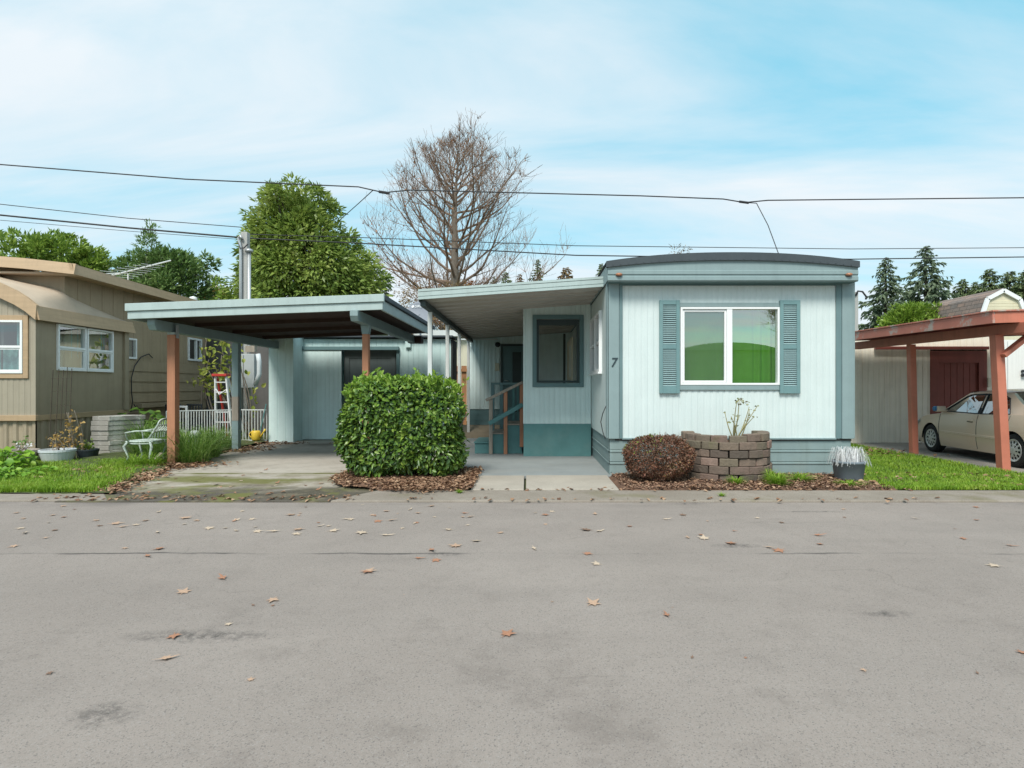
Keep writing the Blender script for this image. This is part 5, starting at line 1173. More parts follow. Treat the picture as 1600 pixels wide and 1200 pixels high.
# grey pavers stacked
ordn = ['topmost', 'second', 'third', 'fourth', 'fifth', 'sixth', 'seventh', 'bottom']
xs0, xs1 = X(151, 12.9), X(180, 12.9)
for i in range(8):
    s = MB(); jx, jy = random.uniform(-.025, .025), random.uniform(-.02, .02); z0 = .03+(7-i)*.106
    s.hexa([(xs0+jx, 12.75+jy, z0), (xs1+jx, 12.70+jy, z0), (xs1+.36+jx, 13.35+jy, z0), (xs0+.2+jx, 13.4+jy, z0), (xs0+jx, 12.75+jy, z0+.1), (xs1+jx, 12.70+jy, z0+.1), (xs1+.36+jx, 13.35+jy, z0+.1), (xs0+.2+jx, 13.4+jy, z0+.1)])
    tag(s.build('paver', M['paver'], bevel=.008, origin=(xs1, 13, z0)), '%s grey paver %s beside the tan bay' % (ordn[i], 'in the stack' if i not in (0, 7) else 'of the stack'), 'paver', 'grey pavers stacked beside the tan bay')
# ornamental garden chair, facing left
ch = thing('garden_chair', 'peeling ornamental metal garden chair in the long grass', 'chair', (X(226, 11.3), 11.3, .03))
cx_, cy_ = X(226, 11.3), 11.35; zs_ = .47
s = MB()
n = 14
for i in range(n):     # lattice seat
    u = -.22+.44*i/(n-1)
    s.tube([(cx_-.26, cy_+u, zs_), (cx_+.22, cy_-u*.6, zs_+.0)], .012, 5); s.tube([(cx_-.25+.5*i/(n-1), cy_-.22, zs_), (cx_-.25+.5*((i*5) % n)/(n-1), cy_+.24, zs_)], .012, 5)
ring = [(cx_-.0+.27*math.cos(a), cy_+.25*math.sin(a), zs_) for a in np.linspace(0, 2*math.pi, 24)]; s.tube(ring, .02, 6); s.tube([(p[0], p[1], p[2]-.04) for p in ring], .012, 5)
s.build('seat', M['chair'], ch)
s = MB()
bk = lambda a, k: (cx_+.20+.16*k, cy_+.25*math.cos(a)*(1-.15*k), zs_+.06+.36*k*(.72+.28*math.sin(a)))
for j in range(10):
    a = math.pi*j/9; s.tube([bk(a, 0), bk(a+.3, .35), bk(a-.25, .7), bk(a, 1)], .013, 5)
for k in (.35, .68, 1): s.tube([bk(a, k) for a in np.linspace(0, math.pi, 14)], .018 if k == 1 else .011, 5)
s.build('backrest', M['chair'], ch)
for (dx, dy) in ((-.22, -.2), (-.22, .2), (.2, -.2), (.2, .2)):
    s = MB(); s.tube([(cx_+dx, cy_+dy, zs_), (cx_+dx*1.25, cy_+dy*1.15, .38), (cx_+dx*.95, cy_+dy, .18), (cx_+dx*1.2, cy_+dy*1.1, .03)], [.02, .026, .016, .022], 6); s.build('leg', M['chair'], ch, smooth=True)
for dy in (-.22, .22):
    s = MB(); s.tube([(cx_-.2, cy_+dy, zs_), (cx_-.24, cy_+dy*1.1, zs_+.17), (cx_-.05, cy_+dy*1.1, zs_+.2), (cx_+.24, cy_+dy, zs_+.2)], .014, 6); s.build('armrest', M['chair'], ch, smooth=True)
pk = MB(); pk.bar((X(236, 11.1), 11.1, .06), (X(252, 11.25), 11.25, .24), .12, .03); tag(pk.build('board', M['greywood'], origin=(X(240, 11.1), 11.1, .03)), 'short weathered board leaning by the left carport post', 'board')
# white metal fence in two runs
def mfence(x0, y0, x1, y1, label, n):
    t = thing('metal_fence', label, 'fence', ((x0+x1)/2, (y0+y1)/2, .02)); a, b = Vector((x0, y0, 0)), Vector((x1, y1, 0))
    for z in (.07, .89): s = MB(); s.bar(a+Vector((0, 0, z)), b+Vector((0, 0, z)), .025, .025); s.build('rail', M['whitemetal'], t)
    s = MB()
    for i in range(n+1): p = a.lerp(b, i/n); s.box(p.x-.008, p.x+.008, p.y-.008, p.y+.008, .07, .89)
    s.build('bars', M['whitemetal'], t)
mfence(X(260, 15.0), 15.0, X(368, 15.9), 15.9, 'white metal bar fence behind the left carport posts, from the grass to the ladder', 26)
mfence(X(375, 15.9), 15.9, X(418, 15.9), 15.86, 'short white metal bar gate against the aqua shed', 9)
ld = thing('step_ladder', 'aluminium step ladder with a red top behind the white fence', 'ladder', (X(352, 16.05), 16.05, 0))
d = 16.05; tl_, tr_, bl_, br2 = Vector((X(330, d), d+.22, 1.80)), Vector((X(347, d), d+.22, 1.80)), Vector((X(337.5, d), d, .0)), Vector((X(364, d), d, .0))
s = MB(); s.bar(bl_, tl_, .035, .075, (0, 1, 0)); s.build('rail', M['alum'], ld)
s = MB(); s.bar(br2, tr_, .035, .075, (0, 1, 0)); s.build('rail', M['alum'], ld)
s = MB(); s.bar(bl_+Vector((-.04, .75, 0)), tl_+Vector((-.01, .12, -.05)), .04, .05); s.build('rear_rail', M['redplastic'], ld)
s = MB(); s.bar(br2+Vector((-.02, .75, 0)), tr_+Vector((-.02, .12, -.05)), .04, .05); s.build('rear_rail', M['alum'], ld)
for i in range(1, 7):
    k = i/6.6; s = MB(); s.bar(bl_.lerp(tl_, k), br2.lerp(tr_, k), .085, .03); s.build('rung', M['alum'], ld)
s = MB(); s.box(tl_.x-.06, tr_.x+.05, d+.12, d+.36, 1.80, 1.87); s.build('top_cap', M['redplastic'], ld, bevel=.01)
s = MB(); c_ = [bl_.lerp(tl_, .72), bl_.lerp(tl_, .78)+Vector((.04, -.04, .04)), tl_.lerp(br2, .28)+Vector((-.0, -.06, .0)), br2.lerp(tr_, .78)+Vector((-.02, -.04, .03)), br2.lerp(tr_, .66)]; s.tube(c_, .022, 6); s.build('tool_hoop', M['alum'], ld, smooth=True)
mc = thing('meter_cabinet', 'grey electric meter cabinet on the utility pole', 'cabinet', (X(387, 17.7), 17.7, 1.2)); d = 17.7
s = MB(); s.box(X(374, d), X(397, d), d, d+.2, Z(606, d), Z(553, d)); s.build('box', M['greypaint'], mc, bevel=.01)
s = MB(); s.box(X(380, d), X(380, d)+.015, d-.006, d-.001, Z(604, d), Z(555, d)); s.build('door_seam', M['greywall'], mc)
s = MB(); s.tube([(X(403, d), d, Z(553, d)), (X(405, d), d, Z(565, d)), (X(405, d), d, Z(585, d)), (X(399, d), d, Z(602, d))], .07, 8); s.build('duct', M['potwhite'], mc, smooth=True)
s = MB(); s.box(X(380, d)+.05, X(397, d), d+.02, d+.2, Z(550, d), Z(540, d)); s.build('top_board', M['greywood'], mc)
up = thing('utility_pole', 'square grey service pole with conduits rising behind the aqua carport', 'pole', (X(382, 18), 18, 0)); d = 18.
s = MB(); s.box(X(376, d), X(386, d), d, d+.2, 0, Z(362, d)); s.build('post', M['polewood'], up, bevel=.01)
s = MB(); s.tube([(X(377.5, d), d-.06, .1), (X(377.5, d), d-.06, Z(388, d)), (X(376, d), d-.06, Z(381, d)), (X(374, d), d-.06, Z(373, d)), (X(377, d), d-.06, Z(369, d)), (X(379.5, d), d-.06, Z(374, d))], .045, 8); s.build('conduit', M['steel'], up, smooth=True)
s = MB(); s.tube([(X(388, d), d+.05, .1), (X(388, d), d+.05, Z(392, d))], .055, 8); s.lathe([(.055, 0), (.12, .02), (.12, .08), (.05, .12), (0, .12)], (X(388, d), d+.05, Z(394, d)), 10); s.build('conduit', M['steel'], up, smooth=True)
s = MB(); s.tube([(X(374.5, d), d-.08, Z(380, d)), (X(378, d), d-.12, Z(389, d)), (X(384, d), d-.12, Z(389, d)), (X(388.5, d), d-.05, Z(382, d))], .018, 6); s.build('cable_loop', M['cable'], up, smooth=True)
# satellite dish on the shed roof
dt = thing('satellite_dish', 'grey satellite dish with white lettering above the carport edge', 'dish', (X(655, 17.2), 17.4, 2.95)); d = 17.2
cen = Vector((X(655, d), d, Z(493, d))); nrm = Vector((-.25, -1, .30)).normalized(); ux = nrm.cross(Vector((0, 0, 1))).normalized()*-1; uy = ux.cross(nrm)*-1
if uy.z < 0: uy = -uy
s = MB(); vs = []; nr, na = 8, 36
for i in range(nr+1):
    for k in range(na): r_ = i/nr; a = 2*math.pi*k/na; vs.append(cen+ux*(.41*r_*math.cos(a))+uy*(.43*r_*math.sin(a))+nrm*(.07*r_*r_))
s.add(vs, [(i*na+k, i*na+(k+1) % na, (i+1)*na+(k+1) % na, (i+1)*na+k) for i in range(nr) for k in range(na)]); ref = s.build('reflector', M['dish'], dt, smooth=True); so_ = ref.modifiers.new('rim', 'SOLIDIFY'); so_.thickness = .012; so_.offset = -1 if True else 1
s = MB(); s.tube([(cen.x, 17.4, 2.95), (cen.x, 17.4, 3.35), cen-nrm*.03], .03, 8); s.build('mast', M['steel'], dt)
s = MB(); s.tube([cen-uy*.40+nrm*.05, cen-uy*.34+nrm*.5], .018, 6); s.box(*(lambda c: (c.x-.05, c.x+.05, c.y-.08, c.y+.08, c.z-.03, c.z+.05))(cen-uy*.33+nrm*.52)); s.build('feed_arm', M['dish'], dt)
fc = bpy.data.curves.new('lettering', 'FONT'); fc.body = 'DIRECTV'; fc.size = .105; fc.extrude = .002; fc.align_x = 'LEFT'; lo = text_mesh('lettering', fc, M['vinyl']); lo.parent = dt
mw = Matrix((ux, uy, nrm)).transposed().to_4x4(); mw.translation = cen-ux*.155+uy*.235+nrm*.052-ORG[dt.name]; lo.matrix_basis = mw
s = MB(); s.tube([cen-ux*.215+uy*.27+nrm*.045, cen-ux*.215+uy*.27+nrm*.056], .042, 16); s.build('emblem', M['vinyl'], dt)
# odds and ends behind the fence
def dchair(px, d, label):
    t = thing('plastic_chair', label, 'chair', (X(px, d), d, 0)); x = X(px, d)
    s = MB(); s.box(x-.22, x+.22, d-.2, d+.25, .40, .44); s.build('seat', M['blackplastic'], t, bevel=.02)
    s = MB(); frame(s, lambda u, o, z: (x+u, d+.26-o, z), -.22, .22, .45, 1.03, .05, 0, .03)
    for k in range(4): s.box(x-.14+k*.08, x-.10+k*.08, d+.235, d+.255, .5, .98)
    s.build('backrest', M['blackplastic'], t, bevel=.01)
    for sx in (-.2, .2):
        for sy in (-.17, .22): s = MB(); s.box(x+sx-.02, x+sx+.02, d+sy-.02, d+sy+.02, 0, .40); s.build('leg', M['blackplastic'], t)
dchair(262, 16.0, 'dark chair behind the fence, left of the reddish carport post'); dchair(296, 16.3, 'dark chair behind the fence, right of the reddish carport post')
s = MB(); frame(s, lambda u, o, z: (u, 15.95-o, z), X(276, 15.9), X(292, 15.9), .30, Z(634, 15.9), .05, 0, .04); tag(s.build('picture_frame', M['vinyl'], origin=(X(284, 15.9), 15.9, .3)), 'empty white frame leaning behind the white metal fence', 'frame')
s = MB(); s.lathe([(.0, 0), (.10, .01), (.145, .07), (.13, .15), (.07, .20), (0, .215)], (X(304, 14.6), 14.6, .22), 14); tag(s.build('garden_stone', M['potwhite'], smooth=True, origin=(X(304, 14.6), 14.6, .03)), 'rounded white ornament in the long grass before the fence', 'ornament')
wc = thing('watering_can', 'yellow watering can inside the white metal gate', 'watering can', (X(401, 15.7), 15.7, .03)); d = 15.7; x = X(400, d)
s = MB(); s.lathe([(.09, 0), (.11, .03), (.12, .22), (.09, .26), (.08, .26)], (x, d, .08), 18); s.build('body', M['yellow'], wc, smooth=True)
s = MB(); s.tube([(x+.1, d, .15), (x+.2, d, .30), (x+.25, d, .38)], [.03, .02, .03], 8); s.build('spout', M['yellow'], wc, smooth=True)
s = MB(); s.tube(curve((x-.1, d, .14), (x-.08, d, .34), (-.09, 0, 0)), .014, 6); s.build('handle', M['yellow'], wc, smooth=True)
s = MB(); s.bar((X(403, 15.8), 15.8, .05), (X(416, 15.8), 15.8, 1.05), .025, .025); tag(s.build('pole_handle', M['teal'], origin=(X(410, 15.8), 15.8, .03)), 'teal broom handle leaning against the aqua shed corner', 'broom')

# ------------------------------------------------------------------ vegetation
def grass_clump(name, label, cx, cy, n, h, spread, mat, group=None, w=.012, z=.03, lean=.9):
    t = thing(name, label, 'grass clump', (cx, cy, z), group=group)
    az_ = rng.uniform(0, 2*np.pi, n); r0 = spread*.35*np.sqrt(rng.uniform(size=n)); a2 = az_+rng.normal(size=n)*.6
    base = np.stack([cx+r0*np.cos(az_), cy+r0*np.sin(az_), np.full(n, z)], 1); hh = h*(.3+.85*rng.uniform(size=n)**1.3)*(1-.35*(r0/(spread*.35))**2); sp_ = spread*rng.uniform(.1, 1.35, n)*lean
    tt = np.linspace(0, 1, 6)
    P = base[:, None]+np.stack([np.cos(a2)[:, None]*sp_[:, None]*tt**1.6, np.sin(a2)[:, None]*sp_[:, None]*tt**1.6, hh[:, None]*(1.65*tt-.95*tt**2.2)], -1)
    tw = np.stack([-np.sin(a2), np.cos(a2), 0*a2], -1)[:, None]*(w*.5*(1-tt**2*.9))[None, :, None]
    V = np.stack([P-tw, P+tw], 2).reshape(-1, 3)
    k = np.arange(5); q = np.stack([2*k, 2*k+1, 2*k+3, 2*k+2], -1); Fq = (np.arange(n)[:, None, None]*12+q[None]).reshape(-1, 4)
    fast_mesh('blades', V, Fq, mat, t); return t
GL = 'long grass clumps around the left carport posts'
for (px, d, n, h, sp_, lab) in ((300, 11.5, 520, .95, .62, 'long dark green grass clump just right of the reddish front post'), (283, 11.9, 300, .85, .45, 'long grass clump close behind the reddish front post'), (322, 12.4, 320, .8, .5, 'long grass clump spilling onto the driveway edge'),
                          (248, 12.2, 380, 1.0, .5, 'tall grass clump behind the garden chair'), (226, 12.7, 380, 1.05, .5, 'fresh green tall grass right of the stacked pavers'), (345, 14.0, 340, .75, .5, 'long grass clump left of the teal patched post'), (328, 14.6, 260, .7, .45, 'long grass clump by the fence below the ladder'), (268, 13.6, 300, .8, .5, 'long grass clump before the white metal fence'), (236, 10.95, 160, .35, .3, 'low grass clump under the garden chair'), (211, 10.9, 160, .35, .25, 'bright low grass clump left of the garden chair')):
    grass_clump('grass_clump', lab, X(px, d), d, n, h, sp_*1.45, ML['longgrass'] if h > .5 else ML['tuft'], GL)
GT = 'bright grass tufts along the planting bed'
for (px, d, n, h, sp_, lab) in ((1216, 8.72, 520, .27, .20, 'largest bright grass tuft right of the block planter'), (1150, 8.85, 260, .17, .16, 'small bright grass tuft at the foot of the planter'), (1252, 9.15, 300, .20, .26, 'dark low grass tuft against the teal skirting'), (1328, 8.75, 300, .12, .24, 'low grass tuft before the blue-grey pot'), (1204, 9.0, 260, .30, .16, 'grass tuft tucked against the planter side')):
    grass_clump('grass_tuft', lab, X(px, d), d, n, h, sp_, ML['tuft'], GT, .009)
for (px, d, n, lab) in ((1128, 7.95, 60, 'tiny yellow weed in the gravelly road edge'), (718, 8.2, 70, 'small grey-green weed in the leaf litter')):
    grass_clump('weed', lab, X(px, d), d, n, .07, .08, ML['tuft'], None, .008)
# the big clipped hedge
hg = thing('laurel_hedge', 'large boxy glossy green laurel bush standing in front of the carport', 'bush', (X(632, 9.75), 9.75, .05))
hc = np.array([X(632, 9.72), 9.72, .84]); hr = np.array([.925, .62, .72])
def superell(n, e, shell):
    v = rng.normal(size=(n, 3)); v /= (np.abs(v)**e).sum(1, keepdims=True)**(1/e)
    nn = np.sign(v)*np.abs(v)**(e-1); return v*shell[:, None], unit(nn)
n = 14500; sh_ = 1-np.abs(rng.normal(size=n))*.095+.02+np.where(rng.uniform(size=n) < .06, rng.uniform(0, .07, n), 0); v, nn = superell(n, 4.2, sh_)
P = hc+v*hr; 
bulge = 1+.045*np.sin(P[:, 0]*4.1+P[:, 2]*3)+.035*np.sin(P[:, 2]*7-P[:, 0]*5)+.02*np.sin(P[:, 2]*15+P[:, 0]*13); P = hc+(P-hc)*bulge[:, None]
k = (P[:, 2] > .14+.06*np.sin(P[:, 0]*6)); P, nn = P[k], nn[k]
n = len(P); A = unit(nn*.75+rnd_dir(n)*.75+np.array([0, 0, -.28])); Nn = unit(nn*.8+rnd_dir(n)*.55+np.array([0, 0, .45]))
V, Fq = leaf_arrays(P, A, Nn, rng.uniform(.05, .125, n), rng.uniform(.034, .06, n), 2, .18); fast_mesh('foliage', V, Fq, ML['hedge'], hg)
# fresh shoots on the top
n = 150; bx = rng.uniform(-.97, .97, n); by = rng.uniform(-.62, .62, n); pp = []; aa = []; paths = []
for i in range(n):
    b = hc+np.array([bx[i]*hr[0], by[i]*hr[1], hr[2]*(.95-.35*max(abs(bx[i])**6, abs(by[i])**5))]); hh = rng.uniform(.06, .17)*(1.7 if (abs(bx[i]+.45) < .06 or rng.uniform() < .06) else 1); tl = np.array([rng.normal()*.25+bx[i]*.25, rng.normal()*.2, 1.])
    paths.append([b, b+tl*hh*.5, b+tl*hh])
    for q in range(7): pp.append(b+tl*hh*rng.uniform(.3, 1)); aa.append(unit(rnd_dir(1)[0]*[1, 1, .3]+[0, 0, .75]))
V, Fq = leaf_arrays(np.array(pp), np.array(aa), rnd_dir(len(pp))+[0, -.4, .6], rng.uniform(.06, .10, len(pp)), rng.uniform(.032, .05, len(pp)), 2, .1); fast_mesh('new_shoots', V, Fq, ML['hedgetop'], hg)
n = 7000; v, nn = superell(n, 4.2, 1.0+rng.normal(size=n)*.03); P = hc+v*hr; k = rng.uniform(size=n) < np.clip((P[:, 2]-.75)/1.15, 0, 1)**1.5+.02; P, nn = P[k], nn[k]; n = len(P)  # paler leaves, denser with height: sky light on the top put into leaf colour
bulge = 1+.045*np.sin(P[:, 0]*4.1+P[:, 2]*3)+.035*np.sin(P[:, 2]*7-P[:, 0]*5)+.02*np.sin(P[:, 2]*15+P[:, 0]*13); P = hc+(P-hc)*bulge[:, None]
V, Fq = leaf_arrays(P, unit(nn*.7+rnd_dir(n)*.7+[0, 0, .3]), unit(nn+rnd_dir(n)*.5+[0, 0, .4]), rng.uniform(.05, .10, n), rng.uniform(.03, .05, n), 2, .12); fast_mesh('sky_lit_leaves', V, Fq, ML['hedgetop'], hg)
stems('trunk', M['bark'], [curve((hc[0]+dx, 9.6+dy, .03), (hc[0]+dx*3, 9.7+dy, 1.1), (.05, 0, 0)) for dx, dy in ((.1, -.1), (-.2, .1), (.35, .0), (-.05, .2), (.2, .15))], hg, (.03, .008))
stems('shoot_stems', ML['hedgetop'], [[Vector(p) for p in q] for q in paths], hg, (.004, .002))['kind'] = 'stuff'
# low purple-brown bush
bb = thing('brown_bush', 'rounded purple-brown bush left of the block planter', 'bush', (X(1029, 9.22), 9.22, .04))
bc = np.array([X(1029, 9.22), 9.22, .40]); br_ = np.array([.515, .44, .335]); n = 14000; sh_ = 1-np.abs(rng.normal(size=n))*.13+.02; v, nn = superell(n, 2.3, sh_); P = bc+v*br_
P = bc+(P-bc)*(1+.025*np.sin(P[:, [0]]*7+P[:, [2]]*5+1)+.035*np.sin(P[:, [2]]*17-P[:, [0]]*13)+.04*np.sin(P[:, [0]]*23+P[:, [1]]*19)); k = P[:, 2] > .05; P, nn = P[k], nn[k]; n = len(P)
V, Fq = leaf_arrays(P, nn+rnd_dir(n)*.9, nn+rnd_dir(n)*.7+[0, 0, .3], rng.uniform(.022, .042, n), rng.uniform(.014, .024, n), 1); fast_mesh('foliage', V, Fq, ML['brownbush'], bb)
n = 420; v, nn = superell(n, 2.3, 1+np.abs(rng.normal(size=n))*.05); P = bc+v*br_; k = (P[:, 2] > .5) & (P[:, 0] < bc[0]-.0); P, nn = P[k], nn[k]
V, Fq = leaf_arrays(P, nn+rnd_dir(len(P))*.7, nn+rnd_dir(len(P))*.5, rng.uniform(.02, .04, len(P)), .018, 1); fast_mesh('yellow_sprigs', V, Fq, ML['bright'], bb)
n = 70; v, nn = superell(n, 2.3, np.ones(n)); tw = [[Vector(bc+v[i]*br_*.8), Vector(bc+v[i]*br_*1.0+np.array([0, 0, .01])), Vector(bc+v[i]*br_*(1.08+.08*rng.uniform())+np.array([0, 0, .03]))] for i in range(n) if v[i][2] > 0]
stems('twigs', ML['brownbush'], tw[:26]+[curve((bc[0]+random.uniform(-.1, .1), 9.2, .02), (bc[0]+random.uniform(-.4, .4), 9.2+random.uniform(-.3, .3), .5), (0, 0, .05)) for _ in range(14)], bb, (.007, .003))
# broad-leaved plant in the lower left corner
def bigplant(name, label, px, d, n, h, sp_, L, mat):
    c = Vector((X(px, d), d, .03)); t = thing(name, label, 'plant', c); paths = []; pp = []; aa = []
    for i in range(n):
        a = random.uniform(0, 2*math.pi); r_ = sp_*math.sqrt(random.random()); e_ = c+Vector((r_*math.cos(a), r_*math.sin(a), h*random.uniform(.2, 1)*(1-.35*r_/sp_))); paths.append(curve(c+Vector((r_*.3*math.cos(a), r_*.3*math.sin(a), 0)), e_, (0, 0, .06)))
        for q in range(2): pp.append(list(e_)); aa.append([math.cos(a+q*1.5-.7), math.sin(a+q*1.5-.7), random.uniform(-.3, .3)])
    pp, aa = np.array(pp), np.array(aa); V, Fq = leaf_arrays(pp, aa, rnd_dir(len(pp))*.45+[0, -.35, 1], rng.uniform(.6, 1.1, len(pp))*L, rng.uniform(.7, 1, len(pp))*L, 2, .2); fast_mesh('foliage', V, Fq, mat, t); stems('stem', ML['bigleaf'], paths, t, (.009, .005)); return t
bigplant('leafy_plant', 'broad-leaved bright green plant in the lower left corner', 0, 10.4, 80, .42, .5, .16, ML['bigleaf'])
bigplant('leafy_weeds', 'low spreading green weeds beside the broad-leaved plant', 22, 9.5, 70, .2, .5, .10, ML['bigleaf'])
bigplant('leafy_shrub', 'dark green leafy clump behind the stacked pavers', 222, 14.2, 90, 1.0, .65, .24, ML['longgrass'])
bigplant('small_fern', 'dark green sprig against the skirt behind the tan bowl pot', 40, 11.7, 24, .55, .2, .08, ML['bluegreen'])
# thin vine climbing between the tan home and the fence
vn = thing('yellowing_vine', 'thin shrub with yellowing leaves between the ladder and the patched post', 'shrub', (X(338, 17.1), 17.1, .03)); paths = []; pp = []
for i in range(14):
    e_ = Vector((X(random.uniform(310, 372), 17.0), 17.0+random.uniform(-.25, .25), Z(random.uniform(522, 600), 17))); b = Vector((X(random.choice((326, 350, 390, 398)), 17.1), 17.1, .03)); pa = curve(b, e_, (random.uniform(-.3, .3), 0, 0), 9); paths.append(pa)
    for q in range(17): w_ = pa[random.randint(6, 8)]; pp.append(list(w_+Vector((random.gauss(0, .12), random.gauss(0, .1), random.gauss(0, .1)))))
for q in range(16): pp.append([X(random.uniform(392, 412), 15.95), 15.95, Z(random.uniform(600, 690), 15.95)])
pp = np.array(pp); V, Fq = leaf_arrays(pp, rnd_dir(len(pp))+[0, 0, -.5], rnd_dir(len(pp))+[0, -.6, .5], rng.uniform(.10, .19, len(pp)), rng.uniform(.07, .12, len(pp)), 2, .25); fast_mesh('foliage', V, Fq, ML['vine'], vn); stems('stem', M['bark'], paths, vn, (.03, .008))

def crown(name, parent, centres, radii, per, L, W, mat, shape=1, droop=-.2, up=.5, out=.6):
    """leaf clumps: centres (k,3), radii (k,), per leaves each"""
    cnt = np.maximum(6, per*np.minimum(1.4, (radii/np.median(radii))**1.6)*.95).astype(int); c = np.repeat(centres, cnt, 0); r = np.repeat(radii, cnt)
    d = rnd_dir(len(c)); P = c+d*(r*rng.uniform(.35, 1., len(c))**.6)[:, None]*[1, 1, .8]
    mid = centres.mean(0); o_ = unit(P-mid)
    A = unit(d*.8+o_*out+rnd_dir(len(c))*.5+[0, 0, droop]); Nn = unit(d*.5+rnd_dir(len(c))*.5+[0, 0, up]+o_*.3)
    V, Fq = leaf_arrays(P, A, Nn, L*rng.uniform(.6, 1.15, len(c)), W*rng.uniform(.7, 1.1, len(c)), shape); return fast_mesh(name, V, Fq, mat, parent)
def limbs(name, parent, base, centres, r0, mat, every=6):
    s = MB(); base = Vector(base); top = max(c[2] for c in centres); axis = lambda z: Vector((base.x, base.y, z))
    s.tube([base, axis(base.z+(top-base.z)*.35)+Vector((.08, 0, 0)), axis(base.z+(top-base.z)*.7), axis(top-.25*(top-base.z)*.4)], [r0, r0*.75, r0*.4, r0*.12], 8)
    for c in centres[::every]:
        c = Vector(c); h = base.z+(c.z-base.z)*random.uniform(.45, .8); p = axis(max(h, base.z+.4)); s.tube([p, p.lerp(c, .5)+Vector((0, 0, .12)), c], [r0*.28, r0*.16, r0*.06], 5)
    return s.build(name, mat, parent, smooth=True)
def shaped_tree(name, label, prof, d, depth, ncl, per, rcl, L, W, lmat, bmat, r0, shape=1, group=None, base_z=0., kind_cat='tree', droop=-.2):
    """prof: list of (y, xl, xr) outline rows read off the photo at distance d"""
    yy = np.array([p[0] for p in prof], float); xl = np.array([p[1] for p in prof], float); xr = np.array([p[2] for p in prof], float)
    cs = []; rs_ = []; i = 0
    wts = (xr-xl)
    while len(cs) < ncl:
        y = rng.uniform(yy[0], yy[-1]); a, b = np.interp(y, yy, xl), np.interp(y, yy, xr)
        if rng.uniform() > (b-a)/wts.max()+.15: continue
        th_ = rng.uniform(0, 2*np.pi); rad = rng.uniform(.55, 1.0)**.5 if rng.uniform() < .85 else rng.uniform(0, .6)
        rc = rcl*rng.uniform(.45, 1.35); hw = max(.05, (b-a)/2*d/F-rc*.55)
        cs.append([X((a+b)/2, d)+hw*rad*math.cos(th_), d+depth*(hw/(wts.max()/2*d/F))*rad*math.sin(th_), Z(y, d)-rc*.75]); rs_.append(rc)
    for _ in range(int(ncl*.45)):      # loose sprigs breaking the outline
        y = rng.uniform(yy[0]+6, yy[-1]) if rng.uniform() < .75 else yy[0]+rng.uniform(6, 35); a, b = np.interp(y, yy, xl), np.interp(y, yy, xr); th_ = rng.uniform(0, 2*np.pi); hw = (b-a)/2*d/F*rng.uniform(.9, 1.06)
        cs.append([X((a+b)/2, d)+hw*math.cos(th_), d+depth*.5*math.sin(th_), Z(y, d)]); rs_.append(rcl*rng.uniform(.22, .42))
    cs = np.array(cs); rs_ = np.array(rs_); px = (xl[-1]+xr[-1])/2; base = (X(px, d), d, base_z)
    t = thing(name, label, kind_cat, base, group=group)
    crown('crown', t, cs, rs_, per, L, W, lmat, shape, droop); limbs('trunk', t, base, cs, r0, bmat); return t
shaped_tree('evergreen_tree', 'tall dense broadleaf evergreen tree behind the aqua carport', [(292, 432, 468), (308, 426, 505), (335, 402, 530), (365, 388, 558), (400, 385, 590), (440, 372, 598), (480, 350, 602), (530, 350, 600)], 23, 2.9, 235, 120, .74, .27, .10, ML['evergreen'], M['darkbark'], .28)
shaped_tree('evergreen_shrub', 'lower yellow-green skirt of foliage left of the service pole', [(440, 345, 378), (470, 338, 385), (520, 330, 420), (600, 330, 420)], 21.5, 1.2, 70, 90, .45, .17, .07, ML['laurel'], M['darkbark'], .1)
shaped_tree('laurel_tree', 'light green leafy treetops rising above the tan roof at the far left', [(362, 14, 50), (375, -20, 120), (385, -60, 160), (400, -90, 165), (430, -110, 168), (500, -110, 170)], 24, 1.8, 190, 80, .42, .26, .09, ML['laurel'], M['bark'], .2, droop=.35)
shaped_tree('leafy_tree', 'grey-green leafy tree behind the roof antenna', [(392, 215, 300), (405, 200, 328), (420, 178, 335), (445, 165, 325), (480, 165, 312), (560, 170, 312)], 25, 1.8, 200, 85, .48, .24, .085, ML['bluegreen'], M['bark'], .2, droop=.2)
shaped_tree('sapling', 'slender sparse sapling sticking up above the grey-green tree', [(345, 232, 238), (365, 222, 246), (380, 214, 250), (400, 205, 252), (430, 210, 250)], 24, .5, 42, 16, .22, .20, .06, ML['bluegreen'], M['bark'], .05, droop=.3)
shaped_tree('bright_shrub', 'bright yellow-green rounded tree above the red carport', [(472, 1410, 1450), (480, 1395, 1462), (495, 1382, 1464), (515, 1375, 1466), (560, 1375, 1466)], 26, 1.3, 110, 80, .42, .2, .08, ML['bright'], M['bark'], .15, droop=.3)
shaped_tree('brown_thicket', 'brown leafless thicket beside the satellite dish', [(438, 655, 730), (455, 625, 760), (480, 600, 780), (530, 590, 790)], 32, 1.5, 120, 60, .5, .16, .05, ML['brushy'], M['bark'], .1)
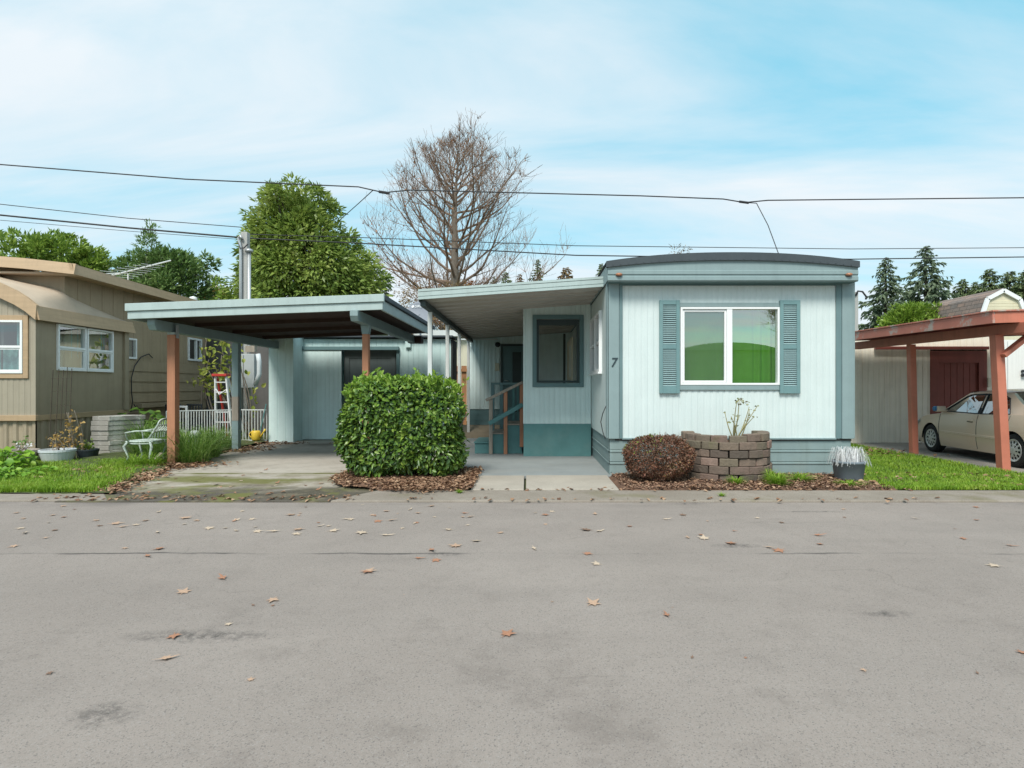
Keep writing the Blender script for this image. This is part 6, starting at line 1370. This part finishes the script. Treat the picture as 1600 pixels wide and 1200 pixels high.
# bare deciduous tree
def bare_tree():
    d = 38.; base = Vector((X(712, d), d, 0)); k = d/F
    bt = thing('bare_tree', 'tall leafless deciduous tree with a fan of fine branches against the sky', 'tree', base)
    r_ = random.Random(11)
    tr = MB(); tp = [base, base+Vector((.0, 0, 3)), Vector((X(711, d), d, Z(440, d))), Vector((X(710, d), d, Z(330, d))), Vector((X(713, d), d, Z(285, d))), Vector((X(716, d), d, Z(240, d)))]
    tr.tube(tp, [.36, .31, .27, .17, .08, .02], 10); tr.build('trunk', M['bark'], bt, smooth=True)
    segs = {0: MB(), 1: MB()}
    def P(t):
        f = t*(len(tp)-1); i = min(int(f), len(tp)-2); return tp[i].lerp(tp[i+1], f-i)
    ev = [(228, 700, 735), (243, 676, 756), (262, 650, 790), (290, 618, 842), (330, 598, 858), (390, 572, 892), (440, 570, 895), (520, 560, 900)]
    def inside(q):
        y = CY-(q.z-H)*F/d; x = CX+q.x*F/d
        if y < 228: return False
        a_, b_ = np.interp(y, [e[0] for e in ev], [e[1] for e in ev]), np.interp(y, [e[0] for e in ev], [e[2] for e in ev]); j = r_.gauss(0, 9)
        return a_+j < x < b_+j
    def grow(p, dr, L, r0, lev, n):
        pts = [p]; q = p.copy(); dd = dr.normalized(); st = L/n
        for i in range(n):
            if i > 0 and not inside(q): n = i; break
            dd = (dd+Vector((r_.gauss(0, .10), r_.gauss(0, .10), r_.gauss(0, .07)+(.085 if lev < 2 else .05)))).normalized(); q = q+dd*st; pts.append(q.copy())
        rr_ = [max(.006, r0*(1-.85*i/n)) for i in range(n+1)]; pts = pts[:n+1]
        segs[0 if lev < 2 else 1].tube(pts, rr_, 6 if lev == 0 else (4 if lev == 1 else 3), cap=False)
        return pts, rr_
    prim = []
    for i in range(66):
        t = .30+.66*(i/65.)**1.25; p = P(t); az = i*2.399+r_.uniform(-.3, .3); low = min(1, 1-(t-.36)/.6)
        el = r_.uniform(.18, .55)+(.45*(1-low)**1.5); L = (1.0+8.6*low**.62)*r_.uniform(.55, 1.05)
        if i < 16: el = r_.uniform(.02, .5); L *= r_.uniform(.7, 1.0)
        dr = Vector((math.cos(az)*math.cos(el)*1.12, math.sin(az)*math.cos(el)*.55, math.sin(el)))
        prim.append(grow(p, dr, L, .032+.068*low, 0, 11))
    sec = []
    for pts, rs in prim:
        n = len(pts)
        m_ = max(6, int(16*(pts[0]-pts[-1]).length/9))
        for j in range(m_):
            i = r_.randint(min(2, n-1), n-1); dr = (pts[i]-pts[i-1]).normalized(); sd_ = Vector((r_.gauss(0, 1), r_.gauss(0, 1), r_.gauss(0, .6)+.25)).normalized()
            sec.append(grow(pts[i], dr*.85+sd_*.75, r_.uniform(1.0, 2.9)*(1.15-.55*i/n), max(.014, rs[i]*.55), 1, 7))
    for pts, rs in sec:
        n = len(pts)
        for j in range(7):
            i = r_.randint(min(2, n-1), n-1); dr = (pts[i]-pts[i-1]).normalized(); sd_ = Vector((r_.gauss(0, 1), r_.gauss(0, 1), r_.gauss(0, .6)+.25)).normalized()
            tw, _ = grow(pts[i], dr*.9+sd_*.7, r_.uniform(.5, 1.35), .013, 2, 4)
            if r_.random() < .7:
                grow(tw[-1], (tw[-1]-tw[-2]).normalized()+Vector((r_.gauss(0, .6), r_.gauss(0, .6), .3)), r_.uniform(.3, .7), .010, 2, 2)
    segs[0].build('branches', pm('bare branches', (.22, .155, .115), .9, .2), bt, fixn=False); segs[1].build('twigs', pm('bare twigs', (.30, .195, .14), .9, .2, fine=0), bt, fixn=False)
    pp = []
    for pts, rs in sec:
        for q in pts[2:]:
            pr = .30 if (q.z < 7.0) else (.10 if q.x < base.x-2.0 else .03)
            if q.z < 10 and q.x < base.x-1.0: pr += .12
            for _ in range(3):
                if r_.random() < pr: pp.append([q.x+r_.gauss(0, .12), q.y+r_.gauss(0, .12), q.z+r_.gauss(0, .12)])
    pp = np.array(pp); V, Fq = leaf_arrays(pp, rnd_dir(len(pp))+[0, 0, -.5], rnd_dir(len(pp)), rng.uniform(.10, .20, len(pp)), .10, 1); fast_mesh('last_leaves', V, Fq, ML['rust'], bt)
    return bt
bt = bare_tree()
b2 = bt.copy(); COL.objects.link(b2); b2.location = (26.8, -40, 0); b2.rotation_euler = (0, 0, 1.9); b2['label'] = 'leafless tree across the road, seen only mirrored in the front window'
for ch_ in list(bt.children): q_ = ch_.copy(); COL.objects.link(q_); q_.parent = b2
def conifer(name, label, px, ytop, ybase_px, hwid_px, d, mat, nb, group=None, seed=0, gap=.0, dense=14):
    r_ = random.Random(seed); x, zt_ = X(px, d), Z(ytop, d); R0 = hwid_px*d/F; z0 = max(.5, Z(ybase_px, d)-2)
    t = thing(name, label, 'tree', (x, d, 0), group=group); s = MB(); s.tube([(x, d, 0), (x, d, zt_*.6), (x, d, zt_)], [zt_*.022, zt_*.013, .02], 7)
    P_ = []; A_l = []; L_ = []
    for i in range(nb):
        f = i/nb; z = z0+(zt_-z0)*(1-(1-f)**1.15); az = i*2.399+r_.uniform(-.5, .5); ln = R0*((1-f)**.8)*r_.uniform(.55, 1.12)+.04*R0
        if r_.random() < gap: ln *= .45
        dr = Vector((math.cos(az), math.sin(az), 0)); pts = [Vector((x, d, z))+dr*(ln*q)+Vector((0, 0, ln*(.18*q-.42*q*q+(.16*q**4)))) for q in np.linspace(0, 1, 5)]
        s.tube(pts, [max(.012, ln*.014)*(1-.8*k/4) for k in range(5)], 4, cap=False)
        m_ = int(dense*(.4+ln/R0))
        for k in range(m_):
            q = r_.uniform(.12, 1); ff = q*4; ii = min(int(ff), 3); p = pts[ii].lerp(pts[ii+1], ff-ii); side = r_.choice((-1, 1)); tn = Vector((-dr.y, dr.x, 0))*side
            P_.append(p); A_l.append(dr*r_.uniform(.2, .9)+tn*r_.uniform(.2, .9)*(1.15-q)+Vector((0, 0, r_.uniform(-.75, .08)))); L_.append(ln*r_.uniform(.18, .36)*(1.2-.5*q)+.06*R0*r_.random())
    s.build('trunk', M['darkbark'], t)
    P_ = np.array([list(p) for p in P_]); A_l = np.array([list(p) for p in A_l]); L_ = np.array(L_)
    V, Fq = leaf_arrays(P_, A_l, rnd_dir(len(P_))*.7+[0, 0, .8], L_, L_*.30+.03, 1, .25); fast_mesh('crown', V, Fq, mat, t); return t
conifer('fir_tree', 'tall dark fir rising highest on the right', 1447, 384, 530, 70, 44, ML['conifer2'], 185, None, 3, .2, 26)
conifer('fir_tree', 'drooping grey-green fir close to the roof corner', 1384, 402, 540, 58, 36, ML['conifer2'], 185, None, 4, .15, 26)
GF = 'small firs on the skyline'
for i, (px, yt, hw, d, lab) in enumerate(((1505, 436, 22, 75, 'small distant fir left of the gambrel roof peak'), (1524, 440, 18, 78, 'smaller distant fir beside the gambrel roof'), (1546, 420, 26, 70, 'pointed fir above the gambrel ridge'), (1578, 424, 28, 72, 'broad fir above the gambrel gable'), (1606, 418, 26, 68, 'fir cut by the right edge'),
                     (840, 405, 16, 80, 'small distant fir behind the bare tree'), (790, 425, 16, 82, 'low distant fir near the bare trunk'), (812, 428, 14, 84, 'tiny distant fir between two others'), (772, 432, 12, 84, 'tiniest distant fir over the patio awning'), (940, 412, 20, 76, 'dark fir peeping past the left roof corner'), (885, 418, 24, 70, 'yellowish fir above the patio awning'), (598, 425, 14, 80, 'distant fir between the evergreen and the bare tree'))):
    conifer('small_fir', lab, px, yt, 530, hw*2.3, d, ML['conifer'] if i not in (7, 10) else ML['brushy'], 150, GF, 20+i, .05, 34)
shaped_tree('brown_brush', 'brown shrubby mass at the foot of the bare tree', [(418, 690, 705), (428, 672, 722), (445, 665, 735), (520, 660, 740)], 60, 2, 70, 60, .7, .3, .09, ML['brushy'], M['bark'], .1)
shaped_tree('rust_brush', 'rust coloured brush left of the bare trunk', [(432, 700, 745), (440, 690, 760), (470, 640, 770), (540, 630, 780)], 45, 2, 90, 60, .6, .22, .09, ML['rust'], M['bark'], .1)
shaped_tree('golden_shrub', 'golden brown shrub left of the evergreen skirt', [(442, 328, 345), (452, 318, 352), (500, 312, 352)], 34, 1, 40, 60, .5, .2, .08, ML['dry'], M['bark'], .1)
shaped_tree('twiggy_treetop', 'faint bare treetop just over the arched roof', [(376, 1052, 1068), (385, 1042, 1078), (420, 1040, 1080)], 50, 1, 26, 10, .5, .22, .07, ML['brushy'], M['bark'], .05)
# slim pole behind the right corner of the home
sp = thing('slim_pole', 'slim grey pole with a wire loop behind the right roof corner', 'pole', (X(1338, 22), 22, 0)); d = 22
s = MB(); s.box(X(1336, d), X(1341, d), d, d+.12, 0, Z(456, d)); s.build('post', M['polewood'], sp)
s = MB(); s.tube([(X(1336, d), d-.03, Z(462, d)), (X(1340, d), d-.03, Z(455, d)), (X(1347, d), d-.03, Z(456, d)), (X(1353, d), d-.03, Z(464, d)), (X(1352, d), d-.03, Z(468, d))], .035, 6); s.build('cable_loop', M['cable'], sp, smooth=True)
wh_ = thing('weatherhead', 'small curled cable head on a thin mast above the tan home', 'mast', (X(335, 26), 26, 0)); d = 26
s = MB(); s.tube([(X(328, d), d, 0), (X(328, d), d, Z(452, d))], .05, 6); s.build('mast', M['steel'], wh_)
s = MB(); s.tube([(X(314, d), d, Z(470, d)), (X(316, d), d, Z(456, d)), (X(324, d), d, Z(447, d)), (X(329, d), d, Z(455, d)), (X(325, d), d, Z(470, d))], .03, 6); s.tube([(X(323, d), d, Z(449, d)), (X(327, d), d, Z(445, d))], .1, 8); s.build('cable_loop', M['cable'], wh_, smooth=True)

# ------------------------------------------------------------------ overhead wires
def wire(label, pts, r, sag=0.):
    P3 = [Vector((X(px, d), d, Z(py, d))) for px, py, d in pts]; out = []
    for a, b in zip(P3[:-1], P3[1:]):
        for k in range(12): t = k/12; out.append(a.lerp(b, t)-Vector((0, 0, sag*4*t*(1-t)*(b-a).length/10)))
    out.append(P3[-1]); s = MB(); s.tube(out, r, 5)
    tag(s.build('overhead_wire', M['cable'], smooth=True, origin=P3[0]), label, 'wire', 'overhead utility wires')
wire('highest overhead wire, crossing the whole picture above the roofs', [(-700, 208, 15), (0, 257, 15), (290, 280, 15), (560, 292, 15), (600, 301, 15), (640, 297, 15), (1000, 306, 15), (1130, 311, 15), (1163, 316.5, 15), (1200, 313, 15), (1600, 309, 15), (2300, 298, 15)], .016)
s = MB(); s.tube([(X(592, 15), 15, Z(299.5, 15)), (X(608, 15), 15, Z(302, 15))], .035, 6); s.tube([(X(1155, 15), 15, Z(315, 15)), (X(1168, 15), 15, Z(317, 15))], .03, 6) if False else None
tag(s.build('wire_splice', M['cable'], origin=(X(600, 15), 15, Z(301, 15))), 'dark splice sleeve on the highest wire near the evergreen', 'splice')
s = MB(); s.tube([(X(1155, 15), 15, Z(315, 15)), (X(1170, 15), 15, Z(317, 15))], .03, 6); tag(s.build('wire_splice', M['cable'], origin=(X(1162, 15), 15, Z(316, 15))), 'dark splice sleeve on the highest wire above the arched roof', 'splice')
wire('drop wire from the highest wire down to the arched roof', [(1163, 316.5, 15), (1182, 317.5, 15), (1200, 352, 14.6), (1217, 398, 14.2)], .011)
wire('drop wire from the highest wire down into the evergreen', [(583, 297, 15), (560, 318, 17), (533, 342, 19)], .012)
wire('thin upper wire from the far left to the service pole', [(-500, 268, 18), (0, 319, 18), (200, 341, 18), (377, 355, 18)], .012)
wire('thick lower wire from the far left to the service pole', [(-500, 272, 18), (0, 336, 18), (200, 356, 18), (374, 371, 18)], .026)
wire('faint lowest wire from the far left to the service pole', [(-500, 300, 18), (0, 344, 18), (200, 361, 18), (374, 374, 18)], .008)
wire('thin wire running right from behind the evergreen', [(384, 366, 18.3), (560, 371, 19), (900, 384, 20), (1330, 389, 21), (1600, 387, 21), (2300, 380, 21)], .013)
wire('thick wire running right behind the arched roof', [(384, 372, 18.3), (560, 380, 19), (900, 399, 20), (1330, 405, 21), (1600, 401.5, 21), (2300, 388, 21)], .020)

# ------------------------------------------------------------------ fallen leaves
def litter(name, label, P, mat, L0, L1, flat=.5, cat='leaf litter'):
    n = len(P); az_ = rng.uniform(0, 2*np.pi, n); A = np.stack([np.cos(az_), np.sin(az_), rng.normal(size=n)*.25*flat], 1); Nn = rnd_dir(n)*flat*.8+[0, 0, 1]
    L = rng.uniform(L0, L1, n); V, Fq = leaf_arrays(P, A, Nn, L, L*rng.uniform(.45, .8, n), 2, .22); return tag(fast_mesh(name, V, Fq, mat), label, cat, kind='stuff')
P = scatter(7500, -3.15, -.85, 8.05, 10.4, lambda x, y: (y > 8.25+.12*np.sin(x*5)+np.clip(-(x+2.1), 0, 2)*.85+rng.normal(size=x.shape)*.07), .075); P[:, 2] += rng.uniform(-.02, .035, len(P)); litter('hedge_leaf_litter', 'brown dead leaves heaped under the laurel hedge', P, ML['litter'], .025, .075)
P = scatter(7600, 1.35, 5.1, 8.42, 9.85, lambda x, y: np.ones_like(x, bool), .06); P[:, 2] += rng.uniform(-.015, .02, len(P)); litter('bark_chips', 'reddish bark chips covering the planting bed', P, ML['bark'], .02, .05, .6)
P = scatter(420, 1.5, 5.2, 8.42, 9.6, lambda x, y: rng.uniform(size=len(x)) < np.where(x > 3.2, .9, .35), .08); litter('bed_leaf_litter', 'tan dead leaves scattered on the planting bed', P, ML['litter'], .05, .10)
e_ = rng.uniform(8.15, 12.0, 620); P = np.stack([drive_edge(e_)+rng.normal(size=620)*.13-.05, e_, np.full(620, .045)+rng.uniform(0, .02, 620)], 1); litter('edge_leaf_litter', 'dead leaves along the left edge of the driveway', P, ML['litter'], .04, .10, .35)
P = np.concatenate([np.array([-6.7, 11.0, .06])+rng.normal(size=(420, 3))*[.42, .22, .012], np.array([-6.85, 13.9, .05])+rng.normal(size=(260, 3))*[.3, .4, .01], np.array([-6.7, 15.4, .05])+rng.normal(size=(120, 3))*[.5, .2, .01]]); litter('post_leaf_litter', 'dead leaves gathered round the left carport posts', P, ML['litter'], .05, .12)
P = np.concatenate([scatter(240, -11, -5.9, 8.3, 11, in_verge, .08), scatter(150, 5.0, 10, 8.45, 10, in_lawn_r, .065), np.array([7.6, 13.2, .07])+rng.normal(size=(130, 3))*[.7, .5, .01]]); litter('lawn_leaf_litter', 'dead leaves lying on the two lawns', P, ML['litter'], .05, .11)
xx = rng.uniform(-6.6, -2.3, 170); P = np.stack([xx, 7.70+np.abs(rng.normal(size=170))*.22, np.full(170, .03)], 1); x2 = rng.uniform(-2.4, 5.5, 150); P = np.concatenate([P, np.stack([x2, np.where(rng.uniform(size=150) < .6, 8.42, 7.70)+rng.normal(size=150)*.05, np.full(150, .045)], 1)]); litter('kerb_leaf_litter', 'dead leaves drifted along the edge of the road', P, ML['litter'], .035, .09, .3)
# single leaves on the road and drive: five-lobed, slightly curled, each an object of its own
def lobed(seed, curl):
    r_ = random.Random(seed); pts = []; n = 5
    el = seed % 3 == 2
    for i in range(n):
        a = (-1.5+3.0*i/(n-1)) if el else (-2.2+4.4*i/(n-1)); Lb = ((.34, .55, 1.25, .55, .34) if el else (.62, .85, 1, .85, .62))[i]*r_.uniform(.8, 1.12)
        pts += [(Lb*math.sin(a)*.98, Lb*math.cos(a)), ((Lb*.62)*math.sin(a+.2), (Lb*.62)*math.cos(a+.2)), (.36*math.sin(a+.55), .36*math.cos(a+.55))]
    pts = pts[:-1]+[(.05, -.28), (.02, -.75), (-.02, -.75), (-.05, -.28)]
    s = MB(); vs = [(0, 0, .02)]+[(p[0], p[1], curl*(p[0]**2*.5+(abs(p[1])**2)*.35)+r_.uniform(0, .12)*curl) for p in pts]
    m_ = len(pts); s.add(vs, [(0, i+1, (i+1) % m_+1) for i in range(m_)]); me = bpy.data.meshes.new('fallen_leaf'); me.from_pydata([tuple(v) for v in s.v], [], s.f); return me
LC = [('pale tan', (.44, .29, .20)), ('orange brown', (.35, .17, .10)), ('dull brown', (.20, .12, .08)), ('bleached cream', (.50, .39, .29))]
LM = [[lobed(3*i+j, (.04, .14, .4)[j]) for j in range(3)] for i in range(4)]
for i, (nm, c) in enumerate(LC):
    mt = pm('fallen leaf '+nm, c, .7, .25, scale=14)
    for me in LM[i]: me.materials.append(mt)
GLV = 'fallen leaves on the road'
spots = [(575, 894, 1, .11), (575, 893, 0, .1), (348, 905, 1, .11), (287, 926, 0, .10), (427, 938, 0, .09), (395, 946, 2, .04), (358, 976, 3, .05), (272, 995, 1, .09), (257, 1031, 0, .10), (792, 992, 1, .10), (926, 944, 0, .11), (1042, 963, 1, .08), (933, 882, 3, .09), (917, 866, 1, .09), (674, 860, 1, .11), (712, 854, 0, .13), (745, 846, 3, .10), (652, 873, 1, .08), (681, 876, 1, .09), (1142, 850, 1, .13), (1200, 856, 0, .10), (1218, 861, 1, .12), (1100, 842, 3, .12), (1075, 841, 0, .08), (1096, 836, 1, .07),
         (917, 829, 2, .13), (935, 831, 3, .10), (984, 823, 1, .07), (1281, 851, 1, .08), (1276, 837, 1, .10), (1554, 885, 3, .11), (1505, 842, 1, .08), (1576, 853, 1, .09), (1526, 793, 1, .08), (1525, 813, 1, .07), (1433, 811, 3, .07), (1222, 817, 2, .07), (1184, 810, 3, .06), (1039, 812, 3, .08), (1066, 805, 2, .09), (1318, 796, 0, .06), (930, 804, 0, .10), (862, 800, 3, .07), (853, 805, 1, .10), (834, 857, 3, .09), (1598, 1021, 1, .06),
         (250, 858, 1, .11), (230, 869, 1, .09), (195, 857, 0, .06), (23, 854, 0, .08), (40, 833, 3, .10), (33, 826, 3, .09), (86, 829, 2, .07), (73, 841, 0, .07), (155, 822, 2, .07), (180, 819, 0, .12), (190, 824, 0, .10), (226, 814, 0, .09), (288, 810, 0, .13), (246, 832, 3, .08), (326, 826, 3, .12), (402, 831, 3, .10), (430, 831, 3, .12), (465, 828, 0, .12), (463, 835, 3, .10), (498, 823, 3, .08), (520, 830, 3, .12), (565, 833, 3, .13), (600, 837, 3, .11), (455, 805, 0, .12), (548, 812, 3, .09), (610, 814, 0, .11), (590, 815, 1, .10), (675, 791, 0, .10), (736, 808, 0, .11), (700, 828, 3, .10), (783, 833, 0, .07), (640, 797, 3, .08), (370, 813, 3, .09), (393, 812, 3, .08), (247, 801, 3, .09)]
for i in range(42): spots.append((random.uniform(0, 1600) if i < 16 else random.uniform(20, 760), random.uniform(788, 832), random.choice((0, 0, 1, 2, 3, 3)), random.uniform(.04, .085)))
for i in range(10): spots.append((random.uniform(0, 1600), random.uniform(870, 1080), random.choice((0, 1, 2)), random.uniform(.015, .04)))
sp_lab = {(926, 944): 'long pale leaf with a thin stalk in the middle of the road', (792, 992): 'orange brown leaf alone at the lower centre of the road', (1554, 885): 'bleached cream leaf alone near the right edge of the road', (257, 1031): 'pale tan leaf lowest on the left of the road', (917, 829): 'dark curled leaf below the porch path', (1142, 850): 'rust leaf on the dark tar patch'}
for i, (px, py, kc, sz) in enumerate(spots):
    dd_ = H*F/(py-CY); me = LM[kc][i % 3]; o = bpy.data.objects.new('fallen_leaf', me); COL.objects.link(o)
    o.location = (X(px, dd_), dd_, .006); o.rotation_euler = (random.uniform(-.12, .12), random.uniform(-.12, .12), random.uniform(0, 6.28)); o.scale = (sz*.78, sz*.78, sz*.6)
    o.location.z = .004+.05*sz
    lab = sp_lab.get((px, py)) or ('%s fallen leaf lying %s' % (LC[kc][0], 'flat on the far side of the grey road' if py < 840 else ('loose near the seam of the grey road' if py < 900 else 'alone on the near grey asphalt')))
    tag(o, lab, 'leaf', GLV)
GDV = 'fallen leaves on the driveway'
for i in range(34):
    me = LM[i % 4][i % 3]; o = bpy.data.objects.new('fallen_leaf', me); COL.objects.link(o); y = random.uniform(7.8, 10.0) if i < 26 else random.uniform(10, 15); x = random.uniform(drive_edge(y)+.1, -2.75 if y < 8.6 else -3.2)
    o.location = (x, y, .022); sz = random.uniform(.04, .085); o.scale = (sz,)*3; o.rotation_euler = (random.uniform(-.2, .2), random.uniform(-.2, .2), random.uniform(0, 6.28))
    tag(o, '%s fallen leaf lying on the mossy concrete driveway' % LC[i % 4][0], 'leaf', GDV)
